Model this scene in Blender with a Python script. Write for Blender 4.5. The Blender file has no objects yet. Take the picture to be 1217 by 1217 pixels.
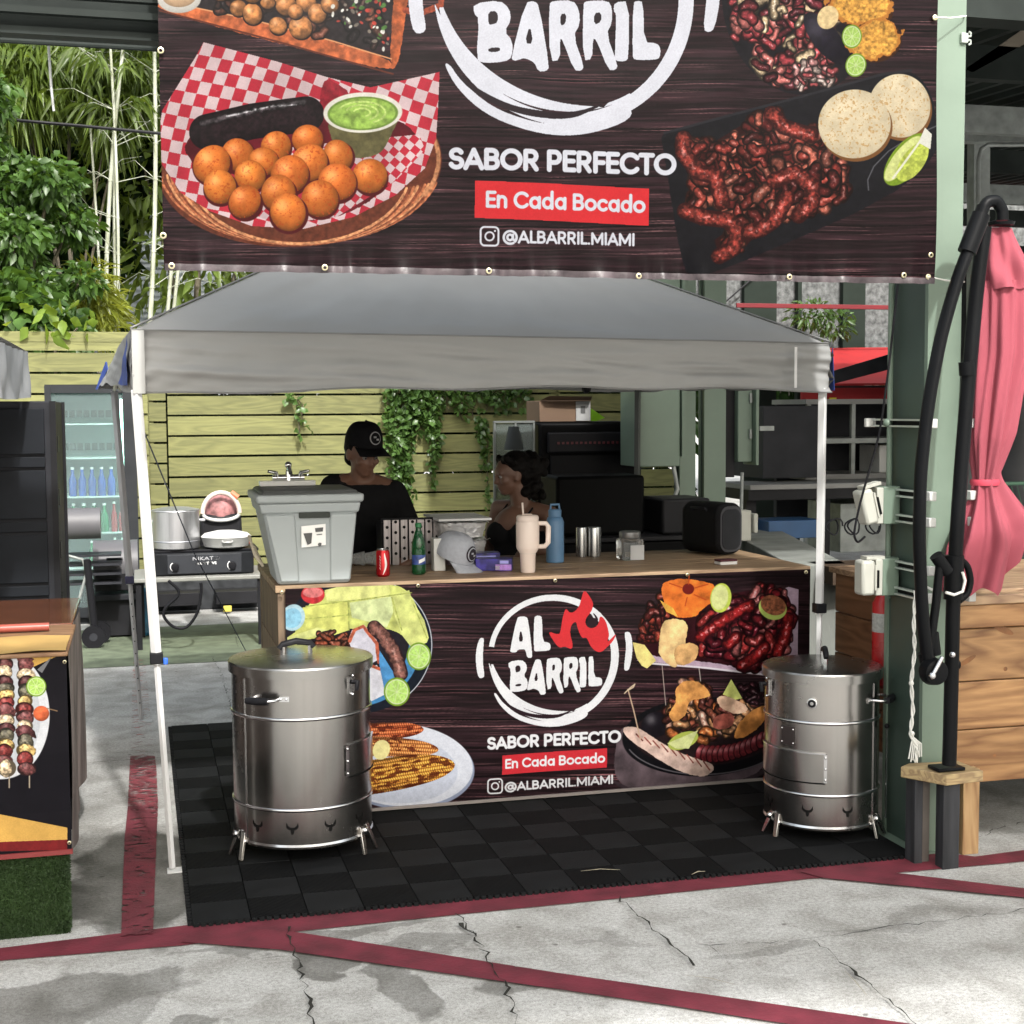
import bpy, bmesh, math, random
import numpy as np
from mathutils import Vector, Matrix, Euler
scene = bpy.context.scene
# ------------------------------------------------------------------ camera, sky, sun, exposure
CAM_F, CAM_H, CX = 1685.0, 1.75, 608.5
_p, _y, _r = [math.radians(a) for a in (4.16, 14.76, .35)]
_rt = np.array([math.cos(_y), -math.sin(_y), 0]); _fw = np.array([math.sin(_y), math.cos(_y), 0]); _dn = np.array([0, 0, -1.])
_f2 = _fw*math.cos(_p)+_dn*math.sin(_p); _d2 = _dn*math.cos(_p)-_fw*math.sin(_p)
CAM_R = np.array([_rt*math.cos(_r)+_d2*math.sin(_r), _d2*math.cos(_r)-_rt*math.sin(_r), _f2])
def at(px, py, x=None, y=None, z=None):
    """the point of the plane x=, y= or z= (metres) that was surveyed at this spot of the photograph"""
    d = CAM_R.T @ np.array([(px-CX)/CAM_F, (py-CX)/CAM_F, 1])
    t = (z-CAM_H)/d[2] if z is not None else y/d[1] if y is not None else x/d[0]
    return Vector((float(d[0]*t), float(d[1]*t), float(CAM_H+d[2]*t)))
cam = bpy.data.cameras.new('camera'); co = bpy.data.objects.new('camera', cam); scene.collection.objects.link(co)
cam.sensor_width = 36; cam.lens = CAM_F/1217*36; cam.clip_start = .05; cam.clip_end = 600
co.matrix_world = Matrix([[CAM_R[0][i], -CAM_R[1][i], -CAM_R[2][i], (0, 0, CAM_H)[i]] for i in range(3)]+[[0, 0, 0, 1]])
scene.camera = co
SUN_TO = Vector((-.118, 1.07, -1)).normalized()      # direction the sunlight travels (read off the canopy's shadow)
world = bpy.data.worlds.new('World'); scene.world = world; world.use_nodes = True
_n = world.node_tree.nodes; _l = world.node_tree.links
_sky = _n.new('ShaderNodeTexSky'); _sky.sky_type = 'NISHITA'; _sky.sun_disc = False
_sky.sun_elevation = math.asin(-SUN_TO.z); _sky.sun_rotation = math.atan2(-SUN_TO.x, -SUN_TO.y)
_sky.dust_density = 6.0; _sky.air_density = 2.5; _sky.ozone_density = 1.0
_n['Background'].inputs['Strength'].default_value = .15
_tint = _n.new('ShaderNodeMixRGB'); _tint.blend_type = 'MULTIPLY'; _tint.inputs[0].default_value = 1; _tint.inputs[2].default_value = (.97, .985, 1.0, 1)   # hazy, slightly warm sky
_hz = _n.new('ShaderNodeHueSaturation'); _hz.inputs['Saturation'].default_value = .38; _l.new(_sky.outputs[0], _hz.inputs['Color']); _l.new(_hz.outputs[0], _tint.inputs[1]); _l.new(_tint.outputs[0], _n['Background'].inputs['Color'])
sl = bpy.data.lights.new('sun', 'SUN'); sl.energy = 2.0; sl.angle = math.radians(1.8); sl.color = (1, .985, .955)
so = bpy.data.objects.new('sun', sl); scene.collection.objects.link(so)
so.rotation_euler = SUN_TO.to_track_quat('-Z', 'Y').to_euler()
scene.view_settings.view_transform = 'Standard'; scene.view_settings.look = 'None'
scene.view_settings.exposure = 1.2; scene.view_settings.gamma = 1; scene.view_settings.use_curve_mapping = False
scene.render.engine = 'CYCLES'
scene.cycles.max_bounces = 8; scene.cycles.transparent_max_bounces = 16
# ------------------------------------------------------------------ printed artwork (drawn by code into images)
def vnoise(x, y, seed=0):
    xi = np.floor(x).astype(np.int64); yi = np.floor(y).astype(np.int64)
    fx = x - xi; fy = y - yi
    fx = fx*fx*(3-2*fx); fy = fy*fy*(3-2*fy)
    def h(a, b):
        n = (a*374761393 + b*668265263 + seed*982451653) & 0x7fffffff
        n = ((n ^ (n >> 13)) * 1274126177) & 0x7fffffff
        return ((n ^ (n >> 16)) & 0xffff) / 65535.0
    return (h(xi, yi)*(1-fx) + h(xi+1, yi)*fx)*(1-fy) + (h(xi, yi+1)*(1-fx) + h(xi+1, yi+1)*fx)*fy

def fbm(x, y, seed=0, o=4):
    s = 0.0; a = .5; t = 0
    for k in range(o):
        s = s + a*vnoise(x, y, seed+k*17); t += a; a *= .5; x = x*2.03+5.1; y = y*2.03+1.7
    return s/t

def RGB(r, g, b): return np.array([r, g, b], float)/255.0

class Art:
    """A flat print: texels of a plane rectangle, drawn in design coordinates."""
    def __init__(s, Yp, x0, x1, z0, z1, W, H):
        s.Yp, s.x0, s.x1, s.z0, s.z1, s.W, s.H = Yp, x0, x1, z0, z1, W, H
        u = (np.arange(W)+.5)/W; v = (np.arange(H)+.5)/H
        x = x0+(x1-x0)*u[None, :]; z = z0+(z1-z0)*v[:, None]
        x, z = np.broadcast_arrays(x, z)
        d = np.stack([x, np.full_like(x, Yp), z-CAM_H], -1) @ CAM_R.T
        s.X = CX+CAM_F*d[..., 0]/d[..., 2]; s.Y = CX+CAM_F*d[..., 1]/d[..., 2]
        s.img = np.zeros((H, W, 3))
    def box(s, xa, ya, xb, yb, pad=4):
        us = []; vs = []
        for px in (xa-pad, xb+pad):
            for py in (ya-pad, yb+pad):
                p = at(px, py, y=s.Yp)
                us.append((p[0]-s.x0)/(s.x1-s.x0)*s.W); vs.append((p[2]-s.z0)/(s.z1-s.z0)*s.H)
        a = max(0, int(min(us))-1); b = min(s.W, int(max(us))+2); c = max(0, int(min(vs))-1); d = min(s.H, int(max(vs))+2)
        if b <= a or d <= c: return None
        return (slice(c, d), slice(a, b))
    def put(s, sl, m, col):
        m = np.clip(m, 0, 1)[..., None]
        s.img[sl] = s.img[sl]*(1-m) + np.clip(col, 0, 1)*m
    def poly_mask(s, sl, pts, jit=0, seed=0):
        X = s.X[sl]; Y = s.Y[sl]
        if jit: X, Y = X+jit*(fbm(X*.25, Y*.25, seed+21, 3)-.5), Y+jit*(fbm(X*.25, Y*.25, seed+22, 3)-.5)
        ins = np.zeros(X.shape, bool); n = len(pts)
        for i in range(n):
            x1, y1 = pts[i]; x2, y2 = pts[(i+1) % n]
            if y1 == y2: continue
            c = ((Y < y1) != (Y < y2)) & (X < (x2-x1)*(Y-y1)/(y2-y1)+x1)
            ins ^= c
        return ins.astype(float)
    def poly(s, pts, col, noise=0, ns=.2, seed=0, shade=None, sm=None):
        if sm is None: sm = 2 if noise >= .25 else 0
        for _ in range(sm): pts = [q for (a, b), (c, d) in zip(pts, pts[1:]+pts[:1]) for q in ((a*.75+c*.25, b*.75+d*.25), (a*.25+c*.75, b*.25+d*.75))]
        xs = [p[0] for p in pts]; ys = [p[1] for p in pts]
        sl = s.box(min(xs), min(ys), max(xs), max(ys))
        if sl is None: return
        X = s.X[sl]; Y = s.Y[sl]
        jit = 5*noise if sm else 0
        m = s.poly_mask(sl, pts, jit, seed)
        c = np.broadcast_to(np.asarray(col, float), X.shape+(3,))
        if noise: c = c*(1+noise*(fbm(X*ns, Y*ns, seed)*2-1))[..., None]
        if shade is not None: c = shade(X, Y, c)
        s.put(sl, m, c)
    def ell(s, cx, cy, rx, ry, ang, col, noise=0, ns=.25, seed=0, dome=.0, spots=None, rim=None, hl=0, a0=None, edge=.08):
        R = max(rx, ry)
        sl = s.box(cx-R, cy-R, cx+R, cy+R)
        if sl is None: return
        X = s.X[sl]-cx; Y = s.Y[sl]-cy; t = math.radians(ang); c, sn = math.cos(t), math.sin(t)
        u = (X*c+Y*sn)/rx; v = (-X*sn+Y*c)/ry
        r = np.sqrt(u*u+v*v)
        if edge > .1: r = r*(1+edge*(fbm(X*.12+seed, Y*.12, seed+3)*2-1)*1.6)
        m = np.clip((1-r)*min(rx, ry)*1.4+.5, 0, 1)
        col = np.asarray(col, float)
        cc = np.broadcast_to(col, X.shape+(3,)).copy()
        if noise: cc = cc*(1+noise*(fbm((X+cx)*ns, (Y+cy)*ns, seed)*2-1))[..., None]
        if dome:
            nz = np.sqrt(np.clip(1-r*r, 0, 1)); l = np.clip(.25+.75*nz-.35*(Y/R)-.15*(X/R), .12, 1.25)
            cc = cc*((1-dome)+dome*l)[..., None]
        if spots is not None:
            f = fbm((X+cx)*.45, (Y+cy)*.45, seed+9, 2); cc = np.where((f > .69)[..., None], cc*.3+spots*.7, cc)
        if hl:
            g = np.exp(-((X+.3*R)**2+(Y+.35*R)**2)/(.12*R*R)); cc = cc+hl*g[..., None]
        if rim is not None:
            k = np.clip((r-.82)*14, 0, 1)[..., None]; cc = cc*(1-k)+rim*k
        s.put(sl, m, cc)
    def dist(s, sl, pts):
        X = s.X[sl]; Y = s.Y[sl]; D = np.full(X.shape, 1e9); T = np.zeros(X.shape); L = 0
        for (x1, y1), (x2, y2) in zip(pts[:-1], pts[1:]):
            dx, dy = x2-x1, y2-y1; l2 = dx*dx+dy*dy+1e-9; l = math.sqrt(l2)
            t = np.clip(((X-x1)*dx+(Y-y1)*dy)/l2, 0, 1)
            d = np.hypot(X-x1-t*dx, Y-y1-t*dy); k = d < D
            D = np.where(k, d, D); T = np.where(k, L+t*l, T); L += l
        return D, T
    def stroke(s, pts, w, col, noise=0, tube=0, hl=0, seed=0, bands=0):
        xs = [p[0] for p in pts]; ys = [p[1] for p in pts]
        sl = s.box(min(xs)-w, min(ys)-w, max(xs)+w, max(ys)+w)
        if sl is None: return
        D, T = s.dist(sl, pts); X = s.X[sl]; Y = s.Y[sl]
        if noise > .35 and w < 30: D = D+w*.42*(fbm(X*.28, Y*.28, seed+33, 3)-.5)*noise*1.6
        m = np.clip((w/2-D)*1.5+.5, 0, 1)
        c = np.broadcast_to(np.asarray(col, float), X.shape+(3,)).copy()
        if noise: c = c*(1+noise*(fbm(X*.3, Y*.3, seed)*2-1))[..., None]
        if tube: c = c*(1-tube*(D/(w/2))**2)[..., None]
        if bands: c = c*(1-.45*(np.sin(T*bands) > .55))[..., None]
        if hl:
            f = fbm(X*.35, Y*.35, seed+5, 3); c = c+(hl*np.clip(1-D/(w*.22), 0, 1)*(f > .56))[..., None]
        s.put(sl, m, c)
    gain = .70
    def image(s, name):
        im = bpy.data.images.new(name, s.W, s.H)
        s.img = s.img*(1+.12*(fbm(s.X*.9, s.Y*.9, 61, 3)-.5)+.06*(fbm(s.X*.05, s.Y*.05, 62, 3)-.5))[..., None]
        a = np.ones((s.H, s.W, 4), np.float32); a[..., :3] = np.clip(s.img, 0, 1)*s.gain
        im.pixels.foreach_set(a.ravel()); im.update(); im.pack()
        return im
    # -------- wooden plank backdrop common to the stall's prints
    def planks(s, pitch, seed=0):
        X, Y = s.X, s.Y
        Ys = Y+3*(fbm(X*.008, Y*.01, seed+2)-.5)*2
        g = fbm(X*.012, Ys*.42, seed, 5); g2 = fbm(X*.010, Ys*1.15, seed+4, 2)
        base = RGB(46, 28, 33)
        k = np.clip((g-.35)*2.2, 0, 1)
        c = base*(.55+.75*k[..., None])
        hi = np.clip((g2-.60)*5, 0, 1)*np.clip((fbm(X*.012, Ys*.09, seed+8)-.38)*3, 0, 1)*(.55+.6*fbm(X*.3, Ys*.8, seed+12, 2))
        c = c+hi[..., None]*RGB(150, 108, 108)*.85
        pl = np.abs(((Ys+seed*7)/pitch) % 1-.5)*2*pitch
        c = np.where((pl > pitch-1.6)[..., None], c*.35, c)
        c = c+(np.clip(1-np.abs(pl-(pitch-4))/1.2, 0, 1)*np.clip((fbm(X*.02, Ys*.05, 5)-.5)*4, 0, 1))[..., None]*RGB(120, 70, 72)*.6
        s.img[:] = c

def arc(cx, cy, rx, ry, a0, a1, n=12):
    return [(cx+rx*math.cos(math.radians(a0+(a1-a0)*i/n)), cy+ry*math.sin(math.radians(a0+(a1-a0)*i/n))) for i in range(n+1)]
w_ = .0
GL = {  # geometric sans letters: advance width, centre-line strokes (y down, cap height 1)
 'S': (.66, [arc(.33, .29, .22, .20, -25, -180, 10)+arc(.33, .29, .22, .2, 180, 90, 5)+arc(.33, .70, .24, .21, -90, 25, 8)+arc(.33, .70, .24, .21, 25, 160, 8)]),
 'A': (.84, [[(.07, .93), (.42, .09), (.77, .93)], [(.2, .68), (.64, .68)]]),
 'B': (.72, [[(.13, .09), (.13, .91)], [(.13, .09), (.38, .09)]+arc(.38, .285, .19, .195, -90, 90, 8)+[(.13, .48)], [(.13, .48), (.4, .48)]+arc(.40, .695, .21, .215, -90, 90, 8)+[(.13, .91)]]),
 'O': (.98, [arc(.49, .5, .39, .41, 0, 360, 26)]),
 'R': (.74, [[(.13, .93), (.13, .09), (.38, .09)]+arc(.38, .32, .21, .23, -90, 90, 8)+[(.13, .55)], [(.36, .55), (.6, .93)]]),
 'P': (.70, [[(.13, .93), (.13, .09), (.38, .09)]+arc(.38, .34, .21, .25, -90, 90, 8)+[(.13, .59)]]),
 'E': (.62, [[(.54, .09), (.13, .09), (.13, .91), (.54, .91)], [(.13, .49), (.5, .49)]]),
 'F': (.58, [[(.53, .09), (.13, .09), (.13, .93)], [(.13, .51), (.48, .51)]]),
 'C': (.88, [arc(.49, .5, .38, .41, -40, -320, 22)]),
 'T': (.64, [[(.06, .09), (.58, .09)], [(.32, .09), (.32, .93)]]),
 'L': (.54, [[(.13, .07), (.13, .91), (.48, .91)]]),
 'M': (1.02, [[(.13, .93), (.13, .1), (.51, .78), (.89, .1), (.89, .93)]]),
 'I': (.28, [[(.14, .07), (.14, .93)]]),
 '.': (.26, [[(.13, .91), (.131, .91)]]),
 ' ': (.30, []),
 'n': (.66, [[(.12, .3), (.12, .93)], [(.12, .56)]+arc(.33, .54, .2, .21, 180, 360, 10)+[(.53, .93)]]),
 'a': (.72, [arc(.35, .63, .24, .28, 0, 360, 18), [(.60, .32), (.60, .93)]]),
 'd': (.74, [arc(.35, .63, .24, .28, 0, 360, 18), [(.60, -.02), (.60, .93)]]),
 'o': (.72, [arc(.36, .63, .27, .28, 0, 360, 18)]),
 'c': (.64, [arc(.36, .63, .26, .28, -45, -315, 16)]),
 '@': (1.14, [arc(.56, .55, .48, .50, 40, -300, 26), arc(.54, .55, .2, .22, 0, 360, 14), [(.76, .34), (.76, .62)]+arc(.88, .62, .12, .15, 180, 20, 6)]),
 '1': (.4, [[(.08, .22), (.25, .09), (.25, .93)]]),
 'J': (.5, [[(.38, .07), (.38, .7)]+arc(.22, .70, .16, .21, 0, 150, 8)]),
 'K': (.72, [[(.13, .07), (.13, .93)], [(.6, .08), (.15, .55), (.63, .93)]]),
 'N': (.82, [[(.13, .93), (.13, .1), (.69, .9), (.69, .07)]]),
 'U': (.78, [[(.13, .07), (.13, .62)]+arc(.39, .62, .26, .29, 180, 0, 10)+[(.65, .07)]]),
 'G': (.9, [arc(.49, .5, .38, .41, -40, -350, 22)+[(.55, .52)]]),
 'V': (.8, [[(.07, .07), (.4, .9), (.73, .07)]]),
}
def text(A, s, x0, y0, x1, y1, cap, col, w=.19, rise=0):
    """write s with its baseline from (x0,y0) to (x1,y1); cap = cap height"""
    tw = sum(GL[c][0] for c in s); sx = (x1-x0)/tw; sl = (y1-y0)/(x1-x0); cx = x0
    for c in s:
        adv, st = GL[c]
        for p in st:
            pts = [(cx+px*sx, y0+sl*(cx+px*sx-x0)-(1-py)*cap) for px, py in p]
            A.stroke(pts, w*cap, col)
        cx += adv*sx

# logo drawn in its own units (about 1000 units wide)
LOGO = [
 ('W', [(300, 300), (325, 290), (360, 292), (375, 310), (403, 545), (395, 565), (368, 562), (358, 520), (350, 505), (305, 510), (298, 528), (262, 528), (255, 515)]),
 ('D', [(325, 370), (345, 455), (310, 458)]),
 ('W', [(412, 300), (428, 285), (455, 286), (466, 300), (468, 455), (510, 462), (522, 478), (520, 508), (505, 516), (425, 522), (410, 512)]),
 ('W', [(245, 590), (330, 575), (362, 600), (368, 640), (345, 680), (372, 710), (370, 765), (345, 782), (272, 790), (252, 775), (262, 640), (245, 625)]),
 ('D', [(292, 615), (322, 612), (325, 650), (300, 660), (292, 655)]), ('D', [(292, 738), (330, 733), (330, 748), (292, 752)]),
 ('W', [(415, 578), (445, 570), (462, 585), (494, 790), (482, 806), (455, 808), (444, 778), (410, 765), (398, 770), (374, 778), (366, 765)]),
 ('D', [(430, 650), (440, 715), (412, 715)]),
 ('W', [(494, 578), (508, 566), (575, 560), (595, 590), (598, 640), (575, 680), (610, 780), (600, 798), (575, 796), (540, 700), (530, 690), (530, 765), (495, 772)]),
 ('D', [(532, 610), (552, 606), (550, 640), (532, 650)]),
 ('W', [(608, 570), (620, 560), (690, 555), (704, 580), (704, 630), (685, 668), (722, 770), (715, 788), (690, 790), (652, 690), (640, 685), (638, 755), (606, 762)]),
 ('D', [(645, 600), (668, 596), (668, 628), (645, 640)]),
 ('W', [(712, 560), (760, 555), (758, 745), (745, 758), (715, 758), (712, 740), (718, 600), (708, 590)]),
 ('W', [(772, 560), (785, 553), (806, 556), (808, 690), (850, 692), (862, 708), (860, 740), (845, 748), (778, 752), (770, 740)]),
 ('W', [(55, 440), (68, 432), (86, 436), (82, 480), (78, 560), (80, 620), (90, 680), (78, 696), (50, 697), (36, 640), (30, 560), (38, 490)]),
 ('W', [(1005, 400), (1020, 390), (1045, 396), (1058, 450), (1058, 540), (1040, 635), (1020, 650), (1002, 640), (1010, 560), (1018, 480)]),
]
FLAME = [(500, 385), (570, 412), (588, 395), (600, 300), (622, 232), (645, 268), (680, 262), (712, 222), (725, 170), (742, 112), (780, 160), (806, 210), (790, 262), (752, 305), (752, 350), (790, 375), (838, 350), (846, 280), (885, 318), (902, 380), (908, 420), (890, 468), (960, 395), (935, 450), (900, 488), (848, 535), (790, 500), (760, 425), (730, 440), (700, 370), (690, 320), (655, 350), (650, 410), (668, 465), (664, 512), (615, 486), (580, 500), (545, 460)]
def logo(A, m, dark, white, red):
    ring = []
    def rad(t): return 430+8*math.sin(3*t)
    cx, cy = 542, 545
    outer = []; inner = []
    for i in range(101):
        t = math.radians(-172+i*3.45); k = i/100
        wd = 34+16*math.sin(math.pi*k)**2 if i < 97 else 34-(i-96)*8
        ro = 428; ry = 1.03*ro if math.sin(t) > 0 else .93*ro
        outer.append((cx+ro*math.cos(t), cy+ry*math.sin(t))); inner.append((cx+(ro-wd)*math.cos(t), cy+(ry-wd)*math.sin(t)))
    A.poly([m(*p) for p in outer+inner[::-1]], white)
    o2 = []; i2 = []
    for i in range(41):
        t = math.radians(172-i*2.9); k = i/40; wd = 42*math.sin(math.pi*min(1, k*1.1+.05))**.6 if k < .9 else 10
        o2.append((cx-5+372*math.cos(t)*1.10, cy+10+382*math.sin(t))); i2.append((cx-5+(372*1.10-wd)*math.cos(t), cy+10+(382-wd)*math.sin(t)))
    A.poly([m(*p) for p in o2+i2[::-1]], white)
    o3 = [(145, 795), (165, 795), (200, 850), (300, 935), (420, 975), (520, 985), (640, 965), (760, 900), (770, 950), (640, 1005), (520, 1022), (400, 1005), (280, 960), (190, 880)]
    A.poly([m(*p) for p in o3], white, sm=2)
    o4 = [(150, 770), (215, 850), (310, 905), (400, 935), (560, 945), (690, 895), (640, 925), (560, 965), (420, 962), (300, 925), (205, 860)]
    A.poly([m(*p) for p in o4], dark, sm=2)
    for k, p in LOGO: A.poly([m(*q) for q in p], white if k == 'W' else dark, sm=1)
    A.poly([m(*p) for p in FLAME], red, sm=2)
    A.poly([m(*p) for p in [(757, 340), (790, 255), (838, 300), (830, 345), (800, 362), (775, 360)]], dark, sm=2)
    A.poly([m(*p) for p in [(780, 262), (800, 270), (818, 302), (805, 300)]], white)

def insta(A, x0, y0, x1, y1, col, w, sl=0):
    cx, cy, r = (x0+x1)/2, (y0+y1)/2, (x1-x0)*.24
    k = (x1-x0)*.22
    P = arc(x1-k, y0+k, k, k, -90, 0, 4)+arc(x1-k, y1-k, k, k, 0, 90, 4)+arc(x0+k, y1-k, k, k, 90, 180, 4)+arc(x0+k, y0+k, k, k, 180, 270, 4); P.append(P[0])
    A.stroke([(a, b+sl*(a-cx)) for a, b in P], w, col)
    A.stroke(arc(cx, cy, r, r, 0, 360, 16), w*.9, col)
    A.stroke([(cx+r*1.25, cy-r*1.25), (cx+r*1.26, cy-r*1.25)], w*1.1, col)

def lime(A, x, y, rx, ry, ang, seed=0, rind=RGB(120, 160, 40), flesh=RGB(176, 214, 106)):
    A.ell(x, y, rx, ry, ang, rind, noise=.15, seed=seed)
    A.ell(x, y, rx*.88, ry*.88, ang, RGB(222, 236, 190))
    A.ell(x, y, rx*.8, ry*.8, ang, flesh, noise=.2, ns=.5, seed=seed)
    t = math.radians(ang)
    for k in range(4):
        a = math.radians(k*45+13)
        u, v = rx*.75*math.cos(a), ry*.75*math.sin(a)
        dx, dy = u*math.cos(t)-v*math.sin(t), u*math.sin(t)+v*math.cos(t)
        A.stroke([(x-dx, y-dy), (x+dx, y+dy)], max(.7, rx*.05), RGB(214, 232, 170))

def meat(A, poly_, n, cols, wr, lr, seed, hl=.25):
    rnd = random.Random(seed)
    xs = [p[0] for p in poly_]; ys = [p[1] for p in poly_]
    def inside(x, y):
        c = False; k = len(poly_)
        for i in range(k):
            a, b = poly_[i], poly_[(i+1) % k]
            if (a[1] > y) != (b[1] > y) and x < (b[0]-a[0])*(y-a[1])/(b[1]-a[1])+a[0]: c = not c
        return c
    i = 0
    while i < n:
        x, y = rnd.uniform(min(xs), max(xs)), rnd.uniform(min(ys), max(ys))
        if not inside(x, y): continue
        i += 1
        a = rnd.uniform(0, 6.28); L = rnd.uniform(*lr); w = rnd.uniform(*wr); b = a+rnd.uniform(-1.3, 1.3)
        p = [(x, y), (x+L*.5*math.cos(a), y+L*.5*math.sin(a)), (x+L*.5*math.cos(a)+L*.5*math.cos(b), y+L*.5*math.sin(a)+L*.5*math.sin(b))]
        p = [q for q in p if inside(*q)]
        if len(p) < 2: continue
        c = cols[rnd.randrange(len(cols))]*rnd.uniform(.7, 1.25)
        A.stroke(p, w*1.35, c*.22, seed=i)
        A.stroke(p, w, c, noise=.55, tube=.65, hl=hl, seed=seed*31+i)

def checker(A, pts, cell, ang, x0, y0, bend=0):
    t = math.radians(ang)
    def sh(X, Y, c):
        X = X-x0; Y = Y-y0
        X2 = X+bend*np.sin(Y*.02)*8; Y2 = Y+bend*np.sin(X*.017)*10
        u = (X2*math.cos(t)+Y2*math.sin(t))/cell; v = (-X2*math.sin(t)+Y2*math.cos(t))/cell
        a = np.floor(u).astype(int) % 2; b = np.floor(v).astype(int) % 2
        red = RGB(196, 44, 62); mid = RGB(224, 196, 200)
        k = (a ^ b)[..., None]
        f = (.82+.3*fbm(X*.02, Y*.02, 3))[..., None]
        return np.where(k == 1, red, mid)*f
    A.poly(pts, RGB(200, 60, 70), shade=sh)

def paint_top(A):
    A.planks(58, 3)
    W = RGB(226, 228, 240); D = RGB(38, 28, 33)
    # wooden tray with potatoes
    A.poly([(187, -70), (187, 6), (470, 86), (482, -70)], RGB(34, 28, 30), noise=.5, seed=4)
    A.poly([(188, -1), (300, 24), (396, 50), (466, 70), (468, 89), (187, 13)], RGB(196, 100, 58), noise=.45, ns=.15, seed=8)
    A.poly([(462, 72), (474, -70), (490, -70), (482, 30), (470, 88)], RGB(178, 88, 48), noise=.4, seed=9)
    A.stroke([(190, 12), (300, 42), (467, 88)], 2.2, RGB(96, 44, 30))
    A.stroke([(188, -1), (300, 24), (396, 49), (465, 70)], 1.6, RGB(232, 160, 110))
    A.stroke([(482, 12), (500, 16), (524, 6), (524, -20)], 7, RGB(150, 66, 44), noise=.4)
    meat(A, [(250, -60), (460, -60), (455, 60), (380, 45), (250, 10)], 90, [RGB(60, 40, 36), RGB(96, 56, 44), RGB(40, 32, 34)], (5, 10), (8, 18), 5, .15)
    rnd = random.Random(2)
    for x, y, r in [(283, 10, 10), (300, 17, 13), (332, -2, 12), (319, 6, 8), (330, 31, 11), (357, 33, 14), (340, 7, 13), (364, 3, 13), (377, 16, 12), (392, 5, 11), (318, 3, 9), (351, 14, 9), (300, -8, 12), (262, -12, 13), (346, -16, 13), (376, -20, 12), (402, -14, 12), (322, -26, 12), (420, -30, 12), (352, -42, 14), (388, -44, 12)]:
        A.ell(x+1, y+1.5, r, r, 0, RGB(24, 14, 12))
        A.ell(x, y, r, r*rnd.uniform(.86, 1), rnd.uniform(0, 90), RGB(206, 132, 74)*rnd.uniform(.85, 1.1), noise=.5, ns=.22, seed=int(x*7+r), dome=.7, hl=.22)
    A.ell(213, -2, 26, 17, 0, RGB(226, 222, 214), dome=.2); A.ell(213, -5, 20, 13, 0, RGB(216, 178, 140), noise=.1, dome=.3)
    for i in range(120):
        x, y = rnd.uniform(395, 462), rnd.uniform(-40, 62)
        if y > 20+(x-395)*.7: continue
        A.ell(x, y, rnd.uniform(1.2, 3.6), rnd.uniform(1, 2.6), rnd.uniform(0, 180), [RGB(224, 222, 214), RGB(74, 118, 54), RGB(176, 60, 50), RGB(120, 110, 100)][i % 4], noise=.3, seed=i)
    # basket with checked paper
    A.ell(356, 196, 169, 97, -3, RGB(104, 50, 34), noise=.3, seed=1)
    for k in range(9):
        A.stroke(arc(356, 192+k*1.1, 168-k*4.5, 98-k*1.2, 15, 172, 40), 3.2, [RGB(190, 112, 74), RGB(130, 66, 44), RGB(222, 150, 104)][k % 3], noise=.5, seed=k)
    A.stroke(arc(356, 190, 165, 97, -60, 25, 20), 5, RGB(196, 132, 92), noise=.4)
    P1 = [(242, 50), (330, 74), (388, 92), (440, 104), (522, 86), (520, 130), (518, 165), (505, 200), (470, 232), (420, 258), (360, 272), (300, 268), (250, 250), (215, 228), (193, 195), (187, 165), (193, 130), (215, 95), (232, 68)]
    checker(A, P1, 14.5, 17, 242, 50, bend=.7)
    A.poly([(213, 170), (235, 200), (262, 238), (320, 262), (400, 262), (455, 230), (490, 185), (498, 160), (470, 140), (385, 120), (260, 135)], RGB(96, 20, 30), noise=.4, ns=.05)
    checker(A, [(262, 238), (235, 205), (300, 180), (440, 165), (498, 160), (505, 178), (470, 215), (400, 258), (330, 266)], 9, 38, 300, 240, bend=.3)
    A.poly([(386, 92), (400, 100), (420, 112), (385, 150), (378, 118)], RGB(150, 30, 44), noise=.3)
    # blood sausage
    A.stroke([(246, 156), (300, 144), (364, 136)], 42, RGB(34, 22, 26), noise=.7, tube=.5)
    A.stroke([(240, 146), (300, 132), (360, 122)], 7, RGB(74, 66, 70), noise=.9, tube=.8)
    A.stroke([(270, 138), (320, 127), (352, 125)], 2, RGB(150, 146, 150), noise=1.2)
    # sauce cup
    A.poly([(386, 132), (396, 178), (420, 190), (452, 184), (463, 165), (478, 132)], RGB(98, 92, 58), noise=.25)
    A.ell(431, 134, 47, 24, -2, RGB(232, 228, 216), noise=.06); A.ell(431, 135, 42, 20, -2, RGB(110, 140, 58), noise=.2)
    A.ell(431, 135, 39, 18, -2, RGB(150, 186, 82), noise=.35, ns=.16, seed=3)
    for k in range(3): A.stroke(arc(430, 134, 10+k*9, 5+k*4, 200, 420, 16), 2.2, RGB(188, 214, 118), noise=.3)
    B = [(375, 440, 46), (470, 420, 47), (262, 465, 52), (562, 468, 48), (338, 485, 46), (475, 490, 58), (182, 492, 60), (298, 528, 48), (658, 530, 53), (417, 524, 58), (560, 548, 58), (383, 580, 55), (207, 560, 52), (508, 598, 56), (282, 605, 52), (412, 638, 58)]
    rb_ = random.Random(19)
    for i, (x, y, r) in enumerate(B):
        x = 180+x/2.535; y = y/2.535; r = r/2.535
        A.ell(x+1, y+3, r*1.02, r*1.02, 0, RGB(80, 18, 20))
        A.ell(x, y, r, r*rb_.uniform(.88, 1), rb_.uniform(0, 180), RGB(232, 122, 46)*rb_.uniform(.94, 1.06)+rb_.uniform(-.02, .03)*np.array([0, 1, .3]), noise=.2, ns=.1, seed=i, dome=.6, spots=RGB(186, 72, 26), hl=.22)
    # mussel and octopus plate at the top right
    A.ell(948, 5, 88, 108, -15, RGB(20, 17, 22), noise=.3)
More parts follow.
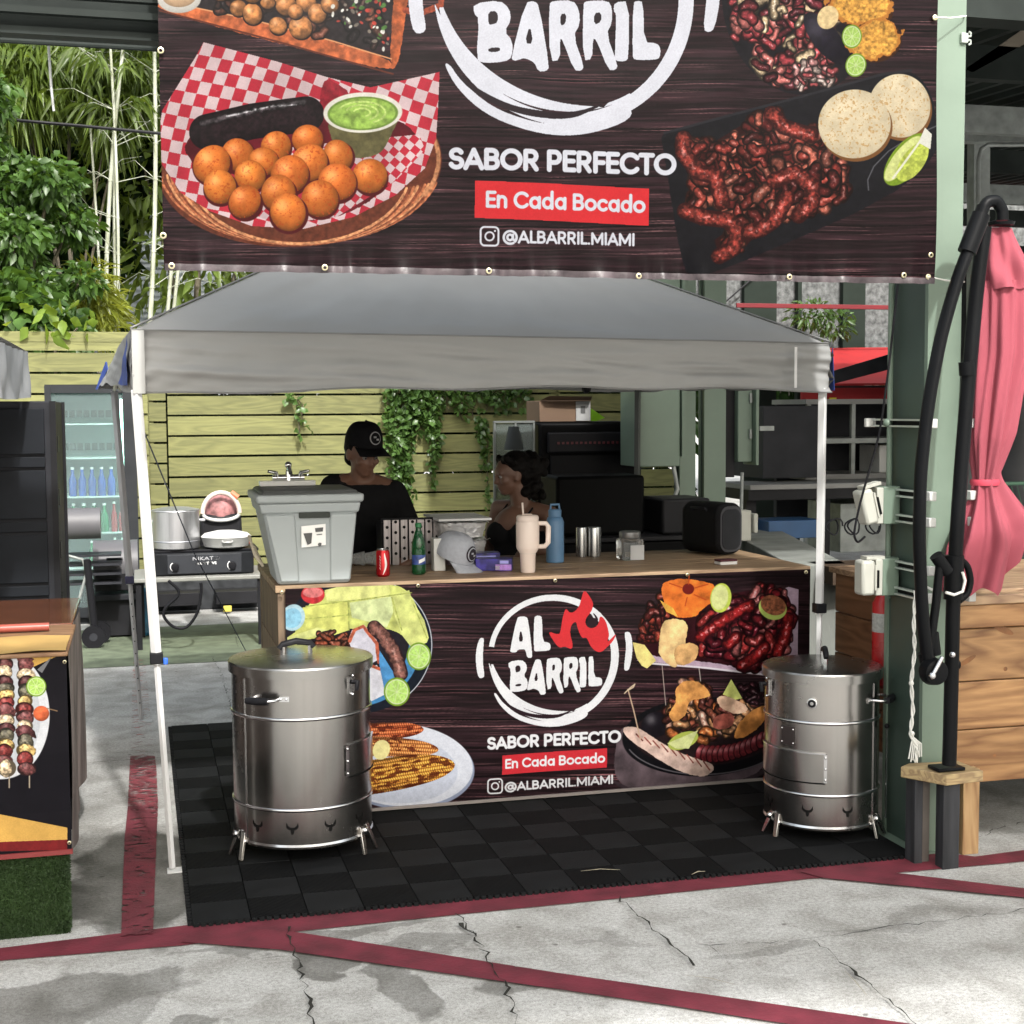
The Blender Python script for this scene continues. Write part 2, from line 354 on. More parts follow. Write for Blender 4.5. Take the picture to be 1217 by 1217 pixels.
    meat(A, [(868, -80), (980, -80), (1000, 20), (985, 90), (950, 112), (910, 92), (872, 45)], 230, [RGB(176, 66, 72), RGB(214, 118, 112), RGB(98, 34, 42), RGB(230, 200, 160), RGB(140, 50, 56)], (5, 11), (8, 20), 11, .4)
    meat(A, [(945, 75), (990, 60), (1000, 95), (950, 115)], 40, [RGB(216, 150, 148), RGB(160, 70, 74), RGB(226, 196, 186)], (4, 8), (6, 12), 13, .4)
    A.ell(983, 45, 15, 38, -38, RGB(22, 18, 30), noise=.4, dome=.4, hl=.15)
    for x, y, rx, ry, a in [(1022, 8, 38, 22, 10), (1040, 46, 30, 25, -10), (1010, -28, 34, 24, 12)]:
        A.ell(x+1, y+3, rx, ry, a, RGB(60, 30, 12)); A.ell(x, y, rx, ry, a, RGB(222, 160, 70), noise=.55, ns=.3, seed=int(x), edge=.18, rim=RGB(196, 124, 50))
    A.ell(985, 20, 12, 14, 20, RGB(232, 204, 150), noise=.2)
    lime(A, 1013, 43, 11.5, 14, 0, 1); lime(A, 1018, 77, 12, 14, 10, 2)
    # black tray with fried meat, corn cakes and lime
    A.poly([(785, 160), (800, 155), (1060, 84), (1090, 86), (1112, 120), (1112, 212), (850, 326), (826, 326), (812, 318), (788, 176)], RGB(18, 17, 22), noise=.25)
    A.stroke([(790, 158), (1050, 88), (1082, 84)], 3, RGB(36, 35, 40)); A.stroke([(1112, 150), (1080, 164), (1055, 180), (1038, 198), (1031, 214), (1032, 226)], 1.6, RGB(80, 80, 86))
    R_ = [RGB(120, 42, 36), RGB(150, 58, 48), RGB(86, 28, 26), RGB(168, 88, 72)]
    M_ = [(812, 160), (850, 168), (905, 134), (925, 130), (945, 150), (975, 150), (1010, 205), (1008, 235), (970, 255), (915, 262), (880, 300), (856, 306), (850, 285), (868, 272), (850, 240), (818, 248), (822, 200), (804, 176)]
    A.poly(M_, RGB(40, 12, 12)); meat(A, M_, 420, R_, (6, 12), (10, 24), 21, .28)
    for p in ([(812, 165), (812, 182), (830, 205), (850, 210), (858, 240)], [(815, 250), (835, 258), (866, 262), (878, 276), (872, 295), (856, 304)], [(920, 215), (945, 205), (966, 220), (966, 240), (950, 256)], [(936, 235), (920, 262), (905, 272), (890, 276)], [(918, 135), (932, 150), (965, 160)]):
        A.stroke(p, 19, RGB(50, 14, 14)); A.stroke(p, 15, RGB(142, 52, 44), noise=.85, tube=.6, hl=.3, seed=len(p))
    for x, y, rx, ry in [(1069, 126, 36, 38), (1016, 147, 42, 41)]:
        A.ell(x+2, y+4, rx, ry, -10, RGB(122, 78, 40)); A.ell(x, y, rx, ry, -10, RGB(230, 214, 180), noise=.12, ns=.08, seed=int(x), dome=.12, spots=RGB(196, 150, 90))
    A.ell(1076, 190, 18, 37, 38, RGB(120, 150, 34), noise=.15); A.ell(1072, 189, 11, 33, 38, RGB(214, 222, 140), noise=.2); A.ell(1083, 193, 13, 27, 36, RGB(190, 204, 84), noise=.3, ns=.3)
    A.stroke([(1060, 212), (1098, 160)], 2.5, RGB(238, 238, 214)); A.poly([(1090, 170), (1098, 152), (1106, 160), (1104, 178)], RGB(232, 232, 220))
    # logo and words
    def m(a, b):
        x = 560+a/5.532; y = 680+b/5.532
        return (673+2.0*(x-659.5), 162+1.97*(y-864)+.09*(x-659.5))
    logo(A, m, D, W, RGB(222, 52, 56))
    text(A, 'SABOR PERFECTO', 533, 201, 804, 208, 25, W, w=.235)
    A.poly([(564, 215), (772, 224), (772, 268), (564, 259)], RGB(224, 46, 52))
    text(A, 'En Cada Bocado', 576, 247, 768, 253, 20, W, w=.2)
    insta(A, 571, 270, 592, 292, W, 2.3, .03)
    text(A, '@ALBARRIL.MIAMI', 597, 289, 756, 292, 15, W, w=.2)

def paint_counter(A):
    A.planks(34, 9)
    W = RGB(244, 245, 250); D = RGB(42, 28, 34)
    z1 = lambda x, y: (300+x/3.38, 660+y/3.38)      # photo-study coordinates of the left half
    z2 = lambda x, y: (600+x/3.2026, 660+y/3.2026)  # and of the right half
    # plate with pineapple, sausage and limes
    A.ell(424, 766, 90, 82, 0, RGB(18, 24, 36), noise=.2); A.stroke(arc(424, 766, 89, 82, -60, 60, 24), 1.2, RGB(206, 210, 220))
    A.ell(420, 768, 79, 72, 0, RGB(70, 140, 196), noise=.15)
    A.ell(412, 762, 74, 66, 0, RGB(30, 26, 34), noise=.3)
    A.poly([z1(*p) for p in [(150, 350), (210, 215), (290, 130), (550, 110), (640, 145), (705, 330), (650, 360), (560, 290), (400, 290), (300, 320)]], RGB(206, 214, 120), noise=.3, ns=.1)
    for k, pts in enumerate([[(290, 140), (350, 125), (545, 110), (555, 150), (540, 170), (400, 180), (300, 185)], [(200, 210), (380, 185), (385, 240), (390, 300), (330, 320), (150, 350), (140, 330), (215, 280)], [(390, 190), (560, 165), (565, 230), (540, 290), (480, 270), (400, 250)], [(555, 160), (630, 140), (640, 175), (690, 260), (708, 330), (700, 350), (640, 372), (600, 320), (570, 240)], [(140, 330), (260, 290), (340, 310), (230, 330), (160, 370), (138, 375)]]):
        A.poly([z1(*p) for p in pts], [RGB(232, 236, 148), RGB(226, 230, 126), RGB(222, 234, 170), RGB(224, 232, 140), RGB(230, 236, 150)][k], noise=.22, ns=.12, seed=k)
    for p in ([(215, 205), (380, 185), (640, 150)], [(150, 262), (380, 240)], [(385, 190), (388, 300)], [(560, 170), (600, 300)], [(640, 180), (700, 330)]):
        A.stroke([z1(*q) for q in p], 1.3, RGB(176, 186, 96), noise=.4)
    A.ell(*z1(163, 250), 14, 16, 20, RGB(190, 226, 240), noise=.1); A.ell(*z1(160, 252), 11, 12, 20, RGB(150, 208, 236), noise=.15)
    A.ell(*z1(243, 158), 14, 11, 0, RGB(196, 50, 56), noise=.3); A.ell(*z1(243, 150), 12, 6, 0, RGB(232, 130, 130), noise=.3)
    meat(A, [z1(220, 320), z1(330, 300), z1(420, 330), z1(400, 370), z1(240, 350)], 26, [RGB(140, 70, 50), RGB(176, 96, 74)], (4, 7), (8, 14), 2)
    A.poly([z1(*p) for p in [(400, 300), (450, 280), (500, 340), (505, 420), (470, 440), (400, 380), (385, 340)]], RGB(224, 222, 236), noise=.15, ns=.1); A.stroke([z1(*p) for p in [(390, 345), (410, 300), (445, 285), (500, 355), (508, 430)]], 4, RGB(190, 96, 70), noise=.4)
    A.poly([z1(*p) for p in [(460, 460), (500, 440), (535, 500), (530, 560), (470, 590)]], RGB(230, 230, 240), noise=.12); A.stroke([z1(*p) for p in [(480, 445), (520, 460), (538, 520)]], 3.6, RGB(196, 96, 64), noise=.4)
    A.poly([z1(*p) for p in [(510, 380), (560, 460), (580, 480), (530, 540), (510, 440)]], RGB(80, 150, 210), noise=.2)
    s_ = [z1(*p) for p in [(490, 290), (530, 330), (570, 390), (590, 450), (596, 475)]]
    A.stroke(s_, 17, RGB(40, 20, 26)); A.stroke(s_, 14.5, RGB(146, 96, 86), noise=.6, tube=.45, hl=.2)
    lime(A, *z1(668, 405), 14.5, 16.5, 0, 3, flesh=RGB(190, 232, 120)); lime(A, *z1(580, 548), 15.5, 17, 0, 4, flesh=RGB(190, 232, 120))
    # plate of roasted corn
    A.ell(478, 912, 86, 50, 4, RGB(150, 160, 186)); A.ell(476, 909, 86, 49, 4, RGB(226, 230, 242), noise=.05); A.ell(470, 914, 74, 40, 4, RGB(206, 212, 228), noise=.05)
    for cx, cy, L, w, c, a in [(470, 868, 34, 19, RGB(226, 110, 60), -3), (474, 888, 48, 22, RGB(232, 140, 70), 3), (482, 917, 60, 38, RGB(240, 160, 62), -9)]:
        t = math.radians(a); p = [(cx-L*math.cos(t)*1.2, cy-L*math.sin(t)*1.2), (cx+L*math.cos(t)*.8, cy+L*math.sin(t)*.8)]
        rnd = random.Random(int(cx))
        def ksh(X, Y, cc, cx=cx, cy=cy, t=t, c=c, w=w):
            u = (X-cx)*math.cos(t)+(Y-cy)*math.sin(t); v = -(X-cx)*math.sin(t)+(Y-cy)*math.cos(t)
            uu = u+.8*np.sin(v*.6); k = np.abs(np.sin(uu*1.15))*np.abs(np.sin(v*.72+.4))
            base = c*(.55+.65*np.clip(k*1.6, 0, 1))[..., None]; base = base*(1-.45*np.clip(np.abs(v)/(w*.5), 0, 1)**3)[..., None]
            ch = fbm(u*.12+cx, v*.30, int(cx), 4)+.25*(fbm(u*.9, v*.9, 7, 2)-.5)
            m = np.clip((ch-.50)*9, 0, 1)[..., None]; hl = np.clip((k-.72)*4, 0, 1)[..., None]*.22
            return base*(1-m*.72)+RGB(90, 18, 8)*m*.5+hl*(1-m)
        op = [(cx-L*1.2*math.cos(t), cy-L*1.2*math.sin(t))]
        prof = [(-1.2, -.5), (-.4, -.52), (.3, -.47), (.7, -.33), (.95, -.12), (1.0, .05), (.9, .22), (.6, .4), (0, .5), (-.6, .52), (-1.2, .5)]
        A.poly([(cx+a_*L*math.cos(t)-b_*w*1.04*math.sin(t), cy+a_*L*math.sin(t)+b_*w*1.04*math.cos(t)) for a_, b_ in prof], c, shade=ksh, sm=2)
        for i in range(0):
            u = rnd.uniform(-1.2, .95); v = rnd.choice([-.36, -.18, 0, .18, .36])*w
            x = cx+u*L*math.cos(t)-v*math.sin(t); y = cy+u*L*math.sin(t)+v*math.cos(t)
            A.ell(x, y, rnd.uniform(1.2, 2.6), rnd.uniform(.8, 1.5), a, RGB(96, 24, 14) if rnd.random() < .6 else RGB(250, 214, 110))
    A.ell(*z1(517, 780), 10, 12, 20, RGB(244, 232, 160), noise=.1)
    # tray of ribs, grilled pineapple and limes
    A.poly([z2(*p) for p in [(500, 400), (1000, 450), (1115, 430), (1118, 130), (1080, 120), (700, 250)]], RGB(196, 170, 190), noise=.12)
    A.stroke([z2(*p) for p in [(545, 410), (760, 428), (1000, 455)]], 2.4, RGB(236, 226, 236))
    A.poly([z2(*p) for p in [(500, 380), (520, 260), (580, 180), (640, 200), (960, 120), (1100, 150), (1085, 400), (980, 440), (740, 400)]], RGB(46, 14, 20), noise=.4)
    meat(A, [z2(*p) for p in [(500, 310), (560, 170), (610, 140), (640, 180), (600, 280), (570, 340)]], 46, [RGB(110, 34, 30), RGB(160, 60, 46), RGB(80, 24, 24)], (5, 9), (9, 20), 41, .35)
    meat(A, [z2(*p) for p in [(720, 330), (740, 250), (870, 150), (940, 150), (960, 110), (1040, 100), (1110, 200), (1080, 400), (1000, 400), (940, 450), (880, 420), (840, 380), (760, 390)]], 230, [RGB(120, 26, 34), RGB(168, 50, 50), RGB(80, 18, 28), RGB(190, 104, 104), RGB(100, 24, 30)], (5, 11), (10, 26), 42, .4)
    for p in ([(745, 310), (840, 240), (930, 190)], [(1040, 370), (1070, 300), (1080, 240)], [(900, 420), (950, 390), (990, 350)], [(850, 340), (880, 310)]):
        q = [z2(*k) for k in p]; A.stroke(q, 15, RGB(50, 10, 16)); A.stroke(q, 12, RGB(158, 34, 36), noise=.6, tube=.6, hl=.5, seed=len(p))
    A.poly([z2(*p) for p in [(600, 250), (640, 240), (700, 250), (690, 330), (660, 420), (640, 430), (580, 380), (590, 300)]], RGB(238, 200, 140), noise=.3, ns=.1); A.poly([z2(*p) for p in [(640, 340), (740, 330), (735, 400), (650, 430)]], RGB(226, 176, 116), noise=.35, ns=.12)
    A.poly([z2(*p) for p in [(590, 110), (640, 90), (700, 90), (760, 100), (800, 110), (800, 170), (745, 210), (730, 235), (650, 240), (610, 200)]], RGB(240, 122, 46), noise=.35, ns=.12, seed=7)
    A.poly([z2(*p) for p in [(590, 170), (640, 200), (660, 235), (615, 215)]], RGB(250, 190, 80), noise=.2)
    A.ell(*z2(698, 128), 7, 6.5, 0, RGB(120, 30, 24)); 
    for k in range(5):
        a = math.radians(-150+k*62); c = z2(698, 135); A.stroke([(c[0]+9*math.cos(a), c[1]+8*math.sin(a)), (c[0]+26*math.cos(a), c[1]+18*math.sin(a))], 1.4, RGB(196, 76, 30))
    A.poly([z2(*p) for p in [(485, 330), (530, 340), (575, 400), (540, 430), (520, 420), (500, 390)]], RGB(244, 226, 140), noise=.2)
    A.ell(*z2(822, 162), 12.5, 17.5, 8, RGB(206, 224, 90), noise=.12); A.ell(*z2(818, 160), 10, 15, 8, RGB(232, 238, 160), noise=.1)
    A.ell(*z2(1020, 200), 17, 14, 20, RGB(196, 220, 110)); A.ell(*z2(1022, 190), 15.5, 11.5, 20, RGB(150, 90, 62), noise=.5, ns=.4)
    # wooden board with skillet, chicken, sausages
    A.poly([z2(*p) for p in [(440, 650), (640, 560), (1010, 560), (1010, 800), (900, 860), (760, 880), (500, 900), (412, 850), (420, 720)]], RGB(92, 78, 84), noise=.35, ns=.08)
    A.poly([z2(*p) for p in [(412, 850), (500, 900), (760, 880), (900, 860), (1010, 800), (1010, 825), (860, 890), (700, 900), (480, 908), (415, 870)]], RGB(60, 48, 54), noise=.3)
    A.ell(*z2(760, 690), 98, 47, -2, RGB(14, 13, 17), noise=.2); A.stroke(arc(*z2(760, 690), 95, 45, 20, 160, 30), 1.5, RGB(96, 92, 98))
    A.ell(*z2(760, 680), 86, 38, -2, RGB(34, 22, 24), noise=.4)
    A.stroke([z2(*p) for p in [(598, 420), (612, 570)]], .9, RGB(196, 180, 170)); A.stroke([z2(*p) for p in [(740, 430), (748, 500)]], .9, RGB(210, 200, 190))
    A.ell(*z2(572, 645), 17, 15, -30, RGB(20, 16, 22), noise=.3, hl=.3)
    meat(A, [z2(*p) for p in [(600, 640), (650, 480), (720, 475), (790, 520), (960, 560), (940, 640), (760, 720), (640, 690)]], 110, [RGB(214, 120, 64), RGB(150, 80, 60), RGB(226, 160, 110), RGB(110, 54, 46), RGB(200, 150, 130)], (5, 10), (8, 18), 51, .3)
    A.poly([z2(*p) for p in [(645, 510), (680, 475), (740, 480), (790, 530), (760, 545), (700, 550), (690, 610), (640, 640), (620, 600), (655, 560)]], RGB(236, 164, 90), noise=.35, ns=.15)
    A.poly([z2(*p) for p in [(795, 610), (860, 600), (880, 620), (860, 660), (790, 665)]], RGB(160, 84, 72), noise=.4, ns=.2)
    meat(A, [z2(*p) for p in [(890, 500), (940, 480), (980, 530), (960, 570), (920, 550)]], 16, [RGB(70, 34, 42)], (5, 8), (6, 12), 53, .4)
    A.poly([z2(*p) for p in [(830, 530), (862, 472), (905, 545), (880, 550)]], RGB(226, 232, 130), noise=.15)
    A.poly([z2(*p) for p in [(800, 545), (840, 530), (940, 580), (900, 610), (830, 590)]], RGB(232, 190, 160), noise=.3, ns=.14)
    A.poly([z2(*p) for p in [(870, 690), (900, 620), (1003, 555), (1003, 620), (930, 690), (885, 700)]], RGB(214, 140, 70), noise=.35, ns=.12)
    for k in range(13):
        u = k/12; x, y = 745+u*255, 760-62*u*u-10*math.sin(u*3.1)*-1
        A.ell(*z2(x, y-6), 6.6, 11, 14, RGB(30, 8, 14)); A.ell(*z2(x, y-8), 5.6, 10, 14, RGB(112, 36, 42), noise=.5, ns=.3, seed=k, hl=.35)
    A.poly([z2(*p) for p in [(440, 655), (500, 650), (560, 690), (640, 740), (720, 770), (810, 800), (770, 845), (700, 835), (620, 800), (520, 735), (470, 700)]], RGB(232, 200, 186), noise=.3, ns=.12, seed=3)
    for k in range(9): x = 500+k*32; A.stroke([z2(x, 680+k*13), z2(x+24, 705+k*14)], 1.6, RGB(140, 70, 60), noise=.5)
    A.ell(*z2(678, 705), 19, 9.5, -22, RGB(186, 200, 90)); A.poly([z2(*p) for p in [(618, 715), (735, 665), (700, 735), (650, 735)]], RGB(226, 232, 160), noise=.12)
    A.stroke([z2(468, 510), z2(490, 590), z2(516, 700)], 1.6, RGB(206, 176, 150)); A.stroke([z2(455, 525), z2(475, 505), z2(494, 490), z2(488, 502), z2(470, 512)], 1.5, RGB(222, 200, 170))
    # logo and words
    logo(A, lambda a, b: (560+a/5.532, 680+b/5.532), D, W, RGB(226, 52, 58))
    text(A, 'SABOR PERFECTO', 579, 891, 738, 882, 14.5, W, w=.235)
    A.poly([(597, 898), (721, 889), (721, 912), (597, 921)], RGB(214, 48, 58))
    text(A, 'En Cada Bocado', 600, 914, 719, 906, 11.5, W, w=.2)
    insta(A, 580, 926, 597, 943, W, 1.8, -.05)
    text(A, '@ALBARRIL.MIAMI', 600, 941, 729, 931, 10.5, W, w=.21)

def paint_skewers(A):
    X, Y = A.X, A.Y
    A.img[:] = RGB(22, 20, 26)*(.9+.2*fbm(X*.05, Y*.05, 1))[..., None]
    gold = RGB(214, 168, 88)
    A.poly([(-90, 700), (80, 760), (79, 775), (30, 797), (-90, 775)], gold, noise=.2, ns=.03)
    A.poly([(-90, 962), (0, 968), (80, 984), (80, 1002), (-90, 1010)], gold, noise=.15, ns=.03)
    A.poly([(-90, 1004), (80, 998), (80, 1010), (-90, 1014)], RGB(120, 34, 36), noise=.15)
    A.poly([(44, 796), (62, 780), (50, 800)], RGB(120, 120, 124))
    A.ell(2, 850, 57, 76, 0, RGB(220, 222, 228), noise=.04); A.ell(0, 852, 48, 66, 0, RGB(198, 202, 210), noise=.05)
    rnd = random.Random(7)
    for sx in (7, 31, -18, -42):
        A.stroke([(sx+4, 785), (sx+4, 936)], 1.6, RGB(176, 160, 140))
        y = 790; i = 0
        while y < 918:
            c = [RGB(120, 70, 70), RGB(232, 206, 170), RGB(90, 50, 52), RGB(110, 104, 88), RGB(222, 186, 118), RGB(140, 60, 58)][i % 6]
            h = rnd.uniform(7, 11); A.ell(sx+rnd.uniform(-2, 2), y, rnd.uniform(8, 11.5), h, rnd.uniform(-20, 20), c*.4)
            A.ell(sx+rnd.uniform(-2, 2), y, rnd.uniform(8, 11), h*.85, rnd.uniform(-20, 20), c, noise=.7, ns=.4, seed=i+sx, dome=.5, hl=.2, edge=.25)
            y += h*1.15; i += 1
    lime(A, 43, 816, 12, 12, 0, 5); A.ell(49, 848, 9.5, 9, 0, RGB(226, 110, 70), noise=.25, dome=.4); A.stroke([(56, 842), (68, 845)], 1.2, RGB(150, 120, 90))
# ------------------------------------------------------------------ materials
MATS = {}
def mat(name, col, rough=.55, metal=0., noise=.12, scale=6., bump=0., bscale=60., stretch=(1, 1, 1), col2=None, detail=5, emit=0, alpha=1, trans=0, spec=None, aniso=0, coat=0, ior=None):
    if name in MATS: return MATS[name]
    m = bpy.data.materials.new(name); m.use_nodes = True; MATS[name] = m
    n = m.node_tree.nodes; l = m.node_tree.links; b = n['Principled BSDF']
    c1 = tuple(col)+(1,); b.inputs['Roughness'].default_value = rough; b.inputs['Metallic'].default_value = metal
    tc = n.new('ShaderNodeTexCoord'); mp = n.new('ShaderNodeMapping'); mp.inputs['Scale'].default_value = stretch
    l.new(tc.outputs['Object'], mp.inputs['Vector'])
    if noise or col2:
        t = n.new('ShaderNodeTexNoise'); t.inputs['Scale'].default_value = scale; t.inputs['Detail'].default_value = detail
        l.new(mp.outputs[0], t.inputs['Vector'])
        r = n.new('ShaderNodeValToRGB'); r.color_ramp.elements[0].position = .3; r.color_ramp.elements[1].position = .7
        r.color_ramp.elements[0].color = tuple(min(1, x*(1-noise)) for x in (col2 or col))+(1,)
        r.color_ramp.elements[1].color = tuple(min(1, x*(1+noise)) for x in col)+(1,)
        l.new(t.outputs['Fac'], r.inputs['Fac']); l.new(r.outputs['Color'], b.inputs['Base Color'])
        rr = n.new('ShaderNodeMapRange'); rr.inputs['To Min'].default_value = max(.02, rough-.1); rr.inputs['To Max'].default_value = min(1, rough+.1)
        l.new(t.outputs['Fac'], rr.inputs['Value']); l.new(rr.outputs[0], b.inputs['Roughness'])
    else: b.inputs['Base Color'].default_value = c1
    if bump:
        t2 = n.new('ShaderNodeTexNoise'); t2.inputs['Scale'].default_value = bscale; t2.inputs['Detail'].default_value = 4
        l.new(mp.outputs[0], t2.inputs['Vector'])
        bp = n.new('ShaderNodeBump'); bp.inputs['Strength'].default_value = bump; bp.inputs['Distance'].default_value = .01
        l.new(t2.outputs['Fac'], bp.inputs['Height']); l.new(bp.outputs[0], b.inputs['Normal'])
    if emit: b.inputs['Emission Color'].default_value = c1; b.inputs['Emission Strength'].default_value = emit
    if trans: b.inputs['Transmission Weight'].default_value = trans
    if alpha < 1: b.inputs['Alpha'].default_value = alpha
    if spec is None and max(col) < .06 and metal == 0: spec = .10
    if spec is not None: b.inputs['Specular IOR Level'].default_value = spec
    if ior: b.inputs['IOR'].default_value = ior
    if aniso: b.inputs['Anisotropic'].default_value = aniso
    if coat: b.inputs['Coat Weight'].default_value = coat
    return m

def wood(name, light, dark, scale=1.0, axis=0, rough=.6, ring=2.2, bump=.25):
    """sawn board: stretched rings along the axis, knots, fine fibre"""
    if name in MATS: return MATS[name]
    m = bpy.data.materials.new(name); m.use_nodes = True; MATS[name] = m
    n = m.node_tree.nodes; l = m.node_tree.links; b = n['Principled BSDF']
    tc = n.new('ShaderNodeTexCoord'); oi = n.new('ShaderNodeObjectInfo'); mp = n.new('ShaderNodeMapping')
    s = [7.0*scale]*3; s[axis] = .9*scale; mp.inputs['Scale'].default_value = s
    cm = n.new('ShaderNodeVectorMath'); cm.operation = 'SCALE'; cm.inputs['Scale'].default_value = 37.0
    cx = n.new('ShaderNodeCombineXYZ'); l.new(oi.outputs['Random'], cx.inputs[0]); l.new(oi.outputs['Random'], cx.inputs[1]); l.new(oi.outputs['Random'], cx.inputs[2])
    l.new(cx.outputs[0], cm.inputs[0]); l.new(cm.outputs[0], mp.inputs['Location']); l.new(tc.outputs['Object'], mp.inputs['Vector'])
    t = n.new('ShaderNodeTexNoise'); t.inputs['Scale'].default_value = ring; t.inputs['Detail'].default_value = 2; t.inputs['Distortion'].default_value = .6
    l.new(mp.outputs[0], t.inputs['Vector'])
    mu = n.new('ShaderNodeMath'); mu.operation = 'MULTIPLY'; mu.inputs[1].default_value = 14; l.new(t.outputs['Fac'], mu.inputs[0])
    fr = n.new('ShaderNodeMath'); fr.operation = 'PINGPONG'; fr.inputs[1].default_value = 1; l.new(mu.outputs[0], fr.inputs[0])
    f = n.new('ShaderNodeTexNoise'); f.inputs['Scale'].default_value = 14; f.inputs['Detail'].default_value = 6; l.new(mp.outputs[0], f.inputs['Vector'])
    mx = n.new('ShaderNodeMath'); mx.operation = 'MULTIPLY_ADD'; mx.inputs[1].default_value = .55; l.new(fr.outputs[0], mx.inputs[0])
    h = n.new('ShaderNodeMath'); h.operation = 'MULTIPLY'; h.inputs[1].default_value = .5; l.new(f.outputs['Fac'], h.inputs[0]); l.new(h.outputs[0], mx.inputs[2])
    r = n.new('ShaderNodeValToRGB'); r.color_ramp.elements[0].position = .15; r.color_ramp.elements[1].position = .8
    r.color_ramp.elements[0].color = tuple(light)+(1,); r.color_ramp.elements[1].color = tuple(dark)+(1,)
    l.new(mx.outputs[0], r.inputs['Fac'])
    hs = n.new('ShaderNodeHueSaturation'); mr = n.new('ShaderNodeMapRange'); mr.inputs['To Min'].default_value = .8; mr.inputs['To Max'].default_value = 1.2
    l.new(oi.outputs['Random'], mr.inputs['Value']); l.new(mr.outputs[0], hs.inputs['Value']); l.new(r.outputs['Color'], hs.inputs['Color']); l.new(hs.outputs[0], b.inputs['Base Color'])
    bp = n.new('ShaderNodeBump'); bp.inputs['Strength'].default_value = bump; bp.inputs['Distance'].default_value = .004; l.new(mx.outputs[0], bp.inputs['Height']); l.new(bp.outputs[0], b.inputs['Normal'])
    b.inputs['Roughness'].default_value = rough
    return m

def leafmat(name, c, c2, rough=.45, trans=.25):
    if name in MATS: return MATS[name]
    m = mat(name, c, rough, noise=.25, scale=3.5, col2=c2)
    n = m.node_tree.nodes; l = m.node_tree.links; b = n['Principled BSDF']; out = n['Material Output']
    t = n.new('ShaderNodeBsdfTranslucent'); t.inputs['Color'].default_value = (c[0]*2.2, c[1]*2.0, c[2]*.9, 1)
    x = n.new('ShaderNodeMixShader'); x.inputs[0].default_value = trans
    l.new(b.outputs[0], x.inputs[1]); l.new(t.outputs[0], x.inputs[2]); l.new(x.outputs[0], out.inputs['Surface'])
    return m

def printmat(name, image, rough=.45, bump=.12):
    m = bpy.data.materials.new(name); m.use_nodes = True
    n = m.node_tree.nodes; l = m.node_tree.links; b = n['Principled BSDF']
    uv = n.new('ShaderNodeTexCoord'); im = n.new('ShaderNodeTexImage'); im.image = image; im.extension = 'EXTEND'
    l.new(uv.outputs['UV'], im.inputs['Vector']); l.new(im.outputs['Color'], b.inputs['Base Color'])
    b.inputs['Roughness'].default_value = rough; b.inputs['Specular IOR Level'].default_value = .08
    t = n.new('ShaderNodeTexNoise'); t.inputs['Scale'].default_value = 4; t.inputs['Detail'].default_value = 3; l.new(uv.outputs['Object'], t.inputs['Vector'])
    bp = n.new('ShaderNodeBump'); bp.inputs['Strength'].default_value = bump; bp.inputs['Distance'].default_value = .05; l.new(t.outputs['Fac'], bp.inputs['Height']); l.new(bp.outputs[0], b.inputs['Normal'])
    return m

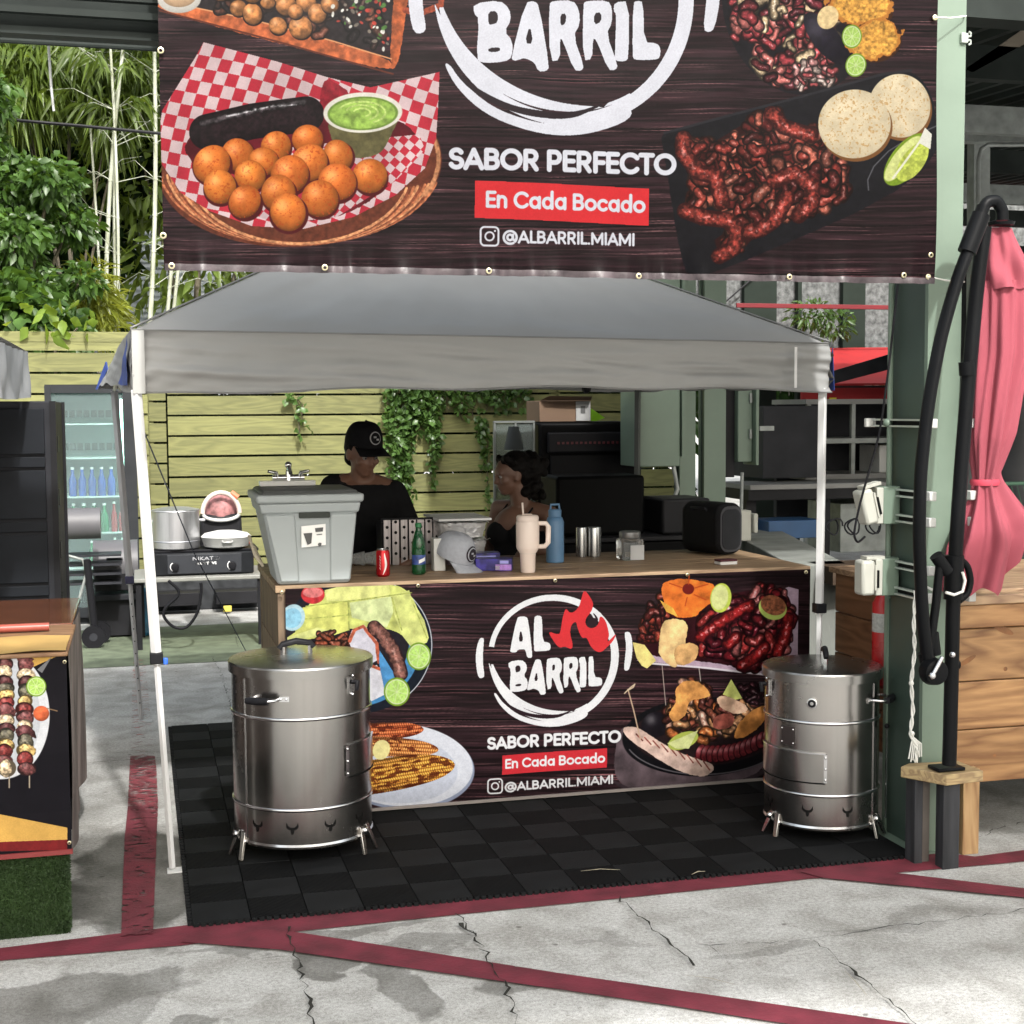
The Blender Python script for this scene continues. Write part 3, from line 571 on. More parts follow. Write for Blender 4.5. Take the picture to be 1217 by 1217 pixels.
# ------------------------------------------------------------------ mesh helpers
ORG = {}
def org(o): return ORG.get(o.name, Vector((0, 0, 0))) if o else Vector((0, 0, 0))
class MB:
    def __init__(s): s.v = []; s.f = []; s.uv = None
    def add(s, vs, fs):
        k = len(s.v); s.v += [tuple(p) for p in vs]; s.f += [tuple(i+k for i in f) for f in fs]; return s
    def box(s, x0, x1, y0, y1, z0, z1, M=None):
        P = [Vector((x, y, z)) for z in (z0, z1) for y in (y0, y1) for x in (x0, x1)]
        if M is not None: P = [M @ p for p in P]
        return s.add(P, [(0, 2, 3, 1), (4, 5, 7, 6), (0, 1, 5, 4), (2, 6, 7, 3), (0, 4, 6, 2), (1, 3, 7, 5)])
    def tube(s, pts, r, n=10, cap=True, flat=1.0):
        pts = [Vector(p) for p in pts]; m = len(pts); rs = r if isinstance(r, (list, tuple)) else [r]*m
        t0 = (pts[1]-pts[0]).normalized(); up = Vector((0, 0, 1)) if abs(t0.z) < .9 else Vector((0, 1, 0))
        a = t0.cross(up).normalized(); V = []
        for i, p in enumerate(pts):
            t = ((pts[min(i+1, m-1)]-pts[max(i-1, 0)])).normalized()
            a = (a-t*a.dot(t)).normalized(); b = t.cross(a)
            for k in range(n):
                g = 2*math.pi*k/n; V.append(p+(a*math.cos(g)+b*math.sin(g)*flat)*rs[i])
        F = [(i*n+k, i*n+(k+1) % n, (i+1)*n+(k+1) % n, (i+1)*n+k) for i in range(m-1) for k in range(n)]
        if cap: F += [tuple(range(n-1, -1, -1)), tuple((m-1)*n+k for k in range(n))]
        return s.add(V, F)
    def lathe(s, prof, c=(0, 0, 0), n=32, cap=True, axis='z', sx=1, sy=1):
        V = []; m = len(prof)
        for r, z in prof:
            for k in range(n):
                g = 2*math.pi*k/n; x, y = r*math.cos(g)*sx, r*math.sin(g)*sy
                q = (x, y, z) if axis == 'z' else (x, z, -y) if axis == 'y' else (z, x, y)
                V.append((c[0]+q[0], c[1]+q[1], c[2]+q[2]))
        F = [(i*n+k, i*n+(k+1) % n, (i+1)*n+(k+1) % n, (i+1)*n+k) for i in range(m-1) for k in range(n)]
        if cap: F += [tuple(range(n-1, -1, -1)), tuple((m-1)*n+k for k in range(n))]
        return s.add(V, F)
    def ball(s, c, r, n=14, M=None):
        r = r if isinstance(r, (list, tuple)) else (r, r, r); V = []; h = n//2+1
        for i in range(h+1):
            t = math.pi*i/h
            for k in range(n):
                g = 2*math.pi*k/n; p = Vector((r[0]*math.sin(t)*math.cos(g), r[1]*math.sin(t)*math.sin(g), -r[2]*math.cos(t)))
                if M is not None: p = M @ p
                V.append(p+Vector(c))
        return s.add(V, [(i*n+k, i*n+(k+1) % n, (i+1)*n+(k+1) % n, (i+1)*n+k) for i in range(h) for k in range(n)])
    def sheet(s, fn, nu, nv, uv=False):
        k = len(s.v)
        for j in range(nv+1):
            for i in range(nu+1): s.v.append(tuple(fn(i/nu, j/nv)))
        s.f += [(k+j*(nu+1)+i, k+j*(nu+1)+i+1, k+(j+1)*(nu+1)+i+1, k+(j+1)*(nu+1)+i) for j in range(nv) for i in range(nu)]
        if uv: s.uv = [(i/nu, j/nv) for j in range(nv+1) for i in range(nu+1)]
        return s
    def prism(s, pts, d):
        """polygon of 3-D points pushed along the vector d"""
        n = len(pts); d = Vector(d); P = [Vector(p) for p in pts]
        return s.add(P+[p+d for p in P], [tuple(range(n-1, -1, -1)), tuple(range(n, 2*n))]+[(i, (i+1) % n, n+(i+1) % n, n+i) for i in range(n)])
    def mesh(s, name, m, off=Vector((0, 0, 0)), smooth=None, fix=True):
        me = bpy.data.meshes.new(name); me.from_pydata([(a-off[0], b-off[1], c-off[2]) for a, b, c in s.v], [], s.f)
        if s.uv:
            ul = me.uv_layers.new(name='UVMap')
            li = np.zeros(len(me.loops), np.int32); me.loops.foreach_get('vertex_index', li)
            ul.data.foreach_set('uv', np.array(s.uv, np.float32)[li].ravel())
        if fix:
            bm = bmesh.new(); bm.from_mesh(me); bmesh.ops.recalc_face_normals(bm, faces=bm.faces); bm.to_mesh(me); bm.free()
        if smooth is not None:
            me.polygons.foreach_set('use_smooth', [True]*len(me.polygons)); me.set_sharp_from_angle(angle=math.radians(smooth))
        me.materials.append(m); return me
    def build(s, name, m, parent=None, smooth=None, bevel=0, label=None, fix=True):
        me = s.mesh(name, m, org(parent), smooth, fix)
        o = bpy.data.objects.new(name, me); scene.collection.objects.link(o)
        if parent: o.parent = parent
        ORG[o.name] = org(parent)
        if bevel:
            b = o.modifiers.new('bevel', 'BEVEL'); b.width = bevel; b.segments = 2; b.limit_method = 'ANGLE'; b.angle_limit = math.radians(40)
            b.harden_normals = False
            me.polygons.foreach_set('use_smooth', [True]*len(me.polygons)); me.set_sharp_from_angle(angle=math.radians(smooth or 30))
        if label: o['label'] = label
        return o

def thing(name, label, cat, loc=(0, 0, 0), group=None):
    o = bpy.data.objects.new(name, None); scene.collection.objects.link(o); o.empty_display_size = .1
    o.location = loc; ORG[o.name] = Vector(loc); o['label'] = label; o['category'] = cat
    if group: o['group'] = group
    return o
def tag(o, label, cat, group=None):
    o['label'] = label; o['category'] = cat
    if group: o['group'] = group
    return o
def struct(o): o['kind'] = 'structure'; return o
def stuff(o): o['kind'] = 'stuff'; return o
def link_copy(o, parent=None, loc=None, rz=None):
    c = o.copy(); scene.collection.objects.link(c); c.parent = parent
    if loc is not None: c.location = loc
    if rz is not None: c.rotation_euler = (0, 0, rz)
    for ch in list(o.children):
        d = ch.copy(); scene.collection.objects.link(d); d.parent = c
        for g in list(ch.children):
            e = g.copy(); scene.collection.objects.link(e); e.parent = d
    return c
def base_at(o, loc):
    """move a one-mesh thing's origin to its base"""
    d = Vector(loc)-o.location; o.data.transform(Matrix.Translation(-d)); o.location = loc; return o
def remeshed(mb, name, m, parent, voxel=.012, it=4, label=None, fac=.5):
    """one continuous skin round overlapping forms"""
    o = mb.build(name+'_raw', m, parent)
    r = o.modifiers.new('r', 'REMESH'); r.mode = 'VOXEL'; r.voxel_size = voxel; r.use_smooth_shade = True
    sm = o.modifiers.new('s', 'SMOOTH'); sm.iterations = it; sm.factor = fac
    bpy.context.view_layer.update(); dg = bpy.context.evaluated_depsgraph_get()
    me = bpy.data.meshes.new_from_object(o.evaluated_get(dg)); me.name = name
    me.polygons.foreach_set('use_smooth', [True]*len(me.polygons))
    o.modifiers.clear(); old = o.data; o.data = me; bpy.data.meshes.remove(old); o.name = name
    ORG[o.name] = org(parent)
    if not me.materials: me.materials.append(m)
    if label: o['label'] = label
    return o
def rotm(rx=0, ry=0, rz=0): return Euler((rx, ry, rz)).to_matrix()
R_ = random.Random(11)

# leaves: numpy-built clumps of small bent faces
def leaf_mesh(name, m, P, N, size, aspect=.35, droop=.3, seed=0, kind='oval', var=.35):
    """P: base points (n,3), N: directions (n,3)"""
    rg = np.random.default_rng(seed); n = len(P); N = N/np.linalg.norm(N, axis=1, keepdims=True)
    q = rg.normal(size=(n, 3)); a = np.cross(N, q); a /= np.linalg.norm(a, axis=1, keepdims=True)
    L = size*(1+var*(rg.random(n)*2-1))[:, None]; w = L*aspect
    dr = np.zeros((n, 3)); dr[:, 2] = -droop
    mid = P+N*L*.5+dr*L*.15; tip = P+N*L*.95+dr*L*.6; up = np.cross(a, N)*w*.18
    if kind == 'oval': V = np.stack([P, P+N*L*.28+a*w*.42, mid+a*w*.5, tip, mid-a*w*.5, P+N*L*.28-a*w*.42, mid-up], 1); F = np.array([(0, 1, 6), (1, 2, 6), (2, 3, 6), (3, 4, 6), (4, 5, 6), (5, 0, 6)])
    else: V = np.stack([P, P+N*L*.35+a*w*.5, tip, P+N*L*.35-a*w*.5], 1); F = np.array([(0, 1, 2), (0, 2, 3)])
    k = V.shape[1]; F = (F[None]+(np.arange(n)*k)[:, None, None]).reshape(-1, 3); V = V.reshape(-1, 3)
    me = bpy.data.meshes.new(name); me.vertices.add(len(V)); me.vertices.foreach_set('co', V.astype(np.float32).ravel())
    me.loops.add(len(F)*3); me.loops.foreach_set('vertex_index', F.astype(np.int32).ravel())
    me.polygons.add(len(F)); me.polygons.foreach_set('loop_start', np.arange(len(F), dtype=np.int32)*3)
    me.update(calc_edges=True); me.validate(); me.materials.append(m)
    return me
def leaf_obj(name, m, P, N, size, parent=None, **k):
    P = np.array(P, float)-np.array(org(parent)); N = np.array(N, float)
    o = bpy.data.objects.new(name, leaf_mesh(name, m, P, N, size, **k)); scene.collection.objects.link(o)
    if parent: o.parent = parent
    return o
# ------------------------------------------------------------------ ground
def ground_material():
    m = bpy.data.materials.new('concrete'); m.use_nodes = True
    n = m.node_tree.nodes; l = m.node_tree.links; b = n['Principled BSDF']
    tc = n.new('ShaderNodeTexCoord')
    def noise(sc, det=6, dist=0):
        t = n.new('ShaderNodeTexNoise'); t.inputs['Scale'].default_value = sc; t.inputs['Detail'].default_value = det; t.inputs['Distortion'].default_value = dist
        l.new(tc.outputs['Object'], t.inputs['Vector']); return t
    def ramp(src, p0, c0, p1, c1):
        r = n.new('ShaderNodeValToRGB'); r.color_ramp.elements[0].position = p0; r.color_ramp.elements[0].color = c0+(1,)
        r.color_ramp.elements[1].position = p1; r.color_ramp.elements[1].color = c1+(1,); l.new(src, r.inputs['Fac']); return r
    def mix(f, a, c, blend='MIX'):
        x = n.new('ShaderNodeMixRGB'); x.blend_type = blend
        if isinstance(f, float): x.inputs[0].default_value = f
        else: l.new(f, x.inputs[0])
        l.new(a, x.inputs[1]); l.new(c, x.inputs[2]); return x.outputs[0]
    big = noise(.9, 5, .4); mid = noise(5.5, 10, .6); fine = noise(70, 4); sp = noise(230, 2)
    base = ramp(big.outputs['Fac'], .32, (.47, .47, .455), .66, (.585, .585, .575)).outputs[0]
    mot = ramp(mid.outputs['Fac'], .33, (.70, .69, .67), .60, (1, 1, 1)).outputs[0]
    c = mix(1.0, base, mot, 'MULTIPLY')
    c = mix(.8, c, ramp(fine.outputs['Fac'], .3, (.62, .61, .6), .7, (1.1, 1.1, 1.1)).outputs[0], 'MULTIPLY')
    c = mix(.75, c, ramp(sp.outputs['Fac'], .36, (.55, .54, .52), .55, (1, 1, 1)).outputs[0], 'MULTIPLY')
    wob = n.new('ShaderNodeVectorMath'); wob.operation = 'MULTIPLY_ADD'; wob.inputs[1].default_value = (.55, .55, .55)
    wn = noise(2.6, 10, .3); l.new(wn.outputs['Color'], wob.inputs[0]); l.new(tc.outputs['Object'], wob.inputs[2])
    acc = None
    # stains: worn, damp and oily patches, plus painted shade under bar and canopy (x, y, half length, half width, depth of tone)
    for x, y, rx, ry, k in [(-.02, 5.42, .30, .62, .86), (-.14, 5.05, .10, .2, .5), (-.36, 4.36, .46, .20, .62), (-.1, 4.2, .14, .2, .4), (.05, 3.98, .12, .08, .6), (.56, 4.38, .07, .16, .7), (.72, 4.14, .09, .30, .6), (.86, 4.40, .16, .09, .45),
                            (.52, 4.62, .5, .05, .5), (1.05, 4.06, .14, .07, .5), (1.95, 4.12, .22, .05, .3), (1.5, 4.3, .1, .05, .25), (-.15, 6.9, .3, .7, .22), (.1, 9.1, 1.1, .8, .35), (3.5, 5.6, .7, .6, .55), (3.3, 6.8, 1.2, .6, .6), (2.6, 4.25, .4, .05, .25)]:
        s = n.new('ShaderNodeVectorMath'); s.operation = 'SUBTRACT'; s.inputs[1].default_value = (x+.275, y+.275, .275); l.new(wob.outputs[0], s.inputs[0])
        d = n.new('ShaderNodeVectorMath'); d.operation = 'MULTIPLY'; d.inputs[1].default_value = (1/rx, 1/ry, 0); l.new(s.outputs[0], d.inputs[0])
        ln = n.new('ShaderNodeVectorMath'); ln.operation = 'LENGTH'; l.new(d.outputs[0], ln.inputs[0])
        mr = n.new('ShaderNodeMapRange'); mr.inputs['From Min'].default_value = 1.02; mr.inputs['From Max'].default_value = .90; mr.inputs['To Max'].default_value = k; l.new(ln.outputs['Value'], mr.inputs['Value'])
        if acc is None: acc = mr.outputs[0]
        else:
            mx = n.new('ShaderNodeMath'); mx.operation = 'MAXIMUM'; l.new(acc, mx.inputs[0]); l.new(mr.outputs[0], mx.inputs[1]); acc = mx.outputs[0]
    dk = mix(1.0, c, ramp(mid.outputs['Fac'], .3, (.15, .145, .13), .7, (.31, .30, .28)).outputs[0], 'MULTIPLY')
    c = mix(acc, c, dk)
    vo = n.new('ShaderNodeTexVoronoi'); vo.inputs['Scale'].default_value = 5.2; vo.inputs['Randomness'].default_value = 1; l.new(tc.outputs['Object'], vo.inputs['Vector'])
    c = mix(1.0, c, ramp(vo.outputs['Distance'], .035, (.42, .41, .40), .06, (1, 1, 1)).outputs[0], 'MULTIPLY')
    vo = n.new('ShaderNodeTexVoronoi'); vo.inputs['Scale'].default_value = 17; vo.inputs['Randomness'].default_value = 1; l.new(tc.outputs['Object'], vo.inputs['Vector'])
    c = mix(.7, c, ramp(vo.outputs['Distance'], .05, (.55, .53, .5), .09, (1, 1, 1)).outputs[0], 'MULTIPLY')
    l.new(c, b.inputs['Base Color'])
    rr = n.new('ShaderNodeMapRange'); rr.inputs['To Min'].default_value = .85; rr.inputs['To Max'].default_value = .55; l.new(acc, rr.inputs['Value']); l.new(rr.outputs[0], b.inputs['Roughness'])
    ad = n.new('ShaderNodeMath'); ad.operation = 'ADD'; l.new(mid.outputs['Fac'], ad.inputs[0]); l.new(fine.outputs['Fac'], ad.inputs[1])
    bp = n.new('ShaderNodeBump'); bp.inputs['Strength'].default_value = .35; bp.inputs['Distance'].default_value = .006; l.new(ad.outputs[0], bp.inputs['Height']); l.new(bp.outputs[0], b.inputs['Normal'])
    return m
g = MB(); g.add([(-150, -60, 0), (150, -60, 0), (150, 300, 0), (-150, 300, 0)], [(0, 1, 2, 3)])
ground = struct(g.build('ground', ground_material(), fix=False))

def G(px, py, z=.004): p = at(px, py, z=0.0); return (p.x, p.y, z)
def worn(name, col, lo, hi, sc=14, st=(1, 1, 1)):
    m = mat(name, col, .75, noise=.3, scale=9, bump=.2, bscale=80)
    n = m.node_tree.nodes; l = m.node_tree.links
    tc = n.new('ShaderNodeTexCoord'); mp = n.new('ShaderNodeMapping'); mp.inputs['Scale'].default_value = st; t = n.new('ShaderNodeTexNoise'); t.inputs['Scale'].default_value = sc; t.inputs['Detail'].default_value = 9; t.inputs['Roughness'].default_value = .65
    l.new(tc.outputs['Object'], mp.inputs[0]); l.new(mp.outputs[0], t.inputs['Vector'])
    r = n.new('ShaderNodeMapRange'); r.inputs['From Min'].default_value = lo; r.inputs['From Max'].default_value = hi; l.new(t.outputs['Fac'], r.inputs['Value'])
    l.new(r.outputs[0], n['Principled BSDF'].inputs['Alpha']); return m
red = worn('red_line_paint', (.125, .014, .026), .27, .33)
redworn = worn('worn_red_line_paint', (.17, .03, .04), .43, .50, 16, (1, 3, 1))
redmid = worn('half_worn_red_line_paint', (.12, .017, .027), .385, .44, 16, (1, 2.2, 1))
def line(name, pts, m, z=.004):
    p = [G(*q, z=z) for q in pts]; o = MB().add(p, [tuple(range(len(p)))]).build(name, m, fix=False)
    if o.data.polygons[0].normal.z < 0: o.data.flip_normals()
    return struct(o)
line('painted_line', [(-60, 1137), (0, 1128), (228, 1100), (500, 1070), (740, 1045), (1083, 1010), (1159, 1019), (1250, 1007), (1700, 955), (1700, 967), (1250, 1022), (1035, 1041), (962, 1045.5), (735, 1069), (545, 1088), (355, 1108), (215, 1125), (0, 1143), (-60, 1151)], red, .004)
line('painted_line', [(262, 1104), (350, 1110), (500, 1133), (660, 1158.6), (939, 1199), (1063, 1217), (1260, 1246), (1240, 1262), (916, 1217), (797, 1198), (660, 1178), (330, 1131), (214, 1122)], red, .008)
line('painted_line', [(950, 1038), (1035, 1036), (1076, 1041), (1217, 1058), (1300, 1069), (1650, 1112), (1650, 1124), (1300, 1080), (1217, 1069), (980, 1046)], red, .008)
line('painted_line', [(144, 1115), (182, 1112), (186, 1000), (188, 960), (152, 960), (148, 1000)], redmid, .008)
line('painted_line', [(152, 960), (188, 960), (186, 915), (184, 900), (155, 900), (154, 915)], redworn, .0085)
line('painted_line', [(155, 900), (184, 900), (172, 785), (158, 785)], worn('ghost_red_line_paint', (.3, .1, .09), .56, .62, 12, (1, 3, 1)), .0085)
gb = MB().add([(-6, 10.0, .004), (9, 10.0, .004), (9, 11.76, .004), (-6, 11.76, .004)], [(0, 1, 2, 3)])
struct(gb.build('painted_band', worn('green_ground_paint', (.12, .145, .095), .2, .3, 5), fix=False))
# cracks and joints in the slab
ck = mat('crack_dirt', (.035, .034, .03), .95, noise=.3)
def crack(pts, w=.006, jag=.012, seed=0):
    rr = random.Random(seed); P = [Vector(G(*p, z=.0115)) for p in pts]; Q = []
    for a, b in zip(P[:-1], P[1:]):
        k = max(2, int((b-a).length/.03))
        for i in range(k): Q.append(a.lerp(b, i/k)+Vector((rr.uniform(-jag, jag), rr.uniform(-jag, jag), 0)))
    Q.append(P[-1]); mb = MB(); V = []
    for i, q in enumerate(Q):
        t = (Q[min(i+1, len(Q)-1)]-Q[max(0, i-1)]).normalized(); s = Vector((-t.y, t.x, 0))*w*rr.choice([.1, .2, .35, .6, 1.1])*.36
        V += [q+s, q-s]
    mb.add(V, [(2*i, 2*i+1, 2*i+3, 2*i+2) for i in range(len(Q)-1)])
    return mb.build('crack', ck, ground, fix=False)
crack([(545, 1090), (562, 1115), (580, 1140), (600, 1175), (617, 1230)], .012, .014, 1)
crack([(548, 1100), (556, 1108), (566, 1117)], .022, .012, 9)
crack([(735, 1070), (758, 1092), (793, 1120), (825, 1152)], .011, .012, 2)
crack([(797, 1127), (880, 1126), (967, 1120), (1035, 1108), (1099, 1101), (1230, 1083)], .006, .012, 3)
crack([(967, 1120), (1008, 1154), (1049, 1188), (1095, 1228)], .014, .01, 4)
crack([(843, 1129), (858, 1142)], .006, .01, 5)
crack([(342, 1106), (351, 1139), (364, 1182), (373, 1225)], .014, .012, 6)
crack([(296, 1143), (345, 1140)], .006, .01, 7)
crack([(90, 910), (155, 905), (203, 902)], .008, .004, 8)
crack([(90, 808), (200, 806), (280, 800)], .006, .006, 10)
crack([(252, 782), (262, 800), (272, 830), (279, 862)], .007, .01, 11)
crack([(276, 740), (283, 770)], .006, .004, 12)
crack([(740, 1096), (820, 1094)], .003, .006, 13)
crack([(1165, 1000), (1190, 985), (1230, 978)], .006, .02, 14)
# leaves and litter lying about
lit = mat('dry_leaf', (.28, .25, .18), .8, noise=.3)
for i, (a, b, w) in enumerate([((690, 1042), (737, 1041), .006), ((815, 1167), (876, 1180), .003), ((1004, 1162), (1030, 1192), .003), ((822, 1046), (838, 1043), .008)]):
    p, q = Vector(G(*a, z=.022)), Vector(G(*b, z=.024)); mid = (p+q)/2+Vector((0, .004, .004))
    tag(MB().tube([p, mid, q], [w*.2, w*.5, w*.2], 6, flat=.4).build('dry_twig', lit, smooth=60), ['pale dry stem lying on the black mat in front of the counter', 'long thin dry stem on the pale concrete below the mat', 'short thin stem on the concrete near the long joint', 'small pale leaf scrap at the edge of the mat'][i], 'twig')

# ------------------------------------------------------------------ black interlocking mat tiles
tp = .1957; mx0, my0 = .140, 4.822
rub = [mat('rubber_tile_smooth', (.0100, .0106, .0115), .75, noise=.25, scale=9, bump=.2, bscale=300), None]
rb = mat('rubber_tile_ribbed', (.0042, .0045, .005), .8, noise=.25, scale=9); rub[1] = rb
_n2 = rb.node_tree.nodes; _l2 = rb.node_tree.links
_tc = _n2.new('ShaderNodeTexCoord'); _wv = _n2.new('ShaderNodeTexWave'); _wv.bands_direction = 'DIAGONAL'; _wv.inputs['Scale'].default_value = 38; _l2.new(_tc.outputs['Object'], _wv.inputs['Vector'])
_bp = _n2.new('ShaderNodeBump'); _bp.inputs['Strength'].default_value = .9; _bp.inputs['Distance'].default_value = .004; _l2.new(_wv.outputs['Fac'], _bp.inputs['Height']); _l2.new(_bp.outputs[0], _n2['Principled BSDF'].inputs['Normal'])
floor_mat = thing('floor_mat', 'black interlocking tile mat under the counter and both steel smokers', 'mat', (1.5, 6, 0))
def tile_mesh(k):
    mb = MB(); h = tp/2-.0004
    mb.add([(-h, -h, .006), (h, -h, .006), (h, h, .006), (-h, h, .006), (-h+.0015, -h+.0015, .016), (h-.0015, -h+.0015, .016), (h-.0015, h-.0015, .016), (-h+.0015, h-.0015, .016)], [(4, 5, 6, 7), (0, 1, 5, 4), (1, 2, 6, 5), (2, 3, 7, 6), (3, 0, 4, 7)])
    if k:
        for i in range(6):
            t = -h*.8+i*h*.32; a = max(-h+.006, t-h*.75); mb.add([(a, t-.004, .0175), (min(h-.006, t+h*.75), t-.004+.0, .0175), (min(h-.006, t+h*.75), t+.004, .0175), (a, t+.004, .0175)], [(0, 1, 2, 3)]) if 0 else None
    return mb.mesh('tile', rub[k], fix=False)
tm = [tile_mesh(0), tile_mesh(1)]
for j in range(16):
    for i in range(14):
        if j > 6 and i > 2: continue
        o = bpy.data.objects.new('tile', tm[(i+j) % 2]); scene.collection.objects.link(o); o.parent = floor_mat
        o.location = (mx0+tp*(i+.5)-1.5, my0+tp*(j+.5)-6, R_.uniform(-.0004, .0006)); o.rotation_euler = (R_.uniform(-.004, .004), R_.uniform(-.004, .004), (0 if (i % 2) else math.pi/2)*0)
mb = MB(); mb.box(mx0, mx0+14*tp, my0, my0+16*tp, .0005, .006); mb.build('underlay', rub[0], floor_mat)
mb = MB()
for i in range(16*6):
    y = my0+(i+.5)*tp/6; mb.box(mx0-.016, mx0, y-.009, y+.009, .001, .014)
for i in range(14*8):
    x = mx0+(i+.5)*tp/8; mb.box(x-.008, x+.008, my0-.012, my0, .001, .015)
stuff(mb.build('edge_loop', rub[0], floor_mat))

# ------------------------------------------------------------------ turf strip
tf = thing('turf_riser', 'turf covered riser block under the front of the left food stall', 'riser', (-.8, 5.3, 0))
MB().box(-1.6, -.266, 4.885, 4.97, .0, .270).build('block', mat('turf_backing', (.012, .02, .008), .9), tf)
rg = np.random.default_rng(4); n = 52000
P = np.stack([rg.uniform(-.95, -.262, n), np.full(n, 4.885), rg.uniform(.004, .272, n)], 1); N = rg.normal(size=(n, 3))*[.9, .3, .9]+[0, -.7, .1]
n2 = 2500
P2 = np.stack([np.full(n2, -.266), rg.uniform(4.885, 4.97, n2), rg.uniform(.004, .272, n2)], 1); N2 = rg.normal(size=(n2, 3))*[.25, .6, .6]+[.8, 0, .1]
n3 = 9000
P3 = np.stack([rg.uniform(-.95, -.262, n3), rg.uniform(4.885, 4.93, n3), np.full(n3, .27)], 1); N3 = rg.normal(size=(n3, 3))*[.6, .6, .3]+[0, -.3, .8]
stuff(leaf_obj('pile', leafmat('turf_green', (.034, .068, .018), (.008, .020, .006), .6, .1), np.concatenate([P, P2, P3]), np.concatenate([N, N2, N3]), (.0125), tf, aspect=.24, droop=.05, seed=3, kind='blade'))

# ------------------------------------------------------------------ fence
FY = 13.3
fw = wood('olive_board', (.195, .195, .072), (.13, .132, .05), .7, 0, .75, 1.8, .3)
fence = thing('board_fence', 'olive green horizontal board fence behind the stall with ivy on it', 'fence', (1, FY, 0))
rows = [.03+.1875*k for k in range(13)]
for x0, x1, dz, dy in [(-5.6, -2.05, .03, 0), (-2.03, .095, .012, 0), (.105, .255, -.06, .02), (.27, 3.95, 0, 0), (3.98, 5.3, .006, 0)]:
    sh = None
    for k, z in enumerate(rows):
        if z+dz < 0: continue
        hgt = .168
        if sh is None: sh = MB().box(-(x1-x0)/2, (x1-x0)/2, -.011, .011, 0, hgt).mesh('board', fw)
        o = bpy.data.objects.new('board', sh); scene.collection.objects.link(o); o.parent = fence
        o.location = ((x0+x1)/2-1, dy+R_.uniform(-.004, .004), z+dz+.0); o.rotation_euler = (R_.uniform(-.01, .01), R_.uniform(-.0012, .0012), 0)
for x in (-5.6, -3.8, -2.04, .1, 2.1, 3.96, 5.25): MB().box(x-.045, x+.045, FY+.025, FY+.11, 0, 2.45).build('post', fw, fence)
MB().box(-2.05, .1, FY-.02, FY+.06, 2.37, 2.41).build('cap_rail', fw, fence)

# ------------------------------------------------------------------ greenery
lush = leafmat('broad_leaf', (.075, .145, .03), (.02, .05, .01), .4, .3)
deep = leafmat('shade_leaf', (.014, .032, .008), (.005, .012, .004), .5, .2)  # near-black leaf colour stands for shade inside the foliage
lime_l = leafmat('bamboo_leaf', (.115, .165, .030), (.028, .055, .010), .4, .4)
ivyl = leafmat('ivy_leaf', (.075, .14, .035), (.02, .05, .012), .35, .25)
bark = mat('bark', (.10, .085, .06), .9, noise=.4, scale=12, bump=.5, bscale=30)
culm_m = mat('bamboo_culm', (.40, .42, .36), .5, noise=.25, scale=5, stretch=(6, 6, .6), col2=(.34, .36, .24))
def crown_points(n, blobs, seed, shell=.55):
    rg = np.random.default_rng(seed); P = []; N = []
    w = np.array([b[3]*b[4]*b[5] for b in blobs]) ** .66; w /= w.sum()
    for b, k in zip(blobs, (w*n).astype(int)):
        d = rg.normal(size=(k, 3)); d /= np.linalg.norm(d, axis=1, keepdims=True)
        r = shell+(1-shell)*rg.random(k)[:, None]; lump = 1+.18*np.sin(d[:, :1]*9+b[0]*5)*np.cos(d[:, 1:2]*7+b[2]*3)
        P.append(np.array(b[:3])+d*r*lump*np.array(b[3:6])); nn = d+rg.normal(size=(k, 3))*.75; nn[:, 2] -= .25; N.append(nn)
    return np.concatenate(P), np.concatenate(N)
def tree(name, label, cat, loc, blobs, leafm, n, size, seed, trunk=.09, group=None, aspect=.45, droop=.4, limbs=True):
    t = thing(name, label, cat, loc, group); L = Vector(loc)
    mb = MB(); top = Vector(blobs[0][:3]); mb.tube([L, L.lerp(top, .35)+Vector((.06, .02, 0)), L.lerp(top, .7)+Vector((-.05, 0, 0)), top], [trunk, trunk*.8, trunk*.6, trunk*.3], 9)
    for b in blobs[1:]:
        s = L.lerp(top, .45); e = Vector(b[:3]); mb.tube([s, s.lerp(e, .5)+Vector((0, 0, .15)), e], [trunk*.45, trunk*.3, trunk*.12], 6)
    mb.build('trunk', bark, t, smooth=50)
    P, N = crown_points(n, blobs, seed)
    leaf_obj('crown', leafm, P, N, size, t, aspect=aspect, droop=droop, seed=seed)
    return t
tree('broadleaf_tree', 'dense glossy dark green broadleaf tree at the left edge behind the fence', 'tree', (-1.25, 14.9, 0),
     [(-1.2, 14.9, 4.0, .38, .35, .3), (-.75, 14.7, 4.0, .30, .3, .22), (-1.35, 14.7, 4.75, .3, .3, .3), (-.6, 14.9, 3.62, .27, .3, .22), (-1.1, 14.6, 3.45, .32, .3, .24), (-.95, 14.6, 2.95, .3, .3, .2), (-1.4, 14.8, 4.35, .25, .25, .16), (-.5, 14.8, 3.05, .2, .2, .16), (-1.7, 15, 3.6, .9, .6, .9)], lush, 7800, .105, 5, aspect=.55)
tree('broadleaf_shrub', 'low leafy shrub poking over the fence top at the far left', 'shrub', (-.95, 14.1, 0),
     [(-1.0, 14.1, 2.6, .42, .3, .28), (-.62, 14.1, 2.5, .22, .2, .2), (-1.3, 14.2, 2.75, .4, .3, .35)], lush, 900, .17, 6, trunk=.05, aspect=.6)
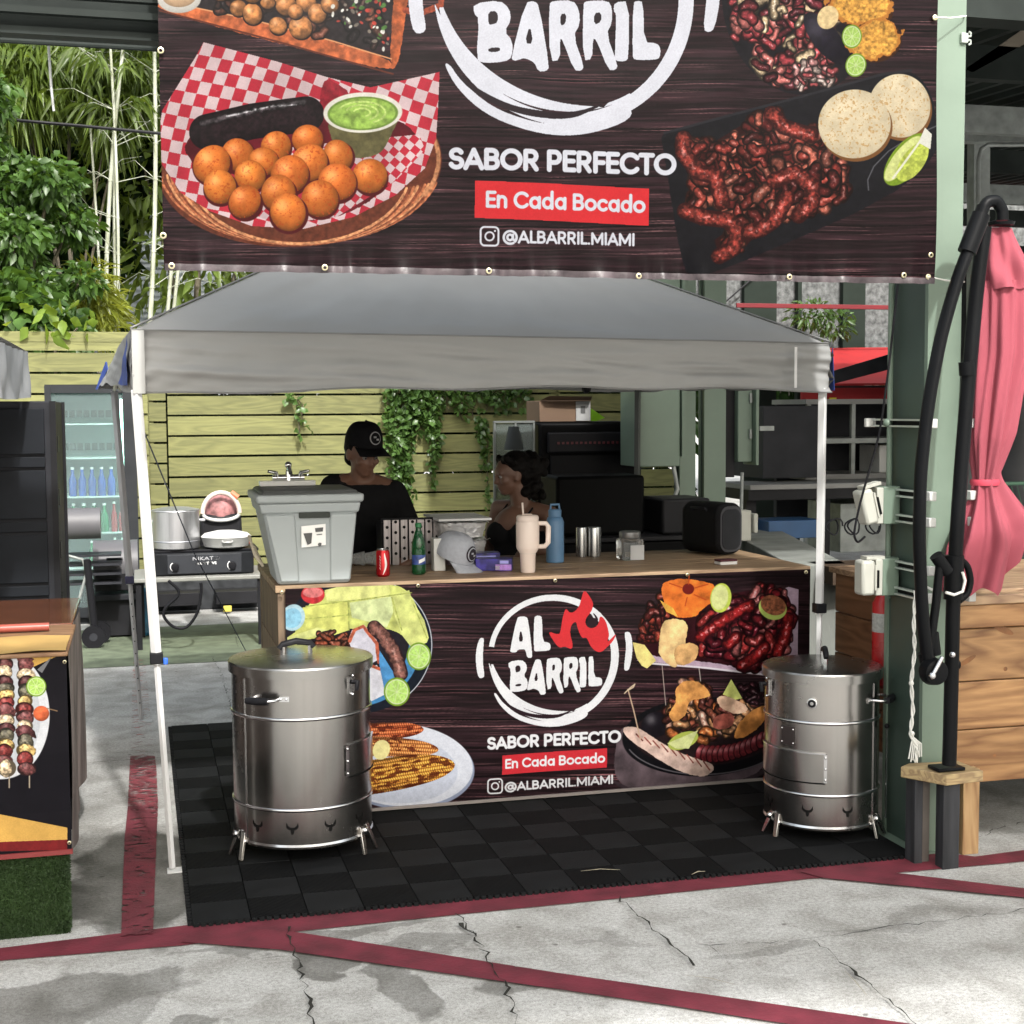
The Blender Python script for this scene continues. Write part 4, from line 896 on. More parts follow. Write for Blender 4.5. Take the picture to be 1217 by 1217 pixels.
# big pale leaves of a climbing plant at the fence top
ph = thing('climbing_plant', 'big pale yellow green leaves of a climber spilling over the fence top at left', 'plant', (-.75, 13.6, 0))
MB().tube([(-.75, 13.6, 0), (-.72, 13.62, 1.2), (-.7, 13.55, 2.3), (-.5, 13.45, 2.5)], [.02, .018, .014, .008], 6).build('stem', bark, ph, smooth=50)
rg = np.random.default_rng(8)
for i in range(26):
    p = np.array([[rg.uniform(-1.1, -.35), rg.uniform(13.2, 13.5), rg.uniform(2.36, 2.72)]]); d = rg.normal(size=(1, 3))*[.7, .3, .5]+[0, -.4, -.1]
    leaf_obj('leaf', leafmat('pale_climber_leaf', (.19, .27, .04), (.08, .15, .02), .3, .35), p, d, .17, ph, aspect=.75, droop=.5, seed=i)
# bamboo
def bamboo(label, base, top, r, seed, group='bamboo canes behind the fence', leaves=260):
    t = thing('bamboo_cane', label, 'bamboo', base, group); b = Vector(base); e = Vector(top); pts = []; rs = []
    k = 17
    rr = random.Random(seed); bend = Vector((rr.uniform(-.22, .22), rr.uniform(-.1, .1), 0))
    for i in range(k+1):
        u = i/k; p = b.lerp(e, u)+bend*math.sin(u*3.1)+Vector((.1*u**3, 0, -.15*u**3))
        pts.append(p); rs.append(r*(1-.45*u))
    V = MB(); V.tube([p for p in pts], rs, 8)
    for i in range(1, k):
        q = pts[i]; d = (pts[i+1]-pts[i-1]).normalized()*.008; V.tube([q-d, q+d], rs[i]*1.22, 8)
    V.build('cane', culm_m, t, smooth=50)
    tw = MB(); P = []; N = []
    for i in range(8, k+1):
        for s in range(1 if i < 12 else 2):
            a = rr.uniform(0, 6.28); d = Vector((math.cos(a), math.sin(a)*.7, rr.uniform(.2, .7))); q = pts[i]; L_ = rr.uniform(.3, .85)
            m1 = q+d*L_*.6; m2 = q+d*L_+Vector((0, 0, -.22*L_)); tw.tube([q, m1, m2], [.005, .0035, .0015], 4)
            if i < 13: continue
            for j in range(leaves//20):
                u = rr.uniform(.25, 1); p = q.lerp(m1, u*1.6) if u < .6 else m1.lerp(m2, (u-.6)*2.5)
                P.append(p); N.append((d.x+rr.uniform(-.7, .7), d.y+rr.uniform(-.7, .7), rr.uniform(-1.3, .2)))
    stuff(tw.build('twigs', culm_m, t, smooth=50))
    if P: leaf_obj('foliage', lime_l, P, N, .26, t, aspect=.12, droop=.7, seed=seed, kind='oval')
    return t
for i, (px, tx, r, lab) in enumerate([(118, 112, .022, 'thin pale bamboo cane nearest the broadleaf tree, with long hanging leaves'), (131, 148, .030, 'pale bamboo cane with a teal tie, second from the left'), (141, 168, .032, 'thick pale bamboo cane in the middle of the clump'), (153, 205, .026, 'bamboo cane leaning right behind the hanging banner'), (164, 232, .024, 'rightmost leaning bamboo cane in front of the white slatted wall'), (146, 130, .020, 'slim bamboo cane crossing the middle of the clump'), (122, 80, .018, 'slim bamboo cane bending left over the tree')]):
    b = at(px, 480, y=15.6+i*.13); e = at(tx, -60, y=15.4+i*.1)
    bamboo(lab, (b.x, b.y, 0), tuple(e), r, 20+i)
tree('bamboo_thicket', 'bright yellow green mass of bamboo leaves hanging at the top left', 'bamboo', (-.7, 16.6, 0),
     [(-.6, 16.4, 5.55, .75, .5, .45), (-1.2, 16.3, 5.4, .6, .5, .5), (0.1, 16.4, 5.5, .5, .4, .35), (-1.1, 16.2, 5.1, .4, .3, .25), (-.2, 16.2, 5.0, .25, .25, .3)], lime_l, 3600, .28, 33, trunk=.04, aspect=.12, droop=1.3)
tree('fan_palm', 'low spiky yellow green plant at the foot of the bamboo canes', 'plant', (-.45, 15.2, 0),
     [(-.42, 15.2, 2.95, .25, .25, .35), (-.3, 15.2, 2.7, .22, .2, .25)], leafmat('yellow_leaf', (.24, .27, .05), (.11, .14, .02), .4, .4), 700, .2, 35, trunk=.03, aspect=.14, droop=.6)
for i, (x, y, s, lab) in enumerate([(.75, 17.4, 41, 'pale green leaves of a small tree above the grey canopy corner'), (6.4, 17.5, 43, 'yellow green tree seen through the grey screen at right'), (8.6, 19, 44, 'tall tree far behind the right hand roof'), (3.2, 18.2, 42, 'leafy tree behind the fence and the hanging banner')]):
    tree('garden_tree', lab, 'tree', (x, y, 0), [(x, y, 3.6, 1.1, .7, 1.0), (x-.6, y, 4.6, .9, .7, .8), (x+.7, y+.2, 4.3, .9, .7, .9), (x, y+.3, 5.4, 1, .8, .8)], [lime_l, lime_l, lush, lush][i], 2600, .22, s, aspect=.3)
# hedge added behind the fence, near-black so the board gaps look shaded
stuff(tag(leaf_obj('hedge', deep, *crown_points(14000, [(x, 13.85, .62, .75, .26, .62) for x in np.arange(-3.2, 4.9, 1.0)]+[(x+.5, 13.85, 1.65, .75, .26, .62) for x in np.arange(-3.2, 4.5, 1.0)], 90, .2), .2, aspect=.6, seed=91), 'added dark hedge backing the gaps of the board fence', 'hedge'))
tree('shade_backing', 'added dark leaf mass, shade in its colour, behind the bamboo canes at the left', 'tree', (-1.6, 18.2, 0),
     [(-1.5, 18.0, 4.5, 1.2, .6, 1.3), (-1.4, 17.6, 2.9, 1.1, .5, 1.0), (-.4, 18.0, 5.4, .8, .6, 1.0), (-.5, 17.9, 3.9, .45, .5, .7), (.35, 18.1, 5.1, .8, .5, .8), (-2.9, 18, 4.2, 1.3, .6, 1.6)], deep, 9000, .26, 71, trunk=.12, aspect=.5)  # dark backing added to stand for the shade between the canes
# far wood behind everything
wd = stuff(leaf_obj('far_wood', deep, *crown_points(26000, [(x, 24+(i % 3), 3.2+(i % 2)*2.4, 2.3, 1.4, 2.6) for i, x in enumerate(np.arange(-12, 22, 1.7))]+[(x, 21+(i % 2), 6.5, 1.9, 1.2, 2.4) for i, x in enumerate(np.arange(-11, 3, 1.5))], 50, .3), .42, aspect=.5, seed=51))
# ivy on the fence
ivy = thing('ivy', 'ivy with small glossy leaves hanging in strands over the board fence', 'ivy', (2.4, FY-.05, 0))
rg = np.random.default_rng(12); P = []; st = MB()
def strand(pxa, pya, pxb, pyb, n, wd):
    a, b = at(pxa, pya, y=FY-.05), at(pxb, pyb, y=FY-.05); pp = []
    for i in range(7): pp.append(a.lerp(b, i/6)+Vector((rg.normal()*.012, 0, 0)))
    st.tube(pp, .005, 5)
    for i in range(n):
        u = rg.random(); q = a.lerp(b, u); P.append((q.x+rg.normal()*wd, q.y-abs(rg.normal())*.04-.01, q.z+rg.normal()*.03))
for px in range(460, 520, 5): strand(px, 455, px+R_.uniform(-3, 6), R_.uniform(492, 540), 74, .035)
for px in (463, 468, 473, 478, 482): strand(px, 520, px+3, R_.uniform(585, 615), 75, .03)
for px in range(520, 622, 5): strand(px, 455, px+R_.uniform(-5, 8), R_.uniform(468, 500), 20, .05)
for px, y1 in ((513, 580), (518, 545), (573, 560), (580, 600), (568, 520)): strand(px, 500, px, y1, 46, .018)
for px, y1 in ((352, 520), (357, 505), (345, 478)): strand(px, 470, px+3, y1, 14, .03)
stuff(st.build('stem', bark, ivy, smooth=50)); P = np.array(P); N = rg.normal(size=(len(P), 3))*[.8, .35, .6]+[0, -.7, -.35]
stuff(leaf_obj('foliage', ivyl, P, N, .062, ivy, aspect=.8, droop=.3, seed=4))

# ------------------------------------------------------------------ white slatted house
hs = thing('slatted_house', 'white house wall of narrow horizontal slats behind the bamboo', 'building', (1.5, 20, 0))
ws = mat('white_siding', (.62, .66, .70), .7, noise=.1, scale=3)
MB().box(-.6, 3.6, 20.02, 23, 0, 4.6).build('wall', ws, hs)
mb = MB()
for k in range(62): mb.box(-.6, 3.6, 19.99, 20.018, .075*k+.012, .075*k+.055)
stuff(mb.build('slat', ws, hs))
MB().prism([(-1, 19.7, 4.6), (4, 19.7, 4.6), (4, 23, 5.6), (-1, 23, 5.6)], (0, 0, .1)).build('roof', mat('grey_roof', (.2, .2, .2), .8), hs)

# ------------------------------------------------------------------ steel food-hall frame: beams, roof, columns
gp = mat('pale_green_paint', (.135, .185, .142), .5, noise=.07, scale=5, bump=.05, bscale=30)
dkm = mat('dark_roof_steel', (.022, .027, .025), .6, noise=.3, scale=4)
galv = mat('galvanised_steel', (.26, .28, .27), .5, .3, noise=.25, scale=12)
beam = thing('roof_beam', 'dark ribbed steel roof beam across the top left of the frame', 'beam', (0, 4.95, 2.93))
MB().box(-4, 2.95, 4.95, 5.08, 2.975, 3.0).build('flange', dkm, beam); MB().box(-4, 2.95, 5.0, 5.03, 3.0, 3.22).build('web', dkm, beam); MB().box(-4, 2.95, 4.95, 5.08, 3.22, 3.245).build('flange', dkm, beam)
for k in range(3): MB().box(-4, 2.95, 4.9-.02*k, 4.93-.02*k, 3.03+.05*k, 3.052+.05*k).build('rail', dkm, beam)
MB().tube([(-4, 4.93, 2.945), (2.9, 4.93, 2.945)], .009, 8).build('conduit', dkm, beam)
hall = thing('hall_roof', 'dark corrugated roof over the food hall at right', 'roof', (7, 10, 3.4))
mb = MB(); V = []; F = []
xs = [3.0+.04*i for i in range(230)]
for i, x in enumerate(xs): z = 3.5+.02*(1 if (i//2) % 2 else -1)+.02*(x-3); V += [(x, 4.9, z), (x, 13, z+.36), (x, 4.9, z+.012), (x, 13, z+.372)]
for i in range(len(xs)-1): a = 4*i; F += [(a, a+1, a+5, a+4), (a+2, a+6, a+7, a+3)]
mb.add(V, F); mb.build('roof_sheet', dkm, hall, fix=False)
for y in (6.2, 7.6, 9.1, 10.8, 12.5): MB().box(3.0, 12, y, y+.07, 3.3+.03*(y-5), 3.46+.03*(y-5)).build('purlin', galv if y in (7.6, 10.8) else dkm, hall)
MB().box(3.06, 12, 4.93, 5.06, 3.24, 3.5).build('edge_beam', dkm, hall)

C1 = (at(810, 520, y=8.4).x, at(826, 520, y=8.4).x); C2 = (at(839, 520, y=8.4).x, at(862, 520, y=8.4).x); C3 = at(877, 500, y=8.45).x
def ibeam_column(label, x0, x1, y0, y1, h, group='pale green steel columns'):
    c = thing('steel_column', label, 'column', ((x0+x1)/2, (y0+y1)/2, 0), group)
    mb = MB(); mb.box(x0, x1, y0, y1, .012, h); mb.build('shaft', gp, c, bevel=.003)
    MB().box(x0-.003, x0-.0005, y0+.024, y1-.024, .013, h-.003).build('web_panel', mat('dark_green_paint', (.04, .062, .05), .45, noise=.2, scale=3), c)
    for yy in (y0+.002, y1-.022): MB().box(x0-.012, x1+.003, yy-.003, yy+.02, .012, h-.002).build('flange', gp, c)
    MB().box(x0-.06, x1+.05, y0-.02, y1+.04, 0.0, .012).build('base_plate', gp, c)
    return c
ibeam_column('tall pale green steel column at the right corner of the tent, in front', 2.935, 3.062, 4.855, 5.155, 3.6)
ibeam_column('pale green steel column behind the counter next to the black loudspeaker', C1[0], C1[1], 8.4, 8.5, 3.6)
ibeam_column('sunlit pale green steel column just right of the pair of columns behind the counter', C2[0], C2[1], 8.4, 8.5, 3.6)

# unseen awning, known only by its shadow edge, kept shallow to admit sky light
aw = thing('shade_awning', 'unseen flat metal awning shaped to shade the forecourt in front of the stall', 'awning', (2, 1, 0))
mb = MB(); V = []; F = []
for i in range(111): x = -3.5+.1*i; z = 3.6+(.02 if i % 2 else 0); V += [(x, -.1, z), (x, 2.17, z), (x, -.1, z+.01), (x, 2.17, z+.01)]
for i in range(110): a = 4*i; F += [(a, a+1, a+5, a+4), (a+2, a+6, a+7, a+3)]
mb.add(V, F).build('roof_sheet', mat('white_roof_sheet', (.7, .7, .7), .5, .0), aw, fix=False)
for x in (-3.4, 7.3): MB().box(x, x+.12, .8, .92, 0, 3.6).build('post', gp, aw)

# ------------------------------------------------------------------ things behind at right
bk = mat('black_plastic', (.018, .018, .020), .45, noise=.2)
bk2 = mat('charcoal_panel', (.030, .031, .036), .5, noise=.2)
grm = mat('grey_laminate', (.20, .20, .195), .55, noise=.12)
def bx(name, label, cat, m, *b, bevel=.004, group=None):
    o = MB().box(*b).build(name, m, bevel=bevel); base_at(o, ((b[0]+b[1])/2, (b[2]+b[3])/2, b[4])); return tag(o, label, cat, group)
# electrical cabinets
eb = thing('electrical_cabinet', 'shaded pale green electrical cabinet hanging left of the back columns', 'cabinet', (3.09, 8.2, 1.39))
MB().box(2.95, 3.235, 8.2, 8.5, 1.39, 2.6).build('housing', gp, eb, bevel=.006); MB().box(3.245, 3.262, 8.19, 8.5, 1.45, 2.6).build('door_lip', gp, eb)
MB().tube([(3.2, 8.22, 1.39), (3.22, 8.2, 1.25), (3.18, 8.2, 1.15), (3.12, 8.2, 1.08)], .014, 8).build('conduit', galv, eb, smooth=60)
MB().box(2.97, 3.12, 8.15, 8.25, .92, 1.12).build('socket_box', mat('dim_grey_plastic', (.25, .25, .25), .5), eb, bevel=.006)
eb = thing('electrical_cabinet', 'open pale green electrical cabinet with a dark gap at its left, right of the columns', 'cabinet', (3.92, 8.45, 1.39))
MB().box(C3, C3+.10, 8.45, 8.55, 1.40, 2.0).build('housing', gp, eb, bevel=.005); MB().box(C3+.103, C3+.125, 8.4, 8.6, 1.38, 2.0).build('door', gp, eb, bevel=.003)
for z in (1.55, 1.78): MB().box(C3+.075, C3+.09, 8.43, 8.449, z, z+.06).build('latch', galv, eb)
MB().box(C3+.13, C3+.23, 8.4, 8.43, 1.6, 1.63).build('strut', galv, eb)
MB().box(C3-.07, C3-.001, 8.5, 8.56, 1.3, 2.2).build('dark_gap_fill', bk, eb)  # black plate fills the gap to make it look dark
SX = at(880, 600, y=8.1).x-3.86
eb2 = thing('socket_bracket', 'pale socket box on a pipe behind the loudspeaker', 'socket', (3.86, 8.1, .9))
MB().tube([(3.86+SX, 8.1, .85), (3.87+SX, 8.1, 1.35)], .012, 8).build('pipe', galv, eb2, smooth=60); MB().box(3.81+SX, 3.90+SX, 8.02, 8.10, .93, 1.12).build('box', mat('cream_plastic', (.40, .40, .355), .5, noise=.05), eb2, bevel=.008)
MB().box(3.905+SX, 3.935+SX, 8.0, 8.12, .98, 1.1).build('cover', MATS['cream_plastic'], eb2, bevel=.008)
# shelving and tables
bx('black_cabinet', 'plain black cabinet to the left of the dark shelving', 'cabinet', bk2, 4.16, 4.60, 9.0, 9.6, 1.26, 1.76)
sh = thing('shelf_unit', 'dark shelving with grey shelf edges behind the tent leg at right', 'shelf', (5.2, 9.2, 0))
MB().box(4.62, 5.9, 9.75, 9.8, .9, 1.79).build('back_panel', bk2, sh)
for z, m in ((1.235, grm), (1.49, galv), (1.77, grm)): MB().box(4.58, 5.9, 9.2, 9.76, z, z+.035).build('shelf', m, sh)
for x in (4.6, 4.95, 5.55, 5.88): MB().box(x, x+.03, 9.22, 9.25, 1.27, 1.77).build('upright', galv, sh)
bx('storage_box', 'white storage box standing on the lower shelf', 'box', mat('white_plastic', (.6, .6, .58), .5), 5.22, 5.5, 9.3, 9.6, 1.27, 1.47)
tb = thing('work_table', 'long grey topped work table with a black leg behind the counter at right', 'table', (4.6, 9.0, 0))
MB().box(3.93, 6.2, 8.7, 9.2, 1.20, 1.235).build('table_top', grm, tb, bevel=.004); MB().box(3.93, 6.2, 8.72, 9.18, 1.13, 1.199).build('apron', bk, tb)
for x in (3.95, 4.50, 6.1): MB().box(x, x+.07, 8.8, 8.87, 0, 1.13).build('leg', bk, tb)
bx('plastic_crate', 'blue plastic crate behind the loudspeaker', 'crate', mat('blue_plastic', (.02, .07, .17), .5), 4.02, 4.40, 8.6, 8.9, .88, 1.0)
bx('equipment_box', 'light grey box under the work table at right', 'box', galv, 4.7, 5.35, 8.9, 9.4, .74, 1.08)
cl = MB(); rg = random.Random(5)
for i in range(5):
    c = Vector((4.35+.15*i, 8.3, .98)); cl.tube([c+Vector(((.05+.012*math.sin(a*.31+i))*math.cos(a*.45+i), .01*a*.3, (.05+.015*math.cos(a*.5+i))*math.sin(a*.45+i))) for a in range(24)], .006, 6)
tag(base_at(cl.build('cable_coil', bk2, smooth=60), (4.6, 8.3, .9)), 'loose coil of dark cable on the grey trough', 'cable')
tr = thing('grey_trough', 'long grey planter trough running back behind the counter end', 'planter', (4.0, 7.5, 0))
conc = mat('grey_plank', (.17, .18, .165), .8, noise=.3, scale=5, stretch=(1, 1, .3), bump=.2)
MB().prism([(3.28, 6.75, 0), (3.58, 6.70, 0), (4.35, 9.4, 0), (3.98, 9.5, 0)], (0, 0, .93)).build('side_wall', conc, tr, bevel=.006)
MB().box(3.42, 3.75, 6.55, 6.85, .84, .93).build('end_board', mat('dark_wood_end', (.05, .035, .025), .7, noise=.4), tr)
# red canopy tent far behind
rt = thing('red_canopy', 'red canopy tent far behind at right with a white printed edge', 'tent', (8.0, 14, 0)); DZ = 0
rc = mat('red_canopy_cloth', (.33, .012, .014), .7, noise=.1)
MB().prism([(6.9, 14, 1.98), (10.4, 14, 2.0), (8.9, 15.6, 2.45), (6.9, 15.6, 2.42)], (0, 0, .02)).build('roof_panel', rc, rt)
MB().box(6.9, 10.4, 13.97, 13.99, 1.74, 1.98).build('valance', rc, rt); MB().box(6.9, 10.4, 13.94, 13.96, 1.955, 1.975).build('valance_seam', bk, rt)
MB().box(7.32, 8.35, 13.94, 13.955, 1.785, 1.825).build('printed_strip', mat('white_print', (.8, .8, .75), .6), rt); MB().box(7.22, 7.30, 13.94, 13.955, 1.77, 1.85).build('printed_badge', mat('yellow_print', (.75, .6, .05), .6), rt)
MB().prism([at(980, 444, y=13.6), at(1100, 408, y=13.6), at(1100, 428, y=13.6), at(980, 459, y=13.6)], (0, .02, 0)).build('dark_flap', bk2, rt)
for x in (7.0, 10.3): MB().box(x, x+.05, 14.05, 14.1, 0, 1.95).build('leg', galv, rt)
bx('red_rail', 'thin red rail in front of the grey screen', 'rail', mat('dull_red', (.16, .01, .015), .7), 6.6, 9.6, 15.0, 15.03, 2.88, 2.93)
# grey mesh screen with rust speckle
scn = thing('mesh_screen', 'speckled grey mesh screen with dark posts behind the canopy at right', 'screen', (8, 15.9, 0))
sm_ = mat('mesh_cloth', (.13, .135, .135), .9, noise=.4, scale=16, col2=(.065, .07, .068), bump=.6, bscale=70)
MB().box(5.2, 14, 15.9, 15.92, 2.2, 5.2).build('cloth', sm_, scn)
for x, w in ((5.75, .14), (6.5, .05), (7.05, .42), (7.75, .05), (8.35, .3), (9.6, .1)): MB().box(x, x+w, 15.8, 15.88, 0, 4.6).build('post', mat('green_black_steel', (.018, .025, .02), .6), scn)
MB().tube([(7.15, 15.75, 3.3), (6.6, 15.75, 2.85)], .01, 6).build('cable', bk, scn)
tree('ivy_bush', 'green shoots growing up the grey screen above the red canopy', 'plant', (7.85, 15.5, 0), [(7.8, 15.5, 2.85, .3, .12, .18), (8.1, 15.5, 2.75, .25, .12, .2)], ivyl, 420, .09, 77, trunk=.006, aspect=.35)
# dark back of the hall at far right
hw = thing('hall_back_wall', 'dark back wall of the food hall seen past the folded umbrella', 'wall', (9, 12, 0))
MB().box(7.75, 14, 12.6, 12.7, 0, 3.35).build('wall', mat('dark_wall', (.022, .024, .024), .8, noise=.3), hw)
def poly_at(name, pts, y, d, m, parent): return MB().prism([at(*p, y=y) for p in pts], (0, d, 0)).build(name, m, parent)
fr = thing('roof_truss', 'galvanised steel frame in the dark hall above the folded umbrella', 'frame', (4.6, 8, 0))
poly_at('cross_beam', [(1130, 148), (1300, 148), (1300, 168), (1130, 168)], 8, .1, galv, fr); poly_at('cross_beam', [(1130, 128), (1300, 131), (1300, 141), (1130, 139)], 8, .1, galv, fr)
poly_at('post', [(1158, 168), (1177, 168), (1170, 836), (1154, 836)], 8.1, .08, galv, fr)
p0 = at(1162, 255, y=7.9); MB().tube([at(1158, 845, y=7.9), at(1163, 190, y=7.9), at(1166, 177, y=7.9), at(1174, 172, y=7.9), at(1300, 172, y=7.9)], .014, 8).build('bent_pipe', galv, fr, smooth=60)
poly_at('soffit', [(1120, 88), (1300, 88), (1300, 103), (1120, 103)], 11.5, .3, dkm, fr)
fan = thing('ceiling_fan', 'ceiling fan with pale wooden blades under the hall roof', 'fan', tuple(at(1235, 30, y=6.2)))
bl = mat('fan_blade', (.22, .19, .15), .5, noise=.15)
c = at(1235, 22, y=6.2)
MB().prism([at(1147, 82, y=6.2), at(1156, 86, y=6.2), at(1222, 50, y=6.2), at(1217, 34, y=6.2)], (0, .012, .0)).build('blade', bl, fan)
MB().prism([at(1250, 10, y=6.2), at(1250, 26, y=6.2), at(1330, 40, y=6.2), at(1330, 26, y=6.2)], (0, .012, .0)).build('blade', bl, fan)
MB().lathe([(.02, .12), (.09, .1), (.1, 0), (.04, -.05)], c, 20).build('motor', bk, fan, smooth=40); MB().tube([c+Vector((0, 0, .1)), c+Vector((0, 0, .5))], .015, 8).build('rod', bk, fan)
tree('hall_tree', 'sunlit leaves in the gap under the hall roof at the right edge', 'tree', (8.6, 16.8, 0), [(8.7, 16.8, 5.6, .9, .4, .6), (10.2, 16.8, 5.5, .9, .4, .6), (7.6, 16.8, 5.5, .7, .4, .5)], leafmat('bright_leaf', (.4, .46, .3), (.2, .28, .1), .5, .4), 900, .2, 61, trunk=.05)
gm = thing('green_netting', 'green wire netting fence at the right edge behind the folded umbrella', 'fence', (5.2, 7.6, 0))
mb = MB(); a = at(1188, 575, y=7.6); b = at(1310, 625, y=7.6)
for i in range(56):
    x = a.x+i*.04
    mb.tube([(x, 7.6, .05), (x+.35, 7.6, a.z)], .0022, 3); mb.tube([(x+.35, 7.6, .05), (x, 7.6, a.z)], .0022, 3)
for k in range(4): MB().tube([(a.x+.85*k, 7.62, 0), (a.x+.85*k, 7.62, a.z+.03)], .02, 8).build('post', mat('green_wire', (.05, .13, .08), .5), gm, smooth=60)
stuff(mb.build('wire', mat('green_wire', (.05, .13, .08), .5), gm)); MB().tube([(a.x-.02, 7.6, a.z), (a.x+2.6, 7.6, a.z)], .012, 8).build('rail', MATS['green_wire'], gm)
bx('tarp_pile', 'dark grey tarpaulin covered stack at the right edge behind the umbrella', 'tarpaulin', mat('dark_tarp', (.06, .06, .065), .5, noise=.4, scale=3, bump=.6, bscale=6), 5.6, 7.2, 8.2, 9.2, 0, 2.0, bevel=.15)
# ------------------------------------------------------------------ printed banners
steel_b = mat('grommet_brass', (.75, .68, .45), .3, .9, noise=.1)
white_al = mat('white_powder_coat', (.58, .58, .58), .4, noise=.04)
black_pl = mat('black_moulded_plastic', (.012, .012, .014), .4, noise=.1)
def grommets(pts, y, parent, r=.011):
    sh = MB().lathe([(r*.45, -.002), (r*.55, -.005), (r*.9, -.004), (r, 0)], (0, 0, 0), 14, False, 'y').mesh('grommet', steel_b, smooth=60)
    for x, z in pts:
        o = bpy.data.objects.new('grommet', sh); scene.collection.objects.link(o); o.parent = parent; p = Vector((x, y, z))-org(parent); o.location = p; o.rotation_euler = (0, 0, 0)
def banner(name, label, x0, x1, z0, z1, y, paint, W, H, sag, rough, artx=None):
    A = Art(y, x0, x1, z0, z1, W, H); paint(A); A.gain = .585 if z1 > 2 else .665; im = A.image(name+'_print')
    b = thing(name, label, 'banner', ((x0+x1)/2, y, z0))
    MB().sheet(lambda u, v: (x0+(x1-x0)*u, y+sag(u, v), z0+(z1-z0)*v), 260, 60, uv=True).build('printed_cloth', printmat(name, im, rough), b, fix=False)
    o = b.children[0]
    for p in o.data.polygons: pass
    if o.data.polygons[0].normal.y > 0: o.data.flip_normals()
    o.data.polygons.foreach_set('use_smooth', [True]*len(o.data.polygons))
    MB().sheet(lambda u, v: (x0+(x1-x0)*u, y+sag(u, v)+.0035, z0+(z1-z0)*v), 260, 60).build('backing_cloth', mat('banner_back', (.05, .045, .05), .6), b, smooth=60)
    return b
def sag_top(u, v):
    r = .010*math.sin(u*9+1.2)*(1-v)+.006*math.sin(u*23+v*4)+.005*math.sin(v*11+u*3)
    e = math.exp(-v*34); return r+e*(.008*math.sin(u*190+3*math.sin(u*31))+.008*math.sin(u*77+1))
hb = banner('hanging_banner', 'big printed vinyl banner tied up high, with food pictures and white round logo', .096, 2.876, 2.206, 3.86, 4.745, paint_top, 2000, 1190, sag_top, .36)
gy = 4.733
def gpx(L, y): return [(p.x, p.z) for p in (at(a, b, y=y) for a, b in L)]
grommets(gpx([(194, 280), (204, 316), (386, 318), (581, 322), (759, 328), (938, 329), (1074, 327), (1103, 329), (1106, 303), (1111, 21), (191, 60)], gy), gy, hb)
# hem welded along the bottom edge
MB().sheet(lambda u, v: (.098+2.776*u, 4.741+sag_top(u, v*.0133)-.003-.004*v*(1-v), 2.203+.022*v), 260, 2).build('hem', mat('banner_hem', (.07, .055, .06), .4, noise=.4, scale=14, col2=(.03, .02, .025), bump=.3, bscale=30), hb, smooth=60)
cord = mat('white_cord', (.7, .7, .66), .7, noise=.1)
for a, b_, lab in (((1111, 21), (1148, 19), 'upper'), ((1103, 329), (1146, 335), 'lower')):
    p, q = at(*a, y=4.73), at(*b_, y=4.835); o = MB().tube([p, p.lerp(q, .5)+Vector((0, 0, -.004)), q, q+Vector((.03, .15, .01))], .0032, 6).build('banner_tie', cord, smooth=60)
    tag(base_at(o, p), lab+' white cord tying the hanging banner to the green column', 'cord')
# counter
CX0, CX1, CY0, CY1, CZ = .545, 3.012, 5.985, 6.90, 1.012
ctr = thing('serving_counter', 'long wooden serving counter with a printed banner on its front', 'counter', (1.8, 6.4, 0))
cw = wood('counter_board', (.33, .23, .14), (.17, .105, .06), .8, 0, .55, 1.6, .2)
rw = (CY1-CY0)/6
for k in range(6): MB().box(CX0, CX1, CY0+rw*k+.0015, CY0+rw*(k+1)-.0015, CZ-.03, CZ+R_.uniform(-.001, .001)).build('top_plank', cw, ctr, bevel=.003)
cw2 = wood('counter_post', (.26, .18, .11), (.12, .08, .05), .8, 2, .65, 1.6, .2)
for x in (CX0+.01, CX1-.07):
    for y in (CY0+.012, CY1-.07): MB().box(x, x+.06, y, y+.06, 0.0, CZ-.031).build('leg', cw2, ctr, bevel=.003)
MB().box(CX0+.071, CX1-.071, CY0+.03, CY0+.05, .25, CZ-.032).build('front_rail', cw2, ctr)
for i, k in enumerate(range(4)): MB().box(CX0+.012, CX0+.03, CY0+.075, CY1-.075, .05+.23*k, .05+.23*k+.225).build('side_board', cw2, ctr)
def sag_c(u, v): return .004*math.sin(u*14+2)*(1-v)+.003*math.sin(u*31)*math.sin(v*7)
cb = banner('counter_banner', 'printed banner on the counter front with the round logo between food pictures', .585, 3.003, .028, CZ-.012, 5.972, paint_counter, 1560, 640, sag_c, .30)
grommets(gpx([(335, 704), (497, 696), (660, 690), (817, 683), (958, 680), (500, 965), (660, 953), (814, 940)], 5.962), 5.964, cb, .009)
MB().box(.60, 2.995, 5.956, 5.966, .024, .036).build('bottom_batten', mat('pale_batten', (.16, .14, .13), .5), cb)

